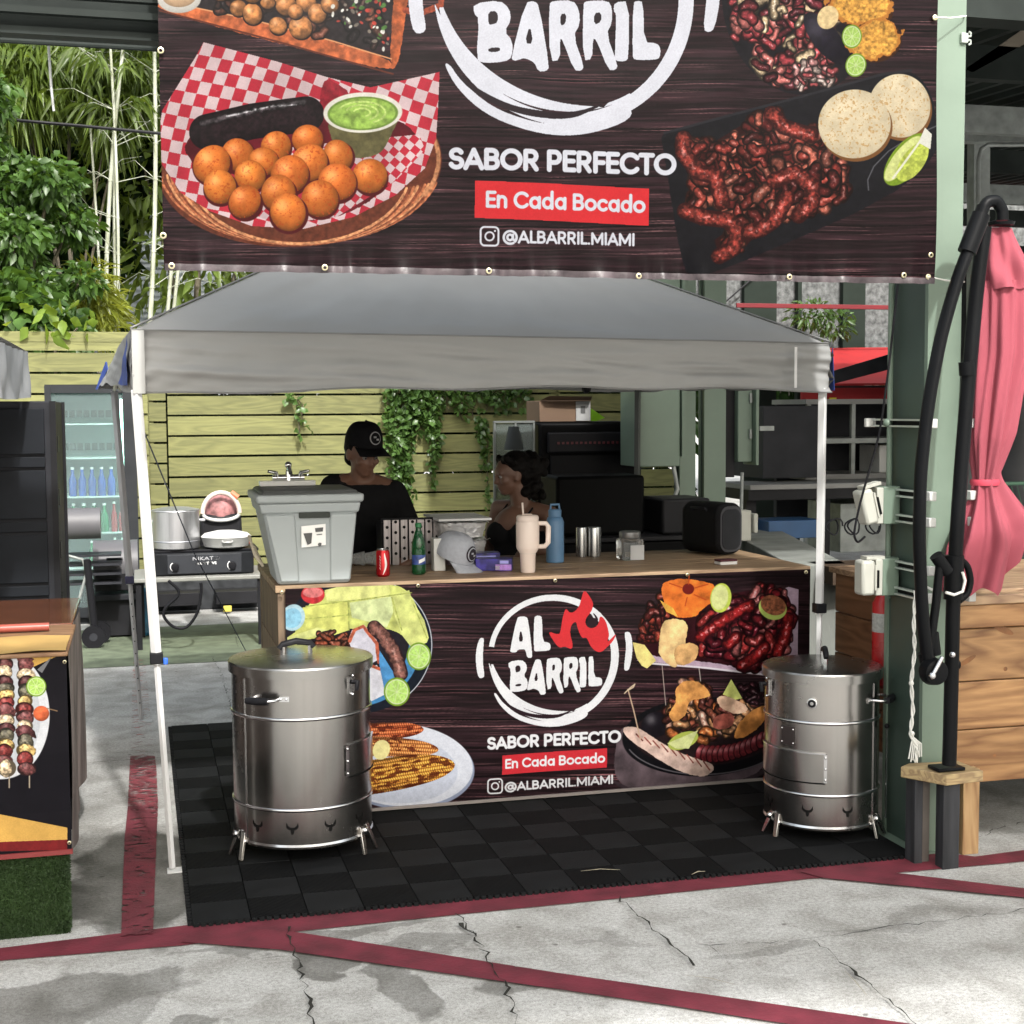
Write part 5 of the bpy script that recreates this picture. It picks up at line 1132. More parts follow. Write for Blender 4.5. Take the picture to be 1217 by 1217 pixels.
# ------------------------------------------------------------------ pop-up canopy
tent = thing('popup_canopy', 'grey pop-up canopy tent over the counter, on white metal legs', 'tent', (1.4, 6.8, 0))
fab = mat('grey_polyester', (.30, .30, .295), .85, noise=.05, scale=2, spec=.05, bump=.10, bscale=14, stretch=(1, 1, 1.6))
cor = {'FL': (Vector((-.015, 5.45, 2.05)), Vector((-.013, 5.45, 1.808))), 'FR': (Vector((2.845, 5.50, 2.02)), Vector((2.85, 5.50, 1.815))),
       'BL': (Vector((-.117, 8.17, 2.03)), Vector((-.21, 8.17, 1.872))), 'BR': (Vector((2.95, 8.2, 2.03)), Vector((2.98, 8.2, 1.85)))}
peak = Vector((1.36, 6.83, 2.76))
def fold(u, v, s):
    e = math.exp(-u*7)+math.exp(-(1-u)*7)
    w_ = .0
    for k, (fu, fv, ph, am) in enumerate(((2.3, 9, .3, .007), (5.1, -14, 1.7, .005), (9.7, 21, 2.9, .0035), (3.3, 27, 4.1, .003), (17, 5, .9, .003), (31, -17, 5.2, .0022), (13, 33, 2.2, .002))):
        w_ += am*math.sin(fu*u*3+fv*v+ph+s*1.7+1.6*math.sin(u*(4+k)+s+k)+.8*math.sin(v*3+k*2))
    return w_*(.55+1.1*e)+.012*math.sin(u*11+s)*math.sin(math.pi*v)*.6
def valance(a, b, s, sagz=.018):
    A0, A1 = cor[a]; B0, B1 = cor[b]; nrm = (B0-A0).cross(Vector((0, 0, 1))).normalized()
    def f(u, v):
        t = A0.lerp(B0, u); q = A1.lerp(B1, u); q = q+Vector((0, 0, sagz*math.sin(math.pi*u)+.006*math.sin(u*23+s))); p = q.lerp(t, v)
        return p+nrm*(.013*math.sin(u*math.pi)+fold(u, v, s)*(.4+.6*math.sin(math.pi*min(1, v+.1)))*(.22 if a == 'BL' else 1.15))
    return f
def slope(a, b, s):
    A0, B0 = cor[a][0], cor[b][0]; nrm = (B0-A0).cross(peak-A0).normalized()
    def f(u, v):
        e = A0.lerp(B0, u); vv = v; p = e.lerp(peak, vv)
        d = fold(u, v, s+2)*(1-v)*1.2-.028*math.sin(math.pi*v)*math.sin(math.pi*u)
        if v < .06: p = p+Vector((0, 0, -.010*(1-v/.06)))
        return p+nrm*d*min(1, v*12, u*7, (1-u)*7)
    return f
sk = MB()
for a, b, s in (('FL', 'FR', 1.), ('FR', 'BR', 2.), ('BR', 'BL', 3.), ('BL', 'FL', 4.)):
    sk.sheet(valance(a, b, s, .02 if a == 'FL' else (.035 if a == 'BL' else .01)), 160, 40); sk.sheet(slope(a, b, s), 130, 80)
me_o = sk.build('fabric_cover', fab, tent, smooth=70, fix=False)
wm = me_o.modifiers.new('weld', 'WELD'); wm.merge_threshold = .003
blu = mat('blue_corner_patch', (.015, .05, .28), .5, noise=.1)
def patch(name, P, m, d=(-.004, 0, 0)): return MB().prism(P, d).build(name, m, tent)
vf = valance('BL', 'FL', 4.0, .035)
MB().sheet(lambda a_, b_: vf(.985-.17*a_*(1-b_)-.01, .12+.80*b_)+Vector((-.012, -.004, 0)), 10, 12).build('blue_patch', blu, tent, smooth=60)
patch('blue_patch', [at(127, 430, y=8.1), at(115, 463, y=8.17), at(118, 463, y=8.1), at(129, 440, y=7.95)], blu, (-.006, -.03, 0))
patch('blue_patch', [(2.868, 5.52, 2.0), (2.885, 5.62, 1.82), (2.868, 5.5, 1.82)], blu, (.004, 0, 0))
for x in (.012,): MB().sheet(lambda u, v: (-.012+.045*u, 5.436-.004*math.sin(3*u)-.006*math.sin(v*3.1), 1.815+.232*v), 4, 14).build('sunlit_strip', mat('sunlit_fabric_grey', (.38, .38, .37), .7, noise=.05, bump=.1, bscale=10), tent, smooth=60)  # paler grey strip paints the sunlit edge beside the banner's shadow
MB().sheet(lambda u, v: (2.655+.012*u, 5.445+fold(.93, v, 1.)*.0-.004, 1.83+.17*v), 1, 14).build('seam_tape', mat('pale_tape', (.6, .6, .6), .5), tent)
seamm = mat('fabric_seam', (.20, .20, .197), .85, spec=.05)
for k in ('FL', 'FR'):
    a = cor[k][0]; P_ = [a.lerp(peak, i/20)+Vector((0, 0, .006-.0*i)) for i in range(21)]; MB().tube(P_, .0045, 6).build('hip_seam', seamm, tent, smooth=60)
P_ = [Vector(valance('FL', 'FR', 1., .02)(i/60, 1))+Vector((0, -.004, .0)) for i in range(61)]; MB().tube(P_, .0032, 5).build('eave_seam', seamm, tent, smooth=60)
P_ = [Vector(valance('FL', 'FR', 1., .02)(i/60, .012))+Vector((0, -.003, .0)) for i in range(61)]; MB().tube(P_, .0035, 5).build('bottom_hem', seamm, tent, smooth=60)
greyal = mat('grey_aluminium', (.45, .45, .46), .5, .0, noise=.1)
def tleg(base, top, m, split, clampm, w=.021):
    lg = MB(); b, t = Vector(base), Vector(top); d = (t-b)
    lo = MB().tube([b+d*.006, b+d*split], w*.62, 4).build('leg', m, tent, bevel=.002)
    up = MB().tube([b+d*(split-.02), t], w, 4).build('leg', m, tent, bevel=.003)
    q = b+d*split; MB().box(q.x-w*1.15, q.x+w*1.15, q.y-w*1.15, q.y+w*1.15, q.z-.03, q.z+.012).build('slider_clamp', clampm, tent, bevel=.004)
    MB().box(b.x-.02, b.x+.06, b.y-.035, b.y+.03, 0, .005).build('foot_plate', m, tent, bevel=.002)
    for k in range(9 if m is greyal else 0): r = b+d*(.06+k*(split-.1)/9); MB().lathe([(.004, 0), (.004, .0015)], (r.x, r.y-w*.62-.0012, r.z), 8, True, 'y').build('pin_hole', black_pl, tent)
    return up
tleg((.089, 5.453, 0), (.000, 5.455, 1.83), white_al, .455, black_pl)
MB().box(.073, .09, 5.425, 5.44, .80, .825).build('clamp_lever', mat('blue_lever', (.02, .1, .5), .4), tent, bevel=.003)
tleg((-.018, 8.173, 0), (-.118, 8.17, 1.86), greyal, .44, mat('navy_clamp', (.02, .02, .08), .4))
tleg((2.815, 5.52, 0), (2.825, 5.52, 1.83), white_al, .49, black_pl)
tleg((2.93, 8.15, 0), (2.94, 8.15, 1.86), mat('shaded_leg_steel', (.06, .065, .06), .5), .44, black_pl)  # back leg colour darkened to stand for the shade around it
tr_m = mat('truss_bar', (.5, .5, .5), .4, .3)
pts = [(.0, 5.47), (2.83, 5.52), (2.94, 8.15), (-.118, 8.16)]
for i in range(4):
    a, b = pts[i], pts[(i+1) % 4]
    for s in range(3):
        p = Vector((a[0]+(b[0]-a[0])*s/3, a[1]+(b[1]-a[1])*s/3, 0)); q = Vector((a[0]+(b[0]-a[0])*(s+1)/3, a[1]+(b[1]-a[1])*(s+1)/3, 0))
        MB().tube([p+Vector((0, .03, 1.86)), q+Vector((0, .03, 2.0))], .010, 4).build('scissor_bar', tr_m, tent); MB().tube([p+Vector((0, .045, 2.0)), q+Vector((0, .045, 1.86))], .010, 4).build('scissor_bar', tr_m, tent)
ctrp = Vector((1.36, 6.83, 2.30))
for k in pts:
    e = Vector((k[0], k[1], 2.0)); MB().tube([e, ctrp], .010, 4).build('roof_bar', tr_m, tent)
MB().tube([ctrp, peak-Vector((0, 0, .03))], .014, 6).build('centre_pole', tr_m, tent)
hub = at(697, 462, y=8.12); MB().ball(hub, .03, 10).build('hub', black_pl, tent)
for dx in (-.09, -.04, .05, .09): MB().tube([hub, hub+Vector((dx, 0, .1))], .008, 4).build('roof_bar', tr_m, tent)
gl = MB().tube([at(165, 498, y=5.5), at(232, 660, y=6.6), at(300, 790, z=0)+Vector((0, 0, .01))], .0028, 5).build('guy_rope', mat('dark_rope', (.06, .07, .10), .8)); tag(base_at(gl, at(300, 790, z=0)), 'thin dark guy rope slanting down from the front left tent leg', 'rope')
# neighbouring canopy at the left edge
nt = thing('neighbour_canopy', 'pale grey canopy corner of the next stall, at the left edge', 'tent', (-1.5, 6.5, 0))
nm = mat('pale_canopy_cloth', (.36, .365, .37), .7, noise=.06, bump=.2, bscale=8)
na = at(33, 418, y=7.19); nb = at(33, 472, y=7.19); nx = na.x
MB().sheet(lambda u, v: (nx+.012*math.sin(u*22+v*4)*(1-v)+.006*math.sin(u*51), 7.19-2.5*u, nb.z-.02*math.sin(u*3)+(na.z-nb.z)*v), 60, 10).build('valance', nm, nt, smooth=60, fix=False)
MB().sheet(lambda u, v: (nx-2.5*u, 7.19, nb.z+(na.z-nb.z)*v), 20, 6).build('valance', nm, nt, smooth=60, fix=False)
MB().sheet(lambda u, v: (nx-2.5*u, 4.69, nb.z+(na.z-nb.z)*v), 20, 6).build('valance', nm, nt, smooth=60, fix=False)
MB().add([(nx, 7.19, na.z), (nx, 4.69, na.z), (nx-2.5, 4.69, na.z), (nx-2.5, 7.19, na.z), (nx-1.25, 5.94, na.z+.6)], [(0, 4, 1), (1, 4, 2), (2, 4, 3), (3, 4, 0)]).build('roof_panel', nm, nt)
for x, y in ((nx-.45, 4.8), (nx-2.45, 4.8), (nx-.6, 7.04), (nx-2.45, 7.1)): MB().tube([(x, y, 0), (x, y, na.z)], .02, 4).build('leg', white_al, nt)

# ------------------------------------------------------------------ food stall counter at the left
fs = thing('left_food_counter', 'low food counter at the left edge with a skewer picture and gold drape', 'counter', (-.8, 5.5, .285))
A = Art(4.872, -.80, -.246, .290, .945, 620, 730); paint_skewers(A); A.gain = .85
sf = MB().sheet(lambda u, v: (-.80+.554*u, 4.872+.004*math.sin(v*9)*u, .290+.655*v), 10, 10, uv=True).build('printed_front', printmat('skewer_print', A.image('skewer_print'), .35), fs, fix=False)
if sf.data.polygons[0].normal.y > 0: sf.data.flip_normals()
drape = mat('grey_side_drape', (.25, .21, .195), .6, noise=.35, scale=4, stretch=(2, 3, .5), col2=(.12, .095, .09), bump=.3, bscale=12)
MB().sheet(lambda u, v: (-.246+.010*math.sin(u*7+v*2.5)+.010*math.sin(u*15)*(1-v)-.012*u, 4.876+1.37*u, .285-.09*u+(.665+.09*u)*v), 50, 14).build('side_drape', drape, fs, smooth=70, fix=False)
MB().box(-1.9, -.275, 4.88, 6.22, .29, .935).build('carcass', bk, fs)
for x, y in ((-.33, 6.12), (-1.85, 6.12)): MB().box(x, x+.05, y, y+.05, 0, .289).build('leg', bk, fs)
gcl = mat('amber_top', (.14, .05, .025), .18, noise=.25, scale=3, coat=.4)
MB().box(-1.9, -.252, 5.50, 6.25, .945, .962).build('top_board', gcl, fs, bevel=.004); MB().box(-1.9, -.240, 4.858, 5.498, .944, .958).build('front_board', wood('stall_wood', (.30, .17, .085), (.17, .085, .04)), fs, bevel=.004)
gy0 = at(40, 756, z=.962).y
MB().sheet(lambda u, v: (-.247-.9*u, 4.866+(gy0-4.866)*v+.004*math.sin(u*20), .9625+.003*math.sin(u*16+v*5)), 60, 8).build('gold_cloth', mat('gold_cloth', (.44, .28, .09), .6, noise=.1), fs, smooth=60)
MB().tube([(-1.6, gy0+.12, .976), (-.325, gy0+.12, .976)], .015, 12).build('roller', mat('red_tube', (.30, .07, .05), .3), fs, smooth=60)
MB().box(-.90, -.243, 4.864, 4.880, .276, .292).build('plinth', mat('maroon_trim', (.18, .02, .02), .5), fs)
grommets([(-.251, .925), (-.253, .315)], 4.866, fs, .007)
# black slatted cabinet behind it
bc = thing('black_slatted_cabinet', 'tall black cabinet with horizontal panels at the left edge', 'cabinet', (-.9, 7.5, 0))
MB().box(-1.7, -.385, 7.07, 7.95, 0, 1.80).build('carcass', bk2, bc, bevel=.006)
pnl = mat('slate_panel', (.016, .018, .022), .5, noise=.15)
zz = .03
for k, h in enumerate([.22, .055, .235, .055, .235, .055, .235, .055, .235, .055, .22]):
    MB().box(-1.65, -.425, 7.05, 7.068, zz+.006, zz+h).build('panel', pnl, bc, bevel=.003); zz += h+.008
for k in range(6): MB().box(-.384, -.378, 7.3, 7.38, .25+.26*k, .33+.26*k).build('slot', black_pl, bc)
for y in (7.06, 7.90): MB().box(-.40, -.372, y, y+.04, 0, 1.80).build('corner_strip', bk, bc)
# ------------------------------------------------------------------ steel drum smokers
st = mat('brushed_stainless', (.37, .355, .34), .24, 1.0, noise=.05, scale=2, stretch=(22, 22, .3))
std = mat('polished_edge', (.66, .66, .67), .2, 1.0, noise=.05)
def smudge(m, lo, hi, sc):
    n = m.node_tree.nodes; l = m.node_tree.links; tc = n.new('ShaderNodeTexCoord'); t = n.new('ShaderNodeTexNoise'); t.inputs['Scale'].default_value = sc; t.inputs['Detail'].default_value = 7; t.inputs['Roughness'].default_value = .7
    l.new(tc.outputs['Object'], t.inputs['Vector']); r = n.new('ShaderNodeMapRange'); r.inputs['From Min'].default_value = .42; r.inputs['From Max'].default_value = .66; r.inputs['To Min'].default_value = lo; r.inputs['To Max'].default_value = hi
    l.new(t.outputs['Fac'], r.inputs['Value']); l.new(r.outputs[0], n['Principled BSDF'].inputs['Roughness'])
smudge(st, .22, .29, 3)
lidm = mat('brushed_lid', (.38, .37, .355), .26, 1.0, noise=.05, scale=3)
drk = mat('cut_out_black', (.006, .006, .006), .6)
def smoker(label, c, r, z0, z1, bands, emb, handles, latch, gauge, hatch, small, legs, lid_h, seam, rod=None, lid_rot=0):
    s = thing('drum_smoker', label, 'smoker', (c[0], c[1], 0), 'stainless drum smokers on the black mat'); cx, cy = c
    f0 = math.atan2(-cy, -cx)      # bearing of the front, towards the forecourt
    def pol(a, rr, z): g = f0+math.radians(a); return Vector((cx+rr*math.cos(g), cy+rr*math.sin(g), z))
    def curved(name, a0, a1, za, zb, rr, m, n=10, th=.004):
        mb = MB(); V = []; F = []
        for i in range(n+1):
            a = a0+(a1-a0)*i/n; V += [pol(a, rr, za), pol(a, rr, zb), pol(a, rr+th, za), pol(a, rr+th, zb)]
        for i in range(n): k = 4*i; F += [(k+2, k+6, k+7, k+3), (k+3, k+7, k+5, k+1), (k, k+4, k+6, k+2)]
        F += [(0, 2, 3, 1), (4*n, 4*n+1, 4*n+3, 4*n+2)]
        return mb.add(V, F).build(name, m, s, smooth=30)
    prof = [(r*.96, z0-.0), (r, z0+.008), (r, z0+.02)]
    prof += [(r, bands[1]-.008), (r, bands[0]-.01), (r, z1-.04), (r, z1-.038)]
    MB().lathe(prof, (cx, cy, 0), 72, True).build('drum', st, s, smooth=40)
    for b in bands: MB().lathe([(r+.0005, b-.007), (r+.005, b-.005), (r+.006, b), (r+.005, b+.005), (r+.0005, b+.007)], (cx, cy, 0), 72, False).build('band', std, s, smooth=70)
    MB().lathe([(r+.0005, z0+.012), (r+.005, z0+.016), (r+.0005, z0+.024)], (cx, cy, 0), 72, False).build('bottom_band', std, s, smooth=70)
    MB().lathe([(r+.002, z1-.042), (r+.012, z1-.040), (r+.013, z1-.006), (r+.009, z1), (r*.97, z1+.003), (r*.5, z1+.012), (0.001, z1+.015)], (cx, cy, 0), 72, False).build('lid', lidm, s, smooth=35)
    curved('seam_strip', seam-.6, seam+.6, z0+.03, z1-.05, r+.0006, std, 2, .0025)
    # bull's-head vents cut low on the drum
    E = [(-.52, .52), (-.56, .1), (-.40, -.12), (-.14, -.20), (-.17, -.34), (-.09, -.58), (.09, -.58), (.17, -.34), (.14, -.20), (.40, -.12), (.56, .1), (.52, .52), (.40, .20), (.18, .04), (-.18, .04), (-.40, .20)]
    sz = .042 if r > .25 else .040; zc = (z0+bands[1])/2+.012
    for a in emb:
        mb = MB(); V = []
        for x, z in E:
            aa = a+math.degrees(x*sz/r); V.append(pol(aa, r+.0015, zc+z*sz))
        mb.add(V, [(0, 1, 15), (1, 2, 15), (2, 3, 14, 15), (3, 8, 13, 14), (8, 9, 12, 13), (9, 10, 12), (10, 11, 12), (3, 4, 5, 6, 7, 8)]); mb.build('bull_head_vent', drk, s, fix=False)
    for a in handles:
        sd = 1 if a > 0 else -1
        a2 = a+sd*26 if abs(a) < 40 else a+sd*36
        P0, P1 = pol(a, r+.004, z1-.115), pol(a2, r+.004, z1-.118); m = (P0+P1)/2; o_ = (m-Vector((cx, cy, m.z))).normalized()*.045
        h = MB().tube([P0, P0+o_*.9, P0.lerp(P1, .2)+o_*1.25, P0.lerp(P1, .8)+o_*1.25, P1+o_*.9, P1], [.006]*6, 8).build('side_handle', std, s, smooth=60)
        MB().tube([P0.lerp(P1, .16)+o_*1.2, P0.lerp(P1, .5)+o_*1.34, P0.lerp(P1, .9)+o_*1.2], [.0135, .015, .0135], 12).build('grip', black_pl, h, smooth=60)
        curved('handle_bracket', a-2.5*sd-3, a-2.5*sd+5, z1-.125, z1-.105, r+.0008, std, 3, .004)
        for da in (-5, -1): MB().ball(pol(a+da*sd, r+.006, z1-.115), .0045, 8).build('bolt', std, s, smooth=60)
    if latch is not None:
        curved('latch_plate', latch-3, latch+3, z1-.115, z1-.05, r+.001, std, 3, .006)
        q = pol(latch, r+.012, z1-.07); MB().tube([q, pol(latch, r+.035, z1-.065), pol(latch, r+.03, z1-.10)], [.009, .011, .007], 8).build('latch_lever', black_pl, s, smooth=60)
        MB().ball(pol(latch, r+.01, z1-.045), .006, 8).build('bolt', std, s, smooth=60); MB().ball(pol(latch, r+.01, z1-.118), .006, 8).build('bolt', std, s, smooth=60)
    if gauge is not None:
        g = f0+math.radians(gauge); M = Matrix.Rotation(g, 3, 'Z'); q = pol(gauge, r, z1-.115)
        def disc(nm, rad, d0, d1, m, par, dz=0):
            mb = MB().lathe([(rad, d0), (rad, d1), (rad*.9, d1+.001)], (0, 0, 0), 24, True, 'x'); mb.v = [tuple(M @ Vector(v)+q+Vector((0, 0, dz))) for v in mb.v]; return mb.build(nm, m, par, smooth=40)
        d = disc('thermometer', .021, 0, .012, std, s); disc('dial', .016, .0135, .0145, black_pl, d)
        disc('pointer', .007, .0155, .016, mat('dial_grey', (.3, .3, .3), .4), d)
    if hatch:
        a0, a1, za, zb, ba = hatch
        dr = curved('hatch_door', a0, a1, za, zb, r+.001, st, 12, .006)
        curved('hatch_rim', a0, a1, zb+.001, zb+.006, r+.0015, std, 12, .008); curved('hatch_rim', a0, a1, za-.006, za-.001, r+.0015, drk, 12, .008)
        for z in (za+.012, (za+zb)/2, zb-.012): MB().ball(pol(ba, r+.009, z), .0055, 8).build('bolt', std, s, smooth=60)
        curved('hinge_strip', ba-1.5, ba+1.5, za, zb, r+.0075, std, 2, .0015)
    if small:
        a0, a1, za, zb = small; curved('name_plate', a0, a1, za, zb, r+.001, mat('dark_plate', (.05, .04, .04), .35, .5, noise=.3), 5, .003)
        for a in (a0+1, a1-1):
            for z in (za+.01, zb-.01): MB().ball(pol(a, r+.006, z), .004, 8).build('bolt', std, s, smooth=60)
    for a in legs:
        top = pol(a, r-.005, z0+.07); MB().ball(pol(a-4, r+.014, z0+.035), .014, 10).build('leg_knob', std, s, smooth=60)
        for d in (-9, 9):
            p = pol(a+d*.5, r-.002, z0+.05); q = pol(a+d*1.0, r+.030, .020); t = (p-q).normalized(); side = Vector((-(p.y-cy), p.x-cx, 0)).normalized()*.013; out = (p-Vector((cx, cy, p.z))).normalized()*.006
            MB().add([p+side-out, p-side-out, p-side+out, p+side+out, q+side*.75-out, q-side*.75-out, q-side*.75+out, q+side*.75+out], [(0, 1, 2, 3), (7, 6, 5, 4), (0, 4, 5, 1), (1, 5, 6, 2), (2, 6, 7, 3), (3, 7, 4, 0)]).build('leg', st, s, bevel=.002)
    # lid handle: two posts and an arched grip
    t = f0+math.radians(lid_rot); d = Vector((-math.sin(t), math.cos(t), 0)); o_ = Vector((cx, cy, z1+.012))+Vector(lid_h)
    for k in (-.055, .055): MB().box(-.011, .011, -.003, .003, 0, .05, None).build('handle_post', std, s) if 0 else MB().tube([o_+d*k-Vector((0, 0, .01)), o_+d*k+Vector((0, 0, .04))], .009, 4).build('handle_post', std, s)
    MB().tube([o_+d*(-.07)+Vector((0, 0, .030)), o_+d*(-.055)+Vector((0, 0, .046)), o_+Vector((0, 0, .056)), o_+d*.055+Vector((0, 0, .046)), o_+d*.07+Vector((0, 0, .030))], [.010, .012, .0135, .012, .010], 10).build('lid_grip', black_pl, s, smooth=60)
    if rod: MB().tube([pol(rod, r+.03, z0+.02), pol(rod, r+.03, bands[0]-.05)], .0045, 6).build('grate_rod', std, s, smooth=60); MB().ball(pol(rod, r+.03, bands[0]-.04), .011, 8).build('rod_knob', black_pl, s, smooth=60)
    return s
smoker('larger stainless steel drum smoker at the left of the counter banner', (.605, 5.60), .272, .072, .775, (.579, .229), (-40, -9, 22, 53), (-17,), 44, None, (40, 88, .34, .46, 38), None, (-62, 60, 180), (-.02, -.03, 0), -53, lid_rot=12)
smoker('smaller stainless steel drum smoker beside the green column, with a round thermometer', (2.697, 5.25), .231, .058, .695, (.498, .206), (-62, -13, 27), (56,), -66, -9, (-80, 4, .262, .375, 4), (-42, -27, .40, .475), (-52, 68, 180), (0.0, -.02, 0), 62, rod=82, lid_rot=95)
# ------------------------------------------------------------------ things standing on the counter
T = CZ+.002
def frustum(mb, x0, x1, y0, y1, z0, X0, X1, Y0, Y1, z1):
    return mb.add([(x0, y0, z0), (x1, y0, z0), (x1, y1, z0), (x0, y1, z0), (X0, Y0, z1), (X1, Y0, z1), (X1, Y1, z1), (X0, Y1, z1)], [(3, 2, 1, 0), (4, 5, 6, 7), (0, 1, 5, 4), (1, 2, 6, 5), (2, 3, 7, 6), (3, 0, 4, 7)])
bin_m = mat('grey_bin_plastic', (.33, .36, .365), .45, noise=.05, scale=3); bin_d = mat('dark_grey_lid', (.10, .105, .105), .5, noise=.1)
bn = thing('storage_tote', 'light grey plastic tote fitted as a hand-wash sink, on the counter corner', 'tote', (.71, 6.15, T))
frustum(MB(), .555, .865, 5.99, 6.30, T, .490, .895, 5.95, 6.40, T+.345).build('tub', bin_m, bn, bevel=.018)
# moulded ribs on the front
for a0, a1, b0, b1 in ((.567, .648, .505, .628), (.775, .862, .775, .888)):
    frustum(MB(), a0, a1, 5.982, 6.02, T+.012, b0, b1, 5.943, 6.0, T+.300).build('front_rib', bin_m, bn, bevel=.008)
frustum(MB(), .489, .897, 5.945, 6.40, T+.305, .480, .905, 5.935, 6.41, T+.348).build('rim_step', bin_m, bn, bevel=.008)
MB().box(.645, .775, 5.938, 5.96, T+.285, T+.309).build('handle_recess', mat('recess_green_grey', (.045, .05, .045), .6), bn, bevel=.004)
frustum(MB(), .470, .915, 5.925, 6.42, T+.349, .468, .918, 5.92, 6.425, T+.385).build('lid_rim', bin_m, bn, bevel=.01)
frustum(MB(), .488, .900, 5.94, 6.41, T+.3855, .50, .888, 5.96, 6.40, T+.40).build('lid_panel', bin_d, bn, bevel=.006)
q = at(358, 626, y=5.955); w, h_ = .102, .088
stk = MB().add([(q.x, 5.957, q.z-h_), (q.x+w, 5.957, q.z-h_+.008), (q.x+w, 5.952, q.z+.010), (q.x, 5.952, q.z+.002)], [(0, 1, 2, 3)]).build('sticker', mat('sticker_white', (.8, .8, .78), .5, noise=.03), bn)
ink = mat('ink_grey', (.07, .07, .07), .6)
def ink_poly(pts): MB().prism([(q.x+a*w, 5.951, q.z-h_*b) for a, b in pts], (0, -.0008, 0)).build('printed_mark', ink, stk)
ink_poly([(.08, .32), (.44, .30), (.40, .80), (.24, .88)]); ink_poly([(.56, .08), (.90, .05), (.88, .25), (.58, .27)])
ink_poly([(.66, .85), (.72, .78), (.82, .80), (.80, .95), (.70, .97)]); ink_poly([(.62, .38), (.85, .36), (.85, .40), (.62, .42)])
sinkm = mat('white_ceramic', (.82, .82, .80), .25, noise=.02)
MB().box(.515, .76, 6.30, 6.36, T+.402, T+.425).build('sink_edge', sinkm, bn, bevel=.004)
chrome = mat('chrome', (.8, .8, .8), .12, 1.0, noise=.03)
fx, fy, fz = .643, 6.33, T+.426
MB().tube([(fx-.07, fy, fz+.012), (fx+.07, fy, fz+.012)], .013, 10).build('faucet_bar', chrome, bn, smooth=50)
MB().tube([(fx, fy, fz), (fx, fy, fz+.045), (fx, fy-.03, fz+.06), (fx, fy-.09, fz+.035)], [.015, .012, .010, .009], 10).build('faucet_spout', chrome, bn, smooth=50)
MB().ball((fx, fy, fz+.068), .016, 10).build('faucet_knob', chrome, bn, smooth=60)
for sgn in (-1, 1): MB().tube([(fx+.05*sgn, fy, fz+.01), (fx+.055*sgn, fy-.01, fz+.035), (fx+.09*sgn, fy-.02, fz+.042)], [.012, .009, .007], 8).build('faucet_lever', chrome, bn, smooth=50)
tag(base_at(MB().tube([at(296, 637, y=6.3), at(303, 660, y=6.2), at(312, 672, y=6.2), at(302, 650, y=6.32)], .007, 8).build('drain_hose', mat('beige_hose', (.55, .48, .36), .5), smooth=60), at(303, 672, y=6.2)), 'beige hose loop hanging beside the grey tote', 'hose')

def lathe_thing(name, label, cat, x, y, parts, group=None, z=T):
    t = thing(name, label, cat, (x, y, z), group)
    for nm, prof, m in parts: MB().lathe([(r, zz+z) for r, zz in prof], (x, y, 0), 28).build(nm, m, t, smooth=35)
    return t
# cola can
redc = mat('can_red', (.50, .012, .018), .22, .5, noise=.05); alu = mat('can_aluminium', (.7, .7, .7), .25, 1.0, noise=.03)
c = lathe_thing('soda_can', 'red soda can with a white wave, at the front of the counter', 'can', 1.038, 6.19, [('body', [(.024, 0), (.031, .008), (.031, .106), (.026, .117)], redc), ('rim', [(.0262, .117), (.0268, .120), (.024, .1205), (.023, .118)], alu)])
def wrap(name, m, t, x, y, r, fn, n=26, z=T, n2=1):
    mb = MB(); V = []; F = []
    for i in range(n+1):
        a, za, zb, = fn(i/n); V += [(x+r*math.cos(a), y+r*math.sin(a), z+za), (x+r*math.cos(a), y+r*math.sin(a), z+zb)]
    for i in range(n): F.append((2*i, 2*i+2, 2*i+3, 2*i+1))
    return mb.add(V, F).build(name, m, t, smooth=80)
wh = mat('white_ink', (.8, .8, .8), .4, noise=.02)
mb = MB(); V = []
for i in range(25):
    u = i/24; a = math.radians(-100+14*math.sin(u*4.2)+26*u); dw = math.radians(2.5+7*math.sin(u*3.1)); zz = T+.010+.094*u
    for k in (-1, 1): V.append((1.038+.0314*math.cos(a+dw*k), 6.19+.0314*math.sin(a+dw*k), zz))
mb.add(V, [(2*i, 2*i+1, 2*i+3, 2*i+2) for i in range(24)]).build('white_wave', wh, c, smooth=80)
for k in range(5): wrap('script_mark', wh, c, 1.038, 6.19, .0313, lambda u, k=k: (math.radians(-128+9*u), .035+.013*k+.004*math.sin(u*6), .039+.013*k+.004*math.sin(u*6)), 6)
# green bottle
gg = mat('green_glass', (.012, .13, .04), .08, 0, noise=0, trans=.6, ior=1.5)
c = lathe_thing('green_bottle', 'green soft drink bottle with a blue and white label', 'bottle', 1.205, 6.22, [('glass', [(.026, 0), (.0315, .006), (.0315, .11), (.030, .14), (.016, .19), (.0125, .20), (.0125, .213)], gg), ('cap', [(.0145, .212), (.0145, .228), (.012, .230)], mat('green_cap', (.02, .18, .06), .4))])
wrap('label', mat('label_blue', (.03, .06, .22), .4, noise=.5, scale=40), c, 1.205, 6.22, .0318, lambda u: (math.radians(-170+160*u), .045, .088)); wrap('label_flash', wh, c, 1.205, 6.22, .0321, lambda u: (math.radians(-100+60*u), .050+.012*u, .066+.012*u))
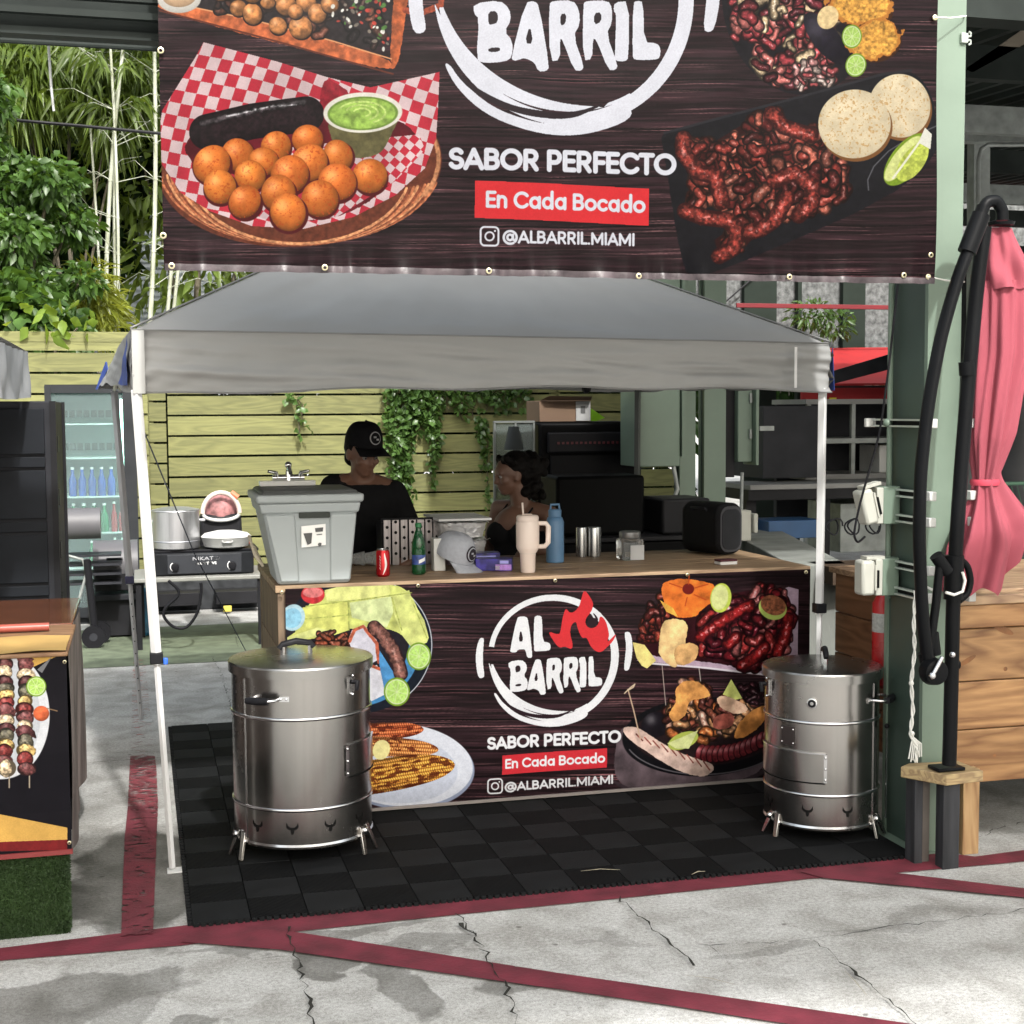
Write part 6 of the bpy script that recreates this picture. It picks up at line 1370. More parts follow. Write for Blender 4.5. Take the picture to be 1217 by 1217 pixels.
# perforated steel rack
rk = thing('perforated_basket', 'upright perforated steel panel basket behind the red can', 'basket', (1.23, 6.62, T))
pf = mat('rack_steel', (.34, .31, .31), .42, .8, noise=.25, scale=3, stretch=(30, 30, .5))
for k in range(7):
    x = 1.115+.040*k; y = 6.62-.012*math.sin(k*.52); MB().box(x, x+.034, y, y+.004, T, T+.215).build('slat', pf, rk, bevel=.0015)
    for j in range(4): MB().lathe([(.0075, 0), (.0075, .002)], (x+.017, y-.0023, T+.03+.05*j+.025*(k % 2)), 10, True, 'y').build('hole', drk, rk)
MB().box(1.105, 1.39, 6.63, 6.64, T+.205, T+.222).build('top_rim', bk, rk, bevel=.002); MB().box(1.11, 1.385, 6.64, 6.80, T, T+.20).build('inner_box', bk, rk)
# clear plastic cups lying on the counter
clr = mat('clear_plastic', (.8, .82, .82), .15, 0, noise=0, trans=.75, ior=1.3)
for i, (px, lab) in enumerate(((408, 'clear plastic cup lying beside the tote'), (425, 'clear plastic cup lying in the middle of the row of three'), (438, 'clear plastic cup lying nearest the red can'))):
    p = at(px, 668, y=6.62); o = MB().lathe([(.022, 0), (.034, .06), (.036, .062)], (p.x-.03, p.y, T+.036), 18, True, 'x').build('plastic_cup', clr, smooth=40); tag(base_at(o, (p.x, p.y, T)), lab, 'cup')
# white box, cap on it
bx('small_carton', 'small white carton under the grey cap', 'carton', mat('white_carton', (.6, .6, .58), .6, noise=.05), 1.290, 1.345, 6.30, 6.36, T, T+.15)
capm = mat('heather_grey_cloth', (.36, .375, .42), .85, noise=.08, scale=60)
def cap(label, c, R, m, badge_m, badge_bg, fdir, tilt=0, sc=1.0, parent=None, part=None):
    """a baseball cap: crown panels, curved brim, round badge; fdir = bearing of the brim"""
    t = parent or thing('baseball_cap', label, 'cap', c)
    M = Matrix.Translation(Vector(c)) @ Matrix.Rotation(fdir, 4, 'Z') @ Matrix.Rotation(tilt, 4, 'Y')
    def tr(mb): mb.v = [tuple(M @ Vector(v)) for v in mb.v]; return mb
    def crown(u, v):
        a = 2*math.pi*u; h = v*math.pi/2; r = R*(math.cos(h)**.62); seam = 1-.018*abs(math.cos(3*a))**8
        return (r*math.cos(a)*1.12*seam+.004, r*math.sin(a)*.92*seam, R*1.15*math.sin(h)*(1+.06*math.cos(a)))
    P = t
    cr = tr(MB().sheet(crown, 48, 12)).build(part or 'crown', m, P, smooth=60)
    def brim(u, v):
        a = math.radians(-62+124*u); r = R*(1.0+.0*v)+v*R*.78*math.cos(a*.72); x = R*1.12*math.cos(a)+v*R*1.05*max(0, math.cos(a))**.6; y = R*.92*math.sin(a)*(1+.04*v)
        return (x, y, .004-.30*R*(y/R)**2*(.3+v)+.0-.10*R*v)
    b1 = tr(MB().sheet(brim, 20, 8)); o = b1.build('brim', m, cr if part else P, smooth=60); sd = o.modifiers.new('solid', 'SOLIDIFY'); sd.thickness = .003
    tr(MB().ball((0.004, 0, R*1.16), R*.07, 8)).build('button', m, cr if part else P, smooth=60)
    # badge bent on to the front of the crown
    def bd(rr, off):
        def f(u, v):
            a = 2*math.pi*u; yy = rr*v*math.cos(a)/R; zz = .52+rr*v*math.sin(a)/R
            h = math.asin(min(.98, zz/1.2)); ph = math.asin(max(-.98, min(.98, yy/(.92*math.cos(h)**.62)))); p = Vector(crown(ph/(2*math.pi) if ph >= 0 else 1+ph/(2*math.pi), h/(math.pi/2)))
            return p*(1+off)
        return f
    tr(MB().sheet(bd(R*.36, .03), 28, 4)).build('badge', badge_bg, cr if part else P, smooth=80); tr(MB().sheet(bd(R*.30, .045), 28, 4)).build('badge_ring', badge_m, cr if part else P, smooth=80); tr(MB().sheet(bd(R*.25, .055), 28, 4)).build('badge_field', badge_bg, cr if part else P, smooth=80)
    for a0, a1 in ((-.12, .03), (.03, .16)):
        def mk(u, v, a0=a0, a1=a1):
            yy = a0+(a1-a0)*u; zz = .42+.08*v+(.11 if a0 < 0 else 0); h = math.asin(zz/1.2); ph = math.asin(yy/(.92*math.cos(h)**.62)); return Vector(crown(ph/(2*math.pi) if ph >= 0 else 1+ph/(2*math.pi), h/(math.pi/2)))*1.065
        tr(MB().sheet(mk, 3, 2)).build('badge_mark', badge_m, cr if part else P, smooth=80)
    return t
cap('light grey baseball cap with a round dark badge, on display on the counter', (1.385, 6.33, T+.072), .095, capm, capm, mat('badge_dark', (.03, .025, .03), .7), math.radians(-52), math.radians(24))
# foil trays
foil = mat('crinkled_foil', (.85, .85, .85), .3, .6, noise=.05, bump=1.0, bscale=45)
def foil_tray(label, x0, x1, y0, y1, z0, h):
    mb = MB(); rr = random.Random(int(x0*100+z0*50))
    def f(u, v):
        a = 2*math.pi*u; sx = abs(math.cos(a))**.35*(1 if math.cos(a) > 0 else -1); sy = abs(math.sin(a))**.35*(1 if math.sin(a) > 0 else -1); k = .88+.12*v
        return ((x0+x1)/2+(x1-x0)/2*sx*k+rr.uniform(-.003, .003), (y0+y1)/2+(y1-y0)/2*sy*k, z0+h*v+rr.uniform(-.003, .003))
    t = thing('foil_tray', label, 'tray', ((x0+x1)/2, (y0+y1)/2, z0), 'foil trays on the counter'); mb.sheet(f, 60, 6).build('tray_wall', foil, t, smooth=20)
    MB().sheet(lambda u, v: (x0-.006+(x1-x0+.012)*u, y0-.006+(y1-y0+.012)*v, z0+h+.004+rr.uniform(-.006, .006)), 24, 14).build('foil_sheet', foil, t, smooth=15)
    return t
foil_tray('lower crinkled foil tray behind the grey cap', 1.38, 1.60, 6.50, 6.85, T+.04, .075); ft_ = foil_tray('upper crinkled foil tray with a pale lid, stacked behind the grey cap', 1.36, 1.60, 6.50, 6.85, T+.13, .07); MB().box(1.355, 1.61, 6.49, 6.86, T+.212, T+.222).build('card_lid', mat('white_card', (.7, .7, .7), .6), ft_)
bx('riser_box', 'dim mauve box under the foil trays', 'box', mat('mauve_card', (.20, .14, .16), .7), 1.40, 1.58, 6.52, 6.8, T, T+.038)
pur = mat('purple_print', (.035, .025, .22), .35, noise=.6, scale=22, col2=(.012, .01, .06)); lil = mat('lilac_print', (.42, .22, .62), .4, noise=.3, scale=50)
pb = thing('candy_box', 'purple printed box with a lilac end, nearest the cream tumbler', 'box', (1.60, 6.24, T), 'purple boxes on the counter')
M = Matrix.Translation((1.575, 6.27, T)) @ Matrix.Rotation(math.radians(-18), 4, 'Z')
def lb(x0, x1, y0, y1, z0, z1): mb = MB(); mb.box(x0, x1, y0, y1, z0, z1); mb.v = [tuple(M @ Vector(v)) for v in mb.v]; return mb
lb(-.09, .075, -.045, .045, 0, .055).build('carton', pur, pb, bevel=.002); lb(.0, .073, -.0465, -.0455, .004, .03).build('printed_flash', lil, pb); lb(.0, .02, -.0465, -.0455, .006, .024).build('printed_panel', wh, pb); lb(.02, .06, -.0466, -.0456, .034, .048).build('printed_word', mat('pale_violet', (.35, .35, .75), .4), pb)
pb = thing('candy_box', 'purple printed box lying behind, touching the grey cap brim', 'box', (1.50, 6.40, T), 'purple boxes on the counter')
M = Matrix.Translation((1.53, 6.40, T)) @ Matrix.Rotation(math.radians(-8), 4, 'Z')
lb(-.08, .09, -.04, .05, 0, .07).build('carton', pur, pb, bevel=.002); lb(-.02, .07, -.0415, -.0405, .045, .058).build('printed_word', MATS['pale_violet'], pb)
# cream tumbler
crm = mat('cream_enamel', (.74, .62, .55), .4, noise=.03)
x, y = 1.690, 6.14
tm_ = lathe_thing('tumbler', 'cream pink tumbler with a big handle and a straw', 'tumbler', x, y, [('cup', [(.031, 0), (.033, .004), (.036, .085), (.049, .105), (.052, .115), (.053, .225), (.050, .232)], crm), ('base_ring', [(.0372, .086), (.0375, .092), (.0372, .098)], mat('steel_ring', (.5, .48, .46), .3, .8)), ('lid', [(.050, .2325), (.051, .250), (.046, .258), (.02, .26)], crm)])
MB().tube([(x-.02, y, T+.25), (x-.024, y, T+.315)], .0045, 8).build('straw', crm, tm_, smooth=60)
MB().tube([(x+.045, y-.02, T+.222), (x+.078, y-.03, T+.222), (x+.088, y-.034, T+.205), (x+.086, y-.034, T+.135), (x+.072, y-.03, T+.118), (x+.045, y-.02, T+.116)], [.010, .011, .012, .012, .011, .010], 10).build('handle', crm, tm_, smooth=60)
MB().lathe([(.0205, 0), (.022, .002), (.0205, .004)], (x, y, T+.26), 20).build('lid_dial', crm, tm_, smooth=50)
# blue bottle
x, y = 1.925, 6.50
blm = mat('powder_blue', (.10, .21, .36), .45, noise=.04)
bb = lathe_thing('water_bottle', 'dull blue metal water bottle behind the cream tumbler', 'bottle', x, y, [('body', [(.040, 0), (.043, .004), (.043, .195), (.036, .215), (.030, .22)], blm), ('cap', [(.031, .221), (.032, .250), (.028, .255)], blm)])
MB().tube([(x-.022, y, T+.25), (x-.020, y, T+.278), (x+.020, y, T+.278), (x+.022, y, T+.25)], .006, 8).build('carry_loop', blm, bb, smooth=60)
# steel canisters, glass jar, cards, speaker
sc = mat('dim_steel', (.4, .4, .4), .25, 1.0, noise=.1)
for i, (px, w, lab) in enumerate(((691, .028, 'narrow shiny steel canister behind the blue bottle'), (706, .036, 'wider steel canister left of the glass jar'))):
    p = at(px, 662, y=6.72); lathe_thing('steel_canister', lab, 'canister', p.x, 6.72, [('body', [(w, 0), (w, .14), (w*.95, .145)], sc)], 'steel canisters on the counter')
x, y = 2.305, 6.50
jr = thing('glass_jar', 'square glass tip jar with a white card, in the middle of the counter', 'jar', (x, y, T))
MB().box(x-.055, x+.055, y-.055, y+.055, T, T+.105).build('jar_glass', mat('jar_glass', (.85, .87, .87), .05, 0, noise=0, trans=.9, ior=1.4), jr, bevel=.012)
MB().lathe([(.05, T+.106), (.052, T+.112), (.052, T+.135), (.048, T+.139)], (x, y, 0), 24).build('lid', mat('jar_lid', (.28, .28, .28), .35, .8), jr, smooth=40)
MB().box(x-.018, x+.052, y-.060, y-.0575, T+.004, T+.075).build('card', mat('grey_card', (.45, .45, .45), .7), jr); MB().tube([(x-.05, y-.058, T+.10), (x, y-.062, T+.092), (x+.05, y-.058, T+.098)], .002, 6).build('wire_bail', std, jr, smooth=60)
cdm = mat('card_white', (.62, .6, .58), .6); mrn = mat('card_maroon', (.07, .012, .02), .5)
cd = thing('business_cards', 'small stack of maroon backed business cards at the counter edge', 'cards', (2.67, 6.17, T))
for k in range(6): MB().box(-.045, .045, -.028, .028, 0, .0022, Matrix.Translation((2.668+R_.uniform(-.002, .002), 6.175, T+.0023*k)) @ Matrix.Rotation(math.radians(8+R_.uniform(-2, 2)), 4, 'Z')).build('card', cdm, cd)
MB().box(-.045, .045, -.028, .028, 0, .008, Matrix.Translation((2.668, 6.175, T+.0145)) @ Matrix.Rotation(math.radians(8), 4, 'Z')).build('printed_card', mrn, cd)
sp = thing('loudspeaker', 'black rounded portable loudspeaker at the right end of the counter', 'loudspeaker', (2.80, 6.68, T))
blk = mat('matte_black_mesh', (.008, .008, .009), .65, noise=.2, bump=.3, bscale=260)
def rr_prism(x0, x1, z0, z1, y0, y1, r, M):
    P = []
    for cx_, cz_, a in ((x1-r, z0+r, -90), (x1-r, z1-r, 0), (x0+r, z1-r, 90), (x0+r, z0+r, 180)):
        for k in range(7): g = math.radians(a+15*k); P.append(M @ Vector((cx_+r*math.cos(g), y0, cz_+r*math.sin(g))))
    return MB().prism(P, M.to_3x3() @ Vector((0, y1-y0, 0)))
Ms = Matrix.Translation((2.80, 6.66, T)) @ Matrix.Rotation(math.radians(20), 4, 'Z')
rr_prism(-.085, .085, 0.004, .262, -.14, .14, .06, Ms).build('housing', blk, sp, bevel=.022)
rr_prism(-.072, .072, .018, .246, -.1415, -.139, .05, Ms).build('end_ring', mat('speaker_rim', (.05, .05, .055), .3), sp); rr_prism(-.062, .062, .03, .232, -.1445, -.1416, .042, Ms).build('end_mesh', mat('speaker_cone', (.018, .019, .022), .5, noise=.2), sp)
MB().tube([Ms @ Vector(v) for v in ((-.075, -.05, .22), (-.092, -.05, .235), (-.095, .05, .235), (-.078, .06, .22))], .007, 8).build('carry_strap', black_pl, sp, smooth=60)
MB().tube([Ms @ Vector(v) for v in ((.086, -.04, .17), (.12, -.05, .17), (.128, -.05, .14))], .006, 6).build('side_strap', black_pl, sp, smooth=60)
# ------------------------------------------------------------------ glass-door drinks fridge and things behind at left
fr_ = thing('drinks_fridge', 'upright glass-fronted drinks fridge, lit teal inside, with bottles on its lower shelves', 'fridge', (-.37, 12.4, 0))
fd = mat('fridge_black', (.03, .032, .035), .4); teal = mat('fridge_liner', (.30, .40, .40), .5, noise=.04)
X0, X1, Y0 = -.70, -.035, 12.1
MB().box(X0, X1, 12.72, 12.75, .1, 1.93).build('back_liner', teal, fr_); MB().box(X0, X0+.03, Y0+.03, 12.72, .1, 1.93).build('side_liner', teal, fr_); MB().box(X1-.03, X1, Y0+.03, 12.72, .1, 1.93).build('side_liner', teal, fr_)
MB().box(X0-.02, X1+.02, Y0+.03, 12.78, 1.935, 1.97).build('top', fd, fr_); MB().box(X0-.02, X1+.02, Y0+.03, 12.78, 0, .099).build('plinth', fd, fr_)
MB().box(X0-.02, X0-.001, Y0+.03, 12.78, .1, 1.934).build('side_panel', fd, fr_); MB().box(X1+.001, X1+.02, Y0+.03, 12.78, .1, 1.934).build('side_panel', fd, fr_)
dr = MB().box(X0-.02, X0+.03, Y0-.02, Y0+.025, .06, 1.96).build('door_frame', fd, fr_); MB().box(X1-.075, X1+.025, Y0-.02, Y0+.025, .06, 1.96).build('door_frame', fd, fr_)
MB().box(X0+.031, X1-.076, Y0-.02, Y0+.025, 1.90, 1.96).build('door_frame', fd, fr_); MB().box(X0+.031, X1-.076, Y0-.02, Y0+.025, .06, .14).build('door_frame', fd, fr_)
MB().box(X0+.031, X1-.076, Y0, Y0+.006, .141, 1.899).build('door_glass', mat('door_glass', (.75, .9, .9), .03, 0, noise=0, trans=.92, ior=1.1), fr_)
MB().box(X1-.10, X1-.078, Y0+.04, Y0+.05, .2, 1.85).build('light_strip', mat('fridge_light', (.55, 1.0, .8), .5, noise=0, emit=3.5), fr_)
for z in (.45, .74, 1.04, 1.36, 1.64): MB().box(X0+.03, X1-.03, Y0+.08, 12.7, z, z+.012).build('shelf', mat('shelf_wire', (.6, .68, .66), .4), fr_)
tik = mat('price_strip', (.55, .62, .60), .5)
bo = {'blue': (mat('blue_drink', (.01, .06, .32), .15), 'row of blue drink bottles on the fridge shelf'), 'green': (mat('green_drink', (.01, .18, .07), .15), 'green'), 'red': (mat('red_drink', (.28, .01, .02), .15), 'red')}
def fbottles(kind, x0, x1, n, z, h, lab, rows=1):
    for r in range(rows):
        for i in range(n):
            x = x0+(x1-x0)*(i+.5)/n; y = Y0+.12+.09*r; rr = (x1-x0)/n*.42
            o = MB().lathe([(rr*.9, 0), (rr, .01), (rr, h*.6), (rr*.45, h*.8), (rr*.4, h)], (x, y, z), 12).build('drink_bottle', bo[kind][0], smooth=40)
            MB().lathe([(rr*.42, h), (rr*.42, h*1.08)], (x, y, z), 10).build('cap', wh, o) if h > .15 else None
            base_at(o, (x, y, z))
            for ch in o.children: ch.data.transform(Matrix.Translation(-Vector((x, y, z))))
            tag(o, (['leftmost', 'second from left', 'middle', 'fourth from left', 'rightmost'] if n == 5 else ['leftmost', 'second from left', 'third from left', 'rightmost'] if n == 4 else ['left', 'middle', 'right'] if n == 3 else ['left', 'right'])[i]+' '+lab, 'bottle', kind+' bottles in the fridge')
fbottles('blue', -.565, -.18, 5, 1.053, .22, 'small blue drink bottle on the upper stocked shelf of the fridge', 1)
fbottles('green', -.565, -.24, 4, .753, .22, 'green drink bottle on the middle stocked shelf of the fridge', 1)
fbottles('green', -.42, -.24, 3, .463, .2, 'green drink bottle on the lowest shelf of the fridge', 1)
fbottles('red', -.235, -.11, 2, .753, .23, 'red drink bottle at the right of the fridge shelf', 1)
fbottles('red', -.235, -.11, 2, .463, .22, 'red drink bottle at the right end of the lowest fridge shelf', 1)
for z in (1.37, 1.65):
    for k in range(9): MB().box(-.62+.06*k, -.575+.06*k, 12.70, 12.718, z+.05, z+.11).build('vent_slot', mat('liner_slot', (.10, .13, .13), .6), fr_)
# barrel grill on a cart
gg_ = mat('grill_grey', (.09, .088, .095), .5, .0, noise=.1)
cg = thing('cart_grill', 'small grey barrel grill on a black wheeled cart left of the drinks fridge', 'grill', (-.45, 10.9, 0))
c = at(102, 622, y=10.9); MB().tube([(c.x-.35, 10.9, c.z), (c.x+.105, 10.9, c.z)], .115, 24).build('barrel', gg_, cg, smooth=40); MB().tube([(c.x-.35, 10.9, c.z), (c.x+.1, 10.9, c.z)], .117, 24).build('barrel_seam', gg_, cg, smooth=40) if 0 else None
MB().tube([at(103, 665, y=10.9), at(112, 745, y=10.9)], .028, 10).build('cart_leg', black_pl, cg, smooth=50)
MB().tube([at(80, 660, y=10.9), at(98, 665, y=10.9), at(103, 680, y=10.9), at(92, 720, y=10.9), at(84, 745, y=10.9)], .011, 8).build('cart_rail', galv, cg, smooth=60)
for dy, px in ((0, 111), (.22, 118)):
    w_p = at(px, 752 if dy == 0 else 742, y=10.85+dy); wl = MB().tube([(w_p.x, w_p.y-.02, .085), (w_p.x, w_p.y+.02, .085)], .085, 22).build('wheel', black_pl, cg, smooth=35)
    MB().tube([(w_p.x, w_p.y-.024, .085), (w_p.x, w_p.y+.024, .085)], .03, 14).build('hub_cap', bk2, wl, smooth=35)
for k in range(4): MB().box(-.52, -.14, 10.95, 11.2, .46+.07*k, .475+.07*k).build('cart_slat', bk2, cg)
bg = thing('box_grill', 'grey lidded box grill on a black base in front of the drinks fridge', 'grill', (-.2, 11.4, 0))
a, b = at(110, 643, y=11.3), at(164, 672, y=11.3); zt = a.z; zb = b.z
MB().tube([(a.x, 11.45, zb), (b.x, 11.45, zb)], .19, 24, flat=1.0).build('lid', gg_, bg, smooth=40)
MB().box(a.x+.01, b.x-.01, 11.27, 11.62, zb-.19, zb-.005).build('fire_box', bk, bg, bevel=.01); MB().box(a.x-.05, b.x+.03, 11.25, 11.64, zb-.26, zb-.215).build('shelf', bk2, bg, bevel=.006)
MB().box(a.x-.02, b.x, 11.3, 11.6, 0.02, zb-.265).build('stand', bk, bg); MB().tube([(a.x+.10, 11.24, zb+.06), (a.x+.22, 11.24, zb+.06)], .012, 8).build('handle', black_pl, bg, smooth=60)
bx('water_jug', 'clear blue water jug between the box grill and the tent leg', 'jug', mat('blue_water', (.05, .25, .45), .15, trans=.4), b.x-.02, b.x+.12, 11.3, 11.5, 0, .38, bevel=.03)
bx('black_crate_stack', 'low dark crates along the foot of the board fence', 'crate', mat('crate_black', (.035, .037, .04), .6, noise=.5, scale=9), -.5, 1.35, 12.7, 13.15, 0, .26, bevel=.01)
for i, x in enumerate((.12, .62)): bx('black_tray', ['black slotted tray under the stove, at the left', 'black slotted tray under the stove, at the right'][i], 'tray', bk, x, x+.38, 12.4, 12.65, .08, .19)
bx('yellow_packet', 'small yellow packet among the dark crates', 'packet', mat('yellow_packet_m', (.6, .5, .08), .5), .68, .75, 12.36, 12.39, .02, .07)
# folding table with stove and pots
ft = thing('cooking_table', 'low black legged folding table carrying the gas stove', 'table', (.5, 10.9, 0))
MB().box(-.05, 1.30, 10.62, 11.3, .50, .53).build('table_top', mat('grey_table_top', (.22, .22, .20), .5, noise=.1), ft, bevel=.006)
for x, y in ((-.02, 10.66), (.86, 10.66), (.92, 10.78), (0.0, 11.25), (1.2, 11.25)): MB().box(x-.02, x+.02, y-.015, y+.015, 0, .50).build('leg', bk, ft)
sv = thing('gas_stove', 'black two burner gas stove with white lettering on the low table', 'stove', (.45, 10.9, .53))
Ys = 10.72
MB().box(.10, .82, Ys, 11.15, .535, .70).build('body', mat('stove_black', (.014, .015, .017), .35, noise=.2), sv, bevel=.01); MB().box(.06, .86, Ys+.03, 11.15, .702, .718).build('pan_rest', black_pl, sv, bevel=.003)
pn = MB().box(.19, .73, Ys-.012, Ys-.001, .545, .69).build('control_panel', mat('panel_grey', (.035, .037, .042), .4, noise=.1), sv, bevel=.008)
for x in (.245, .66):
    k = MB().lathe([(.03, 0), (.028, -.02), (.02, -.022)], (x, Ys-.013, .60), 18, True, 'y').build('knob', black_pl, sv, smooth=40)
    P = [(x+.034*math.cos(a), .60+.034*math.sin(a)) for a in [math.radians(120+12*i) for i in range(11)]]
    MB().tube([(p, Ys-.0135, q) for p, q in P], .004, 5).build('dial_arc', wh, pn)
def lettering(s, x, y, z, h, m, parent, wd=None, rot=None, w=.16):
    tw = sum(GL[c][0] for c in s); sx = (wd/tw) if wd else h; cx = x; mb = MB()
    for c in s:
        adv, stp = GL[c]
        for p in stp:
            for (ax, ay), (bx_, by) in zip(p[:-1], p[1:]):
                A0 = Vector((cx+ax*sx, y, z+(1-ay)*h)); B0 = Vector((cx+bx_*sx, y, z+(1-by)*h)); d = (B0-A0)
                if d.length < 1e-5: continue
                d.normalize(); n = Vector((-d.z, 0, d.x))*w*h*.5; e = d*w*h*.4
                mb.prism([A0-n-e, B0-n+e, B0+n+e, A0+n-e], (0, -.0006, 0))
        cx += adv*sx
    return mb.build('lettering', m, parent)
stuff(lettering('NIKATO', .37, Ys-.0125, .645, .026, mat('grey_ink', (.45, .45, .47), .4), pn, .20)); stuff(lettering('GAS STOVE', .395, Ys-.0125, .612, .019, wh, pn, .15, w=.24))
pm = mat('pot_aluminium', (.60, .60, .62), .42, 1.0, noise=.08, scale=3, stretch=(20, 20, .5))
p = at(210, 657, y=10.9)
po = thing('stock_pot', 'tall aluminium stock pot on the left burner', 'pot', (p.x, 10.9, .72))
MB().lathe([(.165, .722), (.172, .73), (.172, .775), (.176, .78), (.172, .785), (.172, 1.0), (.178, 1.005), (.176, 1.012)], (p.x, 10.9, 0), 40).build('body', pm, po, smooth=35); MB().lathe([(.174, 1.013), (.10, 1.03), (.02, 1.036)], (p.x, 10.9, 0), 40).build('lid', pm, po, smooth=40)
for s in (-1, 1): MB().tube([(p.x+.172*s, 10.87, .93), (p.x+.21*s, 10.88, .93), (p.x+.21*s, 10.93, .93), (p.x+.172*s, 10.94, .93)], .007, 6).build('handle', pm, po, smooth=60)
p = at(269, 655, y=10.85)
pa = thing('casserole_pan', 'wide pale casserole pan with a domed lid on the right burner', 'pan', (p.x, 10.85, .72))
pg = mat('grey_enamel', (.42, .42, .41), .35, .3, noise=.06)
MB().lathe([(.13, .722), (.165, .735), (.182, .80), (.186, .805)], (p.x, 10.85, 0), 40).build('body', pg, pa, smooth=35); MB().lathe([(.187, .806), (.16, .83), (.08, .848), (.01, .852)], (p.x, 10.85, 0), 40).build('lid', mat('pale_lid', (.6, .6, .58), .4), pa, smooth=50)
MB().tube([(p.x-.04, 10.685, .785), (p.x-.03, 10.66, .775), (p.x+.03, 10.66, .775), (p.x+.04, 10.685, .785)], .007, 8).build('handle', pg, pa, smooth=60)
cr_ = thing('hooded_carrier', 'black tub with a pale rounded hood standing behind the casserole pan', 'carrier', (.70, 11.25, .53))
a = at(262, 600, y=11.2)
frustum(MB(), a.x-.17, a.x+.17, 11.15, 11.4, .53, a.x-.155, a.x+.155, 11.15, 11.4, .95).build('tub', bk, cr_, bevel=.03)
arcp = [(a.x+.14*math.cos(t), 11.13, .96+.16*math.sin(t)) for t in [math.pi*i/14 for i in range(15)]]
MB().tube(arcp, .018, 10).build('hood_rim', mat('pale_pink_plastic', (.55, .44, .40), .5), cr_, smooth=60); MB().tube([(a.x+.135*math.cos(t), 11.12, .955+.05*math.sin(t)) for t in [math.pi+math.pi*i/14 for i in range(15)]], .014, 10).build('front_rim', mat('pale_grey_plastic', (.5, .5, .48), .5), cr_, smooth=60)
MB().ball((a.x, 11.25, .96), (.13, .1, .14), 18).build('liner', mat('pink_liner', (.28, .12, .12), .7, noise=.6, scale=20), cr_, smooth=60); MB().tube([(a.x+.08, 11.13, 1.12), (a.x+.13, 11.12, 1.08)], .02, 8).build('orange_strap', mat('orange_strap_m', (.6, .16, .08), .6), cr_)
for i, (px, py, w, h, m, lab) in enumerate(((292, 640, .06, .2, 'red_plastic', 'tall red can standing behind the stove at the right'), (286, 660, .10, .14, 'red_plastic', 'red container beside the right hand stove knob'), (276, 642, .04, .10, 'white_plastic', 'small white bottle next to the casserole pan'))):
    q = at(px, py, y=11.35); mm = mat('red_plastic', (.35, .02, .03), .4, noise=.2) if m == 'red_plastic' else MATS[m]
    o = MB().lathe([(w*.9, 0), (w, .01), (w, h*.8), (w*.5, h), (w*.4, h*1.15)], (q.x, 11.35+.12*i, .53), 16).build('can' if i < 2 else 'bottle', mm, smooth=40); tag(base_at(o, (q.x, 11.35+.12*i, .53)), lab, 'can' if i < 2 else 'bottle')
hose = [at(*q, y=10.5) for q in ((200, 690), (212, 700), (213, 708), (196, 722), (193, 732), (205, 746), (222, 748), (236, 728), (240, 700), (238, 690))]
sm = []
for i in range(len(hose)-1):
    for k in range(4): sm.append(hose[i].lerp(hose[i+1], k/4))
for _ in range(3): sm = [sm[0]]+[(sm[i-1]+sm[i]*2+sm[i+1])/4 for i in range(1, len(sm)-1)]+[sm[-1]]
tag(base_at(MB().tube(sm, .011, 8).build('gas_hose', black_pl, smooth=60), tuple(hose[5])), 'black gas hose looping down from the stove', 'hose')
# ------------------------------------------------------------------ tall black equipment behind the counter
bf = thing('black_drinks_cooler', 'big black cooler with a dim red light strip behind the counter', 'cooler', (2.78, 8.8, 0))
cbk = mat('cooler_black', (.0028, .0028, .003), .5, noise=.2, spec=.06)
MB().box(2.45, 3.14, 8.62, 9.2, 0, 1.665).build('housing', cbk, bf, bevel=.02); MB().box(2.52, 3.12, 8.60, 8.618, .8, 1.46).build('door', mat('cooler_door', (.007, .007, .008), .5, noise=.1), bf, bevel=.008); MB().box(2.50, 3.13, 8.585, 8.617, 1.47, 1.60).build('light_hood', black_pl, bf, bevel=.01)
rl = mat('dim_red_light', (.09, .006, .012), .5, noise=0)
for k in range(18): MB().box(2.56+.03*k, 2.575+.03*k, 8.578, 8.583, 1.525, 1.54).build('red_light', rl, bf)
cb_ = thing('cardboard_box', 'brown cardboard box with a white label on top of the black cooler', 'box', (2.65, 8.75, 1.667))
cdb = mat('cardboard', (.13, .08, .05), .8, noise=.12); MB().box(2.46, 2.80, 8.64, 8.95, 1.667, 1.80).build('carton', cdb, cb_, bevel=.003); MB().box(2.70, 2.795, 8.632, 8.639, 1.672, 1.795).build('label', mat('dim_label', (.3, .3, .3), .6), cb_); MB().box(2.73, 2.76, 8.629, 8.6315, 1.72, 1.765).build('label_mark', ink, cb_)
cbf = MB().add([(2.46, 8.64, 1.80), (2.80, 8.64, 1.80), (2.78, 8.55, 1.825), (2.50, 8.56, 1.83)], [(0, 1, 2, 3)]).build('flap', cdb, cb_)
gp_ = thing('glass_door_panel', 'pale glass door panel standing left of the black cooler', 'panel', (2.34, 8.7, 0))
MB().box(2.17, 2.43, 8.66, 8.67, .5, 1.66).build('glass', mat('smoky_glass', (.35, .4, .39), .12, 0, noise=0, trans=.8, ior=1.2), gp_)
for x in (2.165, 2.30, 2.42): MB().box(x, x+.012, 8.65, 8.68, .45, 1.66).build('frame_bar', mat('dull_frame', (.12, .13, .125), .5), gp_)
MB().box(2.165, 2.432, 8.65, 8.68, 1.662, 1.675).build('frame_bar', MATS['dull_frame'], gp_)
MB().lathe([(.062, 1.50), (.032, 1.64), (.03, 1.642)], (2.24, 8.45, 0), 20).build('cone', mat('grey_cone', (.05, .055, .055), .5), gp_, smooth=40); MB().tube([(2.24, 8.45, 0), (2.24, 8.45, 1.5)], .012, 8).build('cone_pole', galv, gp_)
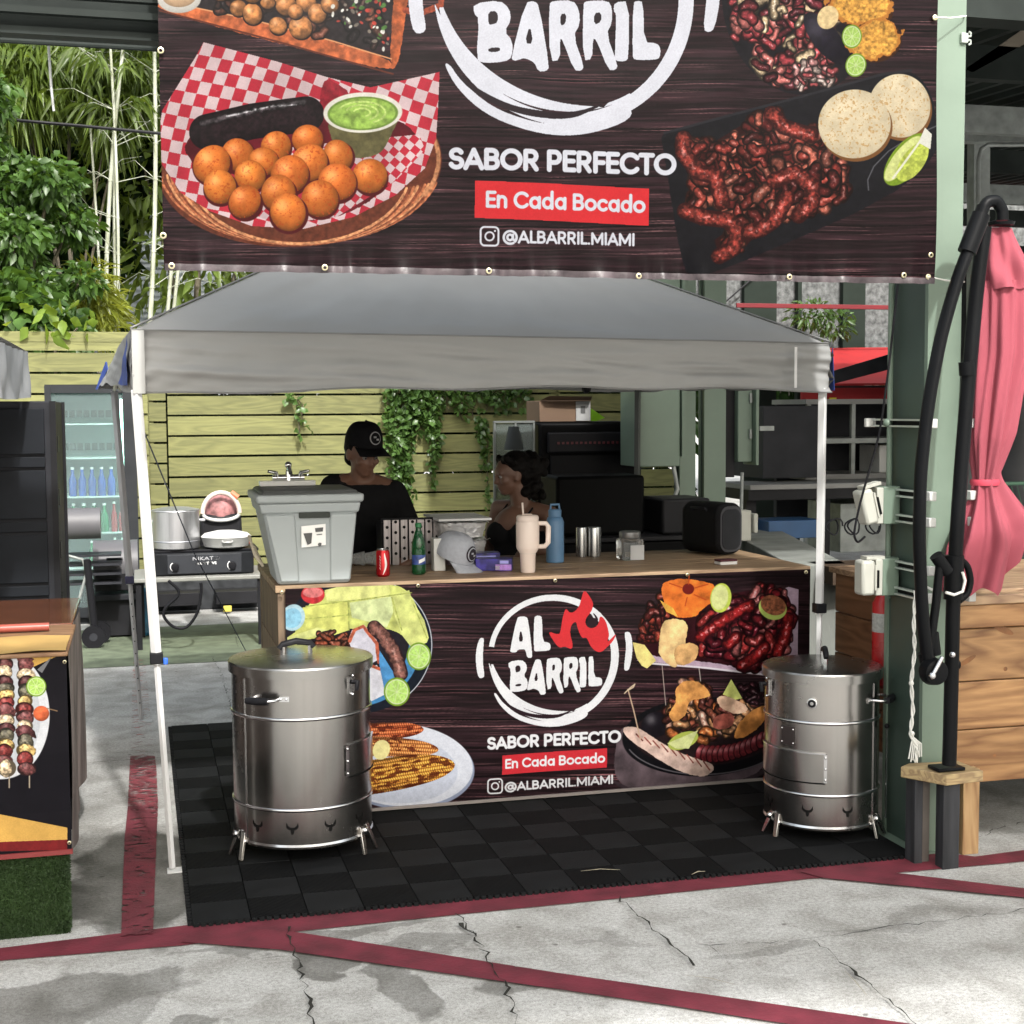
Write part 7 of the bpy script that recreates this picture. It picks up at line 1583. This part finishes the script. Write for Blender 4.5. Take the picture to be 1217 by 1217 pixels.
bt = thing('back_counter', 'black covered back counter in the shade behind the woman', 'counter', (2.75, 7.9, 0))
MB().box(2.20, 3.35, 7.7, 8.2, 0, .98).build('body', cbk, bt, bevel=.01); MB().box(2.18, 3.37, 7.68, 8.22, .985, 1.01).build('top', bk, bt, bevel=.004)
bx('black_flight_case', 'black equipment case standing on the dark back counter', 'case', cbk, 2.32, 2.86, 7.8, 8.15, 1.012, 1.36, bevel=.02)
bx('black_bin', 'black box at the right end of the dark back counter', 'box', bk, 2.95, 3.25, 7.75, 8.1, 1.012, 1.22, bevel=.015)
lf = thing('potted_leaf', 'single bright green leaf sticking up behind the black cooler', 'plant', (3.05, 9.3, 1.6))
MB().tube([(3.05, 9.3, 1.4), (2.98, 9.3, 1.68)], .006, 6).build('stalk', culm_m, lf); MB().tube([(3.05, 9.3, 1.4), (2.86, 9.3, 1.78)], .006, 6).build('stalk', culm_m, lf)
leaf_obj('leaf', leafmat('fresh_leaf', (.16, .34, .03), (.09, .2, .02), .35, .4), [[2.9, 9.3, 1.70]], [[1, -.2, .12]], .22, lf, aspect=.5, droop=.3, seed=1, var=0)
# ------------------------------------------------------------------ pine bar at the right
pine = wood('pine_board', (.37, .205, .085), (.17, .078, .028), .75, 0, .5, 1.3, .25); pine_e = wood('pine_edge', (.34, .23, .135), (.17, .1, .06), .9, 0, .6, 1.6, .25)
pine_d = wood('pine_side_board', (.22, .11, .055), (.12, .055, .025), .75, 1, .5, 1.4, .25)
wb = thing('pine_bar', 'raised pine plank bar behind the green column and folded umbrella', 'bar', (4, 5.4, 0))
BX0, BX1, BY0, BY1 = 3.12, 5.2, 4.96, 5.95
zs = [.238, .455, .645, .855, .955]
zb_ = [(.236, .452), (.456, .648), (.652, .862), (.866, .935)]
for z0, z1 in zb_[:3]: MB().box(BX0, BX1, BY0, BY0+.03, z0, z1).build('front_plank', pine, wb, bevel=.004)
MB().box(BX0-.02, BX1+.02, BY0-.02, BY0+.032, .868, .96).build('front_plank', pine, wb, bevel=.004); MB().box(BX0-.02, BX1+.02, BY0-.03, BY0+.04, .962, 1.0).build('edge_board', pine_e, wb, bevel=.004)
# knots in the planks
kn = mat('pine_knot', (.16, .065, .02), .6, noise=.5, scale=20)
for px, py, rx, rz, ry in ((1192, 748, .052, .017, -.35), (1150, 785, .04, .014, .4), (1195, 795, .009, .009, 0), (1182, 898, .008, .006, 0)):
    c = at(px, py, y=BY0-.0015)
    if not (BX0+.01 < c.x < BX1): continue
    MB().add([(c.x+rx*math.cos(t)*math.cos(ry)-rz*math.sin(t)*math.sin(ry)*-1, BY0-.0015-(.020 if c.z > .866 else 0), c.z+rz*math.sin(t)+rx*math.cos(t)*math.sin(ry)) for t in [6.283*i/18 for i in range(18)]], [tuple(range(18))]).build('knot', kn, wb)
# side facing the counter
for z0, z1 in ((.236, .42), (.424, .612), (.616, .80), (.804, .985)): MB().box(BX0-.0, BX0+.03, BY0+.045, BY1, z0, z1).build('side_plank', pine_d, wb, bevel=.004)
for k in range(6): MB().box(BX0-.03, BX1+.02, BY0+.045+.16*k, BY0+.20+.16*k, .986, 1.012).build('top_plank', pine_e, wb, bevel=.003)
for x, y in ((3.075, 4.80), (5.0, 4.9), (BX0+.04, 5.85), (5.0, 5.85)): MB().box(x, x+.072, y, y+.045, 0, .99 if y > 4.85 else .34).build('leg', wood('pine_post', (.42, .27, .13), (.22, .12, .05), .9, 2, .6, 1.6, .25), wb, bevel=.003)
# fire extinguisher
ex = thing('fire_extinguisher', 'red fire extinguisher hanging between the column and the pine bar', 'extinguisher', (3.03, 5.36, .5))
er = mat('extinguisher_red', (.42, .012, .015), .3, noise=.08)
c = at(1050, 760, y=5.36)
MB().lathe([(.03, .56), (.048, .575), (.048, .92), (.03, .955), (.018, .96)], (c.x, 5.36, 0), 24).build('cylinder', er, ex, smooth=40); MB().lathe([(.0485, .80), (.0487, .88)], (c.x, 5.36, 0), 24, False).build('label', mat('extinguisher_label', (.4, .4, .38), .5, noise=.25, scale=90), ex, smooth=40)
MB().lathe([(.018, .961), (.02, 1.0), (.012, 1.005)], (c.x, 5.36, 0), 14).build('valve', chrome, ex, smooth=40); MB().tube([(c.x, 5.36, .99), (c.x+.03, 5.34, .99), (c.x+.055, 5.33, .9), (c.x+.05, 5.33, .7)], .008, 8).build('hose', black_pl, ex, smooth=60); MB().tube([(c.x-.02, 5.34, 1.01), (c.x+.04, 5.31, 1.03)], .006, 6).build('lever', chrome, ex)
# ------------------------------------------------------------------ conduit, clamps, outlets on the front column
cp_ = mat('cream_plastic', (.62, .62, .56), .5, noise=.05)
cf = 2.918
cn = thing('electrical_conduit', 'pale green electrical conduit running down the side of the front column', 'conduit', (2.90, 5.12, 1.0))
a = at(1067, 338, y=5.10); b = at(1061, 700, y=5.10)
MB().tube([(cf-.012, 5.10, 3.3), (cf-.012, 5.10, 2.12), (cf-.012, 5.10, .98)], .0115, 10).build('pipe', gp, cn, smooth=60)
strut = mat('strut_zinc', (.50, .54, .50), .4, .5, noise=.1)
for z in (1.685, 1.41, 1.31, 1.125, 1.02):
    k = thing('strut_clamp', {1.685: 'topmost zinc strut clamp across the front column', 1.41: 'second zinc strut clamp from the top, at the upper outlet box', 1.31: 'third zinc strut clamp, just below the upper outlet box', 1.125: 'fourth zinc strut clamp, at the lower outlet box', 1.02: 'lowest zinc strut clamp on the front column'}[z], 'clamp', (cf, 4.9, z), 'strut clamps on the front column')
    y0 = 4.80; MB().box(cf-.022, cf-.004, y0, (5.16 if z < 1.6 else 5.22), z-.016, z-.009).build('channel_lip', strut, k); MB().box(cf-.022, cf-.004, y0, (5.16 if z < 1.6 else 5.22), z+.009, z+.016).build('channel_lip', strut, k); MB().box(cf-.006, cf-.0035, y0, 5.16, z-.0085, z+.0085).build('channel_back', drk, k)
    MB().box(cf-.030, cf-.0, y0-.034, y0-.001, z-.018, z+.018).build('end_cap', mat('white_cap', (.5, .5, .48), .5, noise=.04), k, bevel=.004)
    MB().box(3.063, 3.095, y0-.034, y0+.03, z-.018, z+.018).build('end_cap', MATS['white_cap'], k, bevel=.004); MB().box(3.064, 3.072, 4.84, 5.16, z-.016, z+.016).build('channel_back', strut, k)
    if z > 1.6: MB().box(cf-.05, cf-.005, 5.22, 5.24, z-.018, z+.018).build('end_cap', MATS['white_cap'], k, bevel=.004); MB().ball((cf-.022, 5.10, z), .018, 10).build('conduit_clip', gp, k, smooth=50)
for zc, lab in ((1.36, 'upper pale outlet box with an open weather cover and a cord'), (1.075, 'lower pale outlet box with a closed weather cover')):
    ob = thing('outlet_box', lab, 'outlet', (cf-.04, 5.09, zc), 'outlet boxes on the front column')
    MB().box(cf-.075, cf-.001, 5.03, 5.085, zc-.075, zc+.075).build('housing', gp, ob, bevel=.004); MB().box(cf-.105, cf-.076, 5.025, 5.09, zc-.072, zc+.072).build('outlet_plate', cp_, ob, bevel=.004)
    M = Matrix.Translation((cf-.125, 5.06, zc)) @ Matrix.Rotation(math.radians(-14 if zc > 1.2 else 0), 4, 'Y')
    MB().box(-.045, .012, -.045, .03, -.07, .07, M).build('weather_cover', cp_, ob, bevel=.012); MB().box(.013, .02, -.04, .02, -.05, .05, M).build('cover_hinge', cp_, ob); MB().box(.021, .028, -.046, -.03, -.04, .03, M).build('cover_gap', drk, ob)
    MB().box(-.02, .06, -.03, .02, .072, .084, M).build('cover_clip', cp_, ob)
cpts = [at(1067, 338, y=5.0), at(1056, 440, y=4.98), at(1045, 520, y=4.97), at(1024, 590, y=4.96), at(1014, 635, y=4.96), at(1019, 646, y=4.97), at(1030, 636, y=5.0)]
sm = []
for i in range(len(cpts)-1):
    for k in range(5): sm.append(cpts[i].lerp(cpts[i+1], k/5))
for _ in range(3): sm = [sm[0]]+[(sm[i-1]+sm[i]*2+sm[i+1])/4 for i in range(1, len(sm)-1)]+[sm[-1]]
tag(base_at(MB().tube(sm, .005, 6).build('power_cord', black_pl, smooth=60), tuple(cpts[4])), 'thin black power cord hanging from above into the upper outlet box', 'cord')
hk = thing('pipe_bracket', 'small zinc pipe bracket high on the front column', 'bracket', tuple(at(1147, 45, y=4.87)))
c = at(1144, 45, y=4.845); MB().box(c.x-.006, c.x+.022, 4.84, 4.853, c.z-.018, c.z+.018).build('plate', strut, hk, bevel=.002)
for s in (-1, 1): MB().tube([(c.x+.02, 4.845, c.z+.006*s), (c.x+.035, 4.845, c.z+.008*s), (c.x+.035, 4.845, c.z+.02*s), (c.x+.026, 4.845, c.z+.024*s)], .004, 5).build('hook', strut, hk)
# white rope
rp = [at(*q, y=4.80) for q in ((1088, 702), (1086, 740), (1087, 775), (1083, 810), (1085, 845), (1082, 872), (1090, 890), (1088, 908))]
o = thing('white_rope', 'frayed white twisted rope hanging beside the front column', 'rope', tuple(rp[-1])); rr = random.Random(3)
sm = []
for i in range(len(rp)-1):
    for k in range(6): sm.append(rp[i].lerp(rp[i+1], k/6))
for ph in (0, 3.14): MB().tube([p+Vector((.0045*math.cos(i*.9+ph), .0045*math.sin(i*.9+ph), 0)) for i, p in enumerate(sm)], .0042, 6).build('strand', cord, o, smooth=60)
for q in ((1083, 812), (1084, 872)): MB().ball(at(*q, y=4.80), (.010, .009, .011), 10).build('knot', cord, o, smooth=60)
for i in range(7): p = at(1083+i*2, 884, y=4.80); MB().tube([at(1085, 876, y=4.8), p, at(1080+i*2.5, 905+rr.uniform(-6, 6), y=4.80)], .0028, 5).build('frayed_end', cord, o, smooth=60)
o = thing('white_strap', 'white cord tying the folded umbrella pole to the column', 'rope', tuple(at(1130, 700, y=4.62)))
MB().tube([at(1098, 696, y=4.83), at(1112, 703, y=4.8)], .005, 6).build('strand', cord, o, smooth=60); MB().tube([at(*q, y=4.60) for q in ((1124, 704), (1134, 707), (1144, 703), (1147, 690), (1144, 680))], .0055, 8).build('strand', cord, o, smooth=60)
# ------------------------------------------------------------------ folded cantilever umbrella
um = thing('cantilever_umbrella', 'folded pink cantilever umbrella with a black curved arm beside the front column', 'umbrella', (2.95, 4.66, 0))
ub = mat('umbrella_black', (.0055, .006, .007), .4, noise=.15); YU = 4.64
def upath(L, n=5, y=YU, it=3):
    P = [at(*q, y=y) for q in L]; S = []
    for i in range(len(P)-1):
        for k in range(n): S.append(P[i].lerp(P[i+1], k/n))
    S.append(P[-1])
    for _ in range(it): S = [S[0]]+[(S[i-1]+S[i]*2+S[i+1])/4 for i in range(1, len(S)-1)]+[S[-1]]
    return S
MB().tube(upath([(1128, 909), (1129, 880), (1131, 800), (1133, 700), (1142, 560), (1152, 440), (1160, 350), (1170, 270)]), .0265, 12).build('mast', ub, um, smooth=60)
MB().tube(upath([(1103, 790), (1096, 730), (1092, 640), (1094, 560), (1103, 480), (1118, 400), (1138, 330), (1158, 280), (1168, 245)], y=YU-.055), .0215, 12, flat=1.3).build('arm', ub, um, smooth=60)
MB().tube(upath([(1149, 300), (1166, 255)], y=YU-.055, it=0), .034, 14).build('arm_sleeve', ub, um, smooth=50)
MB().tube(upath([(1164, 258), (1172, 240), (1184, 238), (1191, 250), (1191, 262)], y=YU-.03, it=2), [.028]*16+[.016]*5 if 0 else .022, 12).build('elbow', ub, um, smooth=60)
MB().tube(upath([(1103, 785), (1112, 720), (1118, 660)], y=YU-.05, it=0), .016, 10).build('strut', ub, um, smooth=60)
for L, r in ((((1107, 752), (1110, 778)), .026), (((1100, 775), (1106, 800)), .030), (((1149, 430), (1150, 446)), .030)): MB().tube(upath(L, 2, it=0, y=YU-.04 if r != .030 or L[0][0] < 1140 else YU), r, 12).build('collar', ub, um, smooth=50)
MB().tube(upath([(1112, 660), (1126, 680)], 2, YU-.05, 0), .024, 12).build('arm_joint', ub, um, smooth=50)
MB().tube(upath([(1134, 660), (1133, 712)], 2, YU, 0), .036, 14).build('mast_sleeve', ub, um, smooth=50)
MB().tube(upath([(1140, 664), (1150, 672), (1154, 690), (1150, 706), (1140, 714)], y=YU), .013, 8).build('sleeve_handle', ub, um, smooth=60)
cc = at(1106, 797, y=YU-.06); MB().lathe([(.05, 0), (.052, -.01), (.045, -.045), (.025, -.05)], tuple(cc), 24, True, 'y').build('crank_housing', ub, um, smooth=40)
MB().tube([at(1108, 803, y=YU-.12), at(1120, 781, y=YU-.12)], .008, 8).build('crank_handle', std, um, smooth=60); MB().ball(at(1108, 803, y=YU-.12), .014, 10).build('crank_knob', std, um, smooth=60); MB().ball(at(1132, 778, y=YU-.04), .012, 10).build('bolt', std, um, smooth=60)
MB().tube([at(1127, 790, y=YU), at(1139, 790, y=YU)], .018, 10).build('side_knob', ub, um, smooth=60)
c = at(1190, 268, y=4.74); MB().lathe([(.046, 0), (.05, .012), (.022, .022), (.012, .05)], (c.x, 4.74, c.z), 24).build('canopy_crown', ub, um, smooth=40)
pk = mat('coral_pink_cloth', (.29, .055, .078), .85, noise=.10, scale=3, bump=.35, bscale=420)
def canopy_folds(zt_px, zb_px, ctr, wid, depth, seed, hem=0, nf=9):
    """a bunched cloth tube: centre line and half widths surveyed at heights"""
    def f(u, v):
        py = zt_px+(zb_px-zt_px)*v; cx_ = np.interp(py, [k[0] for k in ctr], [k[1] for k in ctr]); w = np.interp(py, [k[0] for k in wid], [k[1] for k in wid])
        a = 2*math.pi*u; fold_ = 1+.20*math.sin(nf*a+seed+1.3*math.sin(v*3+seed))*min(1, .25+v)+.07*math.sin(2.2*nf*a+seed*2+v*3)
        if hem: py2 = py-hem*2.2*max(0, math.cos(a))*v**3+hem*.25*math.sin(5*a+2)*v**6
        else: py2 = py
        c_ = at(cx_, py2, y=4.78); return (c_.x+w/355.*math.cos(a)*fold_, 4.78+min(w/355., .12)*math.sin(a)*fold_*depth, c_.z)
    return f
MB().sheet(canopy_folds(272, 345, [(272, 1184), (345, 1196)], [(272, 20), (300, 27), (345, 40)], .9, 1.0, 5, 5), 90, 24).build('top_flap', pk, um, smooth=80, fix=False)
MB().sheet(canopy_folds(335, 702, [(335, 1190), (420, 1190), (575, 1172), (650, 1178), (702, 1168)], [(335, 36), (420, 38), (520, 30), (572, 17), (590, 21), (650, 52), (702, 50)], .8, 2.2, 26, 7), 140, 70).build('folded_canopy', pk, um, smooth=80, fix=False)
b_ = at(1171, 573, y=4.78); MB().lathe([(.062, -.012), (.066, 0), (.062, .012)], (b_.x, 4.78, b_.z), 28, False, sx=.92, sy=.75).build('tie_band', mat('dark_pink_band', (.42, .04, .07), .7), um, smooth=60)
# wooden bracket and dark legs carrying the mast
bs = thing('umbrella_stand', 'wooden block on dark steel legs holding up the umbrella mast', 'stand', (2.93, 4.72, 0))
pl_ = wood('weathered_block', (.40, .30, .15), (.22, .15, .08), 1.2, 0, .7)
t1 = .375
MB().prism([(2.80, 4.80, t1-.045), (2.90, 4.64, t1-.045), (3.07, 4.66, t1-.045), (3.06, 4.82, t1-.045), (2.86, 4.84, t1-.045)], (0, 0, .042)).build('top_block', pl_, bs, bevel=.004)
MB().box(2.885, 3.0, 4.67, 4.75, t1-.001, t1+.012).build('mast_plate', ub, bs, bevel=.004)
dls = mat('dark_weathered_timber', (.035, .036, .04), .6, noise=.4, scale=4, stretch=(6, 6, .6)); 
MB().box(2.905, 2.975, 4.665, 4.72, 0.0, t1-.046).build('leg', dls, bs, bevel=.003); MB().box(2.835, 2.870, 4.75, 4.82, 0.0, t1-.046).build('leg', dls, bs, bevel=.003)
MB().box(2.871, 2.904, 4.76, 4.79, .0, t1-.046).build('leg_web', mat('brown_grey_timber', (.10, .085, .075), .7, noise=.3), bs)
# hanging cords top left
o = MB().tube([at(58, -20, y=5.1), at(58, 60, y=5.1), at(61, 105, y=5.1), at(64, 132, y=5.1)], .0045, 6).build('pull_rope', mat('pale_cord', (.5, .52, .5), .6), smooth=60); tag(base_at(o, at(64, 132, y=5.1)), 'pale cord dangling from the roof beam at top left', 'cord')
o = MB().tube([at(20, 143, y=10), at(100, 150, y=10), at(215, 161, y=10)], .011, 6).build('overhead_cable', black_pl, smooth=60); tag(base_at(o, at(20, 143, y=10)), 'black overhead cable crossing in front of the bamboo', 'cable')
# ------------------------------------------------------------------ people
skin = mat('skin_tan', (.17, .085, .055), .5, noise=.06, scale=8); skin2 = mat('skin_brown', (.15, .078, .053), .5, noise=.06, scale=8)
blc = mat('black_cotton', (.010, .010, .011), .9, noise=.15, scale=20, bump=.3, bscale=30); hair_m = mat('dark_hair', (.005, .004, .0035), .6, noise=.4, scale=30, bump=.8, bscale=60)
jean = mat('dark_denim', (.02, .025, .04), .85, noise=.2, scale=30)
def seg(mb, a, b, ra, rb, n=12, flat=1.0):
    a, b = Vector(a), Vector(b); mb.tube([a, a.lerp(b, .33), a.lerp(b, .66), b], [ra, ra+(rb-ra)*.33+.002, ra+(rb-ra)*.66+.001, rb], n, flat=flat); mb.ball(a, ra, n); mb.ball(b, rb, n)
def hand(mb, wrist, d, side, curl=.5, s=1.0, thumb=1):
    """palm, four fingers of unequal length bent at the knuckles, and a thumb from the side of the palm"""
    w, d, sd = Vector(wrist), Vector(d).normalized(), Vector(side).normalized(); dn = d.cross(sd).normalized()
    if dn.z > 0: dn = -dn
    M = Matrix((sd, d, -dn)).transposed()
    mb.ball(w+d*.045*s, (.039*s, .048*s, .015*s), 12, M)
    for k, (o, L) in enumerate(((-.029, .066), (-.010, .075), (.010, .070), (.028, .056))):
        p = w+d*.082*s+sd*o*s; e1 = (d*math.cos(curl*.5)+dn*math.sin(curl*.5)); e2 = (d*math.cos(curl*1.3)+dn*math.sin(curl*1.3)); e3 = (d*math.cos(curl*2.0)+dn*math.sin(curl*2.0))
        q = p+e1*L*.45*s; r = q+e2*L*.32*s; t = r+e3*L*.25*s
        mb.tube([p-d*.015*s, p, q, r, t], [.0095*s, .0092*s, .0086*s, .0080*s, .0068*s], 8); mb.ball(t, .0068*s, 8)
    b = w+d*.025*s+sd*(-.032*thumb)*s; q = b+(d*.6-sd*thumb*.8).normalized()*.034*s+dn*.006; t = q+(d*.85-sd*thumb*.3).normalized()*.030*s+dn*.006
    mb.tube([b, q, t], [.0125*s, .0105*s, .0085*s], 8); mb.ball(t, .0085*s, 8)
def head(mb, c, f, s=1.0, down=0.0):
    """skull, jaw, nose, brow, lips, ears; f = bearing faced; down = nod"""
    M = Matrix.Rotation(f, 3, 'Z') @ Matrix.Rotation(down, 3, 'Y'); c = Vector(c)
    def B(p, r, n=14): mb.ball(c+M @ (Vector(p)*s), tuple(x*s for x in r), n, M)
    B((-.008, 0, .022), (.098, .077, .092), 20); B((.022, 0, -.030), (.070, .060, .075)); B((.048, 0, -.082), (.036, .034, .026)); B((.058, 0, .030), (.036, .055, .035))
    B((.078, .031, .018), (.014, .024, .008), 10); B((.078, -.031, .018), (.014, .024, .008), 10)          # brows
    B((.092, 0, -.006), (.012, .010, .026), 10); B((.103, 0, -.027), (.013, .012, .011), 10); B((.094, .010, -.030), (.009, .007, .007), 8); B((.094, -.010, -.030), (.009, .007, .007), 8)
    B((.084, 0, -.054), (.011, .023, .006), 10); B((.081, 0, -.064), (.011, .019, .007), 10)                # lips
    B((.060, .040, -.022), (.026, .022, .022), 10); B((.060, -.040, -.022), (.026, .022, .022), 10)         # cheeks
    for k in (-1, 1): B((-.006, .077*k, -.004), (.019, .009, .031), 10); B((.004, .078*k, -.026), (.010, .007, .012), 8)
    return M
def eyes(c, M, parent, s=1.0):
    for k in (-1, 1):
        e = MB().ball(Vector(c)+M @ Vector((.0775*s, .031*k*s, .002*s)), .0115*s, 12).build('eye', mat('eye_white', (.22, .2, .19), .3, noise=0), parent, smooth=60)
        MB().ball(Vector(c)+M @ Vector((.0855*s, .031*k*s, .001*s)), .0055*s, 10).build('iris', mat('iris_brown', (.03, .015, .01), .2, noise=0), e, smooth=60)
def legs(mb, x, y, s=1.0, f=0, hip=.88):
    u = Vector((-math.sin(f), math.cos(f), 0)); d = Vector((math.cos(f), math.sin(f), 0)); c = Vector((x, y, 0))
    for k in (-1, 1):
        h = c+u*.095*k+Vector((0, 0, hip)); kn = c+u*.10*k+d*.02+Vector((0, 0, .48*s)); an = c+u*.10*k+Vector((0, 0, .09))
        seg(mb, h, kn, .085, .055); seg(mb, kn, an, .058, .038); mb.ball(c+u*.105*k+d*.06+Vector((0, 0, .045)), (.05, .05, .045)); seg(mb, c+u*.105*k+Vector((0, 0, .05)), c+u*.11*k+d*.17+Vector((0, 0, .035)), .045, .034)
# ---- man in a cap
X, Y = 1.085, 7.05; f = math.radians(-68)
man = thing('person', 'man in a black cap with a round badge and a black t-shirt behind the counter', 'person', (X, Y, 0))
hc = Vector((1.075, 6.985, 1.535)); mb = MB()
legs(mb, X, Y+.02, f=f); mb.ball((X, Y, .93), (.165, .115, .12), 18); mb.ball((X, Y-.01, 1.10), (.155, .105, .16), 18); mb.ball((X, Y-.01, 1.27), (.185, .115, .15), 18)
seg(mb, (X, Y, 1.33), hc+Vector((0, .02, -.06)), .062, .056)
SR, SL = Vector((.932, Y-.0, 1.365)), Vector((1.242, Y-.02, 1.335))
seg(mb, (X-.03, Y, 1.39), SR, .05, .058); seg(mb, (X+.03, Y, 1.39), SL, .05, .058)
ER, WR = Vector((.845, 6.98, 1.12)), Vector((.90, 6.76, 1.075)); EL, WL = Vector((1.325, 6.95, 1.11)), Vector((1.275, 6.72, 1.06))
seg(mb, SR, ER, .05, .038); seg(mb, ER, WR, .038, .026); seg(mb, SL, EL, .05, .038); seg(mb, EL, WL, .038, .026)
hand(mb, WR, (.45, -.75, -.15), (-.85, -.45, 0), .45, 1, -1); hand(mb, WL, (-.45, -.8, -.12), (.85, -.45, 0), .5, 1, 1)
M = head(mb, hc, f, 1.0, math.radians(16)); remeshed(mb, 'body', skin, man, .0075, 3); eyes(hc, M, man)
mb = MB(); mb.ball((X, Y, .95), (.183, .130, .13), 18); mb.ball((X, Y-.01, 1.10), (.172, .120, .17), 18); mb.ball((X, Y-.01, 1.27), (.198, .127, .14), 18)
seg(mb, (X-.045, Y+.01, 1.375), SR, .056, .064); seg(mb, (X+.045, Y+.01, 1.365), SL, .056, .064); seg(mb, SR, SR.lerp(ER, .68), .064, .060); seg(mb, SL, SL.lerp(EL, .68), .064, .060)
remeshed(mb, 'tshirt', blc, man, .011, 4)
mb = MB(); legs(mb, X, Y+.02, f=f); mb.v = [(X+(a-X)*1.0, b, c) for a, b, c in mb.v]; mb.ball((X, Y+.01, .88), (.175, .125, .11), 18)
for k in range(0): pass
tr_o = remeshed(mb, 'trousers', jean, man, .014, 3); md = tr_o.modifiers.new('d', 'DISPLACE'); md.strength = .012; md.mid_level = 0
mb = MB(); mb.ball(hc+M @ Vector((-.022, 0, .028)), (.092, .084, .088), 16, M); mb.ball(hc+M @ Vector((-.06, 0, -.04)), (.045, .062, .05), 14, M); remeshed(mb, 'hair', hair_m, man, .009, 2)
capb = mat('cap_black', (.008, .008, .009), .8, noise=.2, scale=40)
cap('', tuple(hc+M @ Vector((-.004, 0, .050))), .098, capb, mat('badge_grey', (.33, .32, .32), .7), capb, f+.0, math.radians(14), parent=man, part='cap')
# ---- woman in profile
X, Y = 1.955, 7.22; f = math.radians(186); fb = math.radians(222)
wo = thing('person', 'dark haired woman in a black strappy top, in profile facing left behind the counter', 'person', (X, Y, 0))
hc = Vector((1.895, 7.19, 1.405)); mb = MB()
legs(mb, X+.02, Y+.02, .92, f=fb, hip=.80); mb.ball((X, Y, .86), (.17, .13, .12), 18); mb.ball((X-.005, Y, 1.0), (.135, .105, .14), 18); mb.ball((X, Y, 1.13), (.155, .110, .12), 18)
seg(mb, (X+.01, Y, 1.20), hc+Vector((.025, 0, -.06)), .055, .047)
SN, SF = Vector((2.075, 7.10, 1.195)), Vector((1.87, 7.37, 1.215))
seg(mb, (X+.03, Y-.03, 1.23), SN, .038, .050); seg(mb, (X-.02, Y+.04, 1.23), SF, .038, .050)
EN, WN = Vector((2.10, 7.04, .98)), Vector((1.93, 6.86, 1.04)); EF, WF = Vector((1.80, 7.36, .99)), Vector((1.68, 7.18, 1.04))
seg(mb, SN, EN, .047, .036); seg(mb, EN, WN, .036, .024); seg(mb, SF, EF, .045, .035); seg(mb, EF, WF, .035, .024)
hand(mb, WN, (-.8, -.5, 0), (.5, -.85, 0), .5, .93, 1); hand(mb, WF, (-.6, -.8, 0), (.8, -.6, 0), .5, .93, -1)
db = Vector((math.cos(fb), math.sin(fb), 0)); ub_ = Vector((-db.y, db.x, 0))
for k in (-1, 1): mb.ball(Vector((X, Y, 1.10))+db*.085+ub_*.072*k, (.070, .070, .068), 14)
M = head(mb, hc, f, .95, math.radians(8)); remeshed(mb, 'body', skin2, wo, .0075, 3); eyes(hc, M, wo, .95)
mb = MB(); mb.ball((X, Y, .90), (.175, .135, .13), 18); mb.ball((X-.005, Y, 1.0), (.148, .115, .14), 18); mb.ball((X-.005, Y, 1.085), (.160, .116, .085), 18)
for k in (-1, 1): mb.ball(Vector((X, Y, 1.095))+db*.092+ub_*.074*k, (.078, .078, .072), 14)
remeshed(mb, 'strappy_top', blc, wo, .010, 4)
for k in (-1, 1):
    p0 = Vector((X, Y, 1.15))+db*.12+ub_*.085*k; p2 = Vector((X+.01, Y, 1.262))+ub_*.085*k; p3 = Vector((X+.02, Y, 1.15))-db*.10+ub_*.07*k
    MB().tube([p0, p0.lerp(p2, .5)+db*.012, p2, p2.lerp(p3, .5)-db*.02, p3], .0065, 8, flat=.6).build('strap', blc, wo, smooth=60)
mb = MB(); legs(mb, X+.02, Y+.02, .92, f=fb, hip=.80); mb.ball((X, Y, .82), (.178, .138, .11), 18); tr_o = remeshed(mb, 'trousers', jean, wo, .014, 3); md = tr_o.modifiers.new('d', 'DISPLACE'); md.strength = .012; md.mid_level = 0
rr = random.Random(4); mb = MB(); mb.ball(hc+M @ Vector((-.030, 0, .045)), (.090, .086, .082), 16, M); mb.ball(hc+M @ Vector((-.055, 0, -.01)), (.055, .080, .06), 14, M)
for i in range(80):
    a = rr.uniform(0, 6.28); mb.ball(hc+Vector((.115+.06*math.cos(a)*rr.random(), .01+.06*rr.uniform(-1, 1), .045+.065*math.sin(a)*rr.random())), rr.uniform(.022, .034), 8)
for i in range(70): mb.ball(hc+Vector((.085+rr.uniform(-.04, .08), rr.uniform(-.05, .06), -.045+rr.uniform(-.08, .07))), rr.uniform(.018, .028), 8)
for i in range(30): u = rr.random(); p = hc+M @ Vector((-.02+.085*math.cos(u*1.5)*.8, .08*math.sin((rr.random()-.5)*3), .085+.02*rr.random()-.03*abs(u))); mb.ball(p, rr.uniform(.014, .020), 8)
remeshed(mb, 'hair', hair_m, wo, .007, 4)
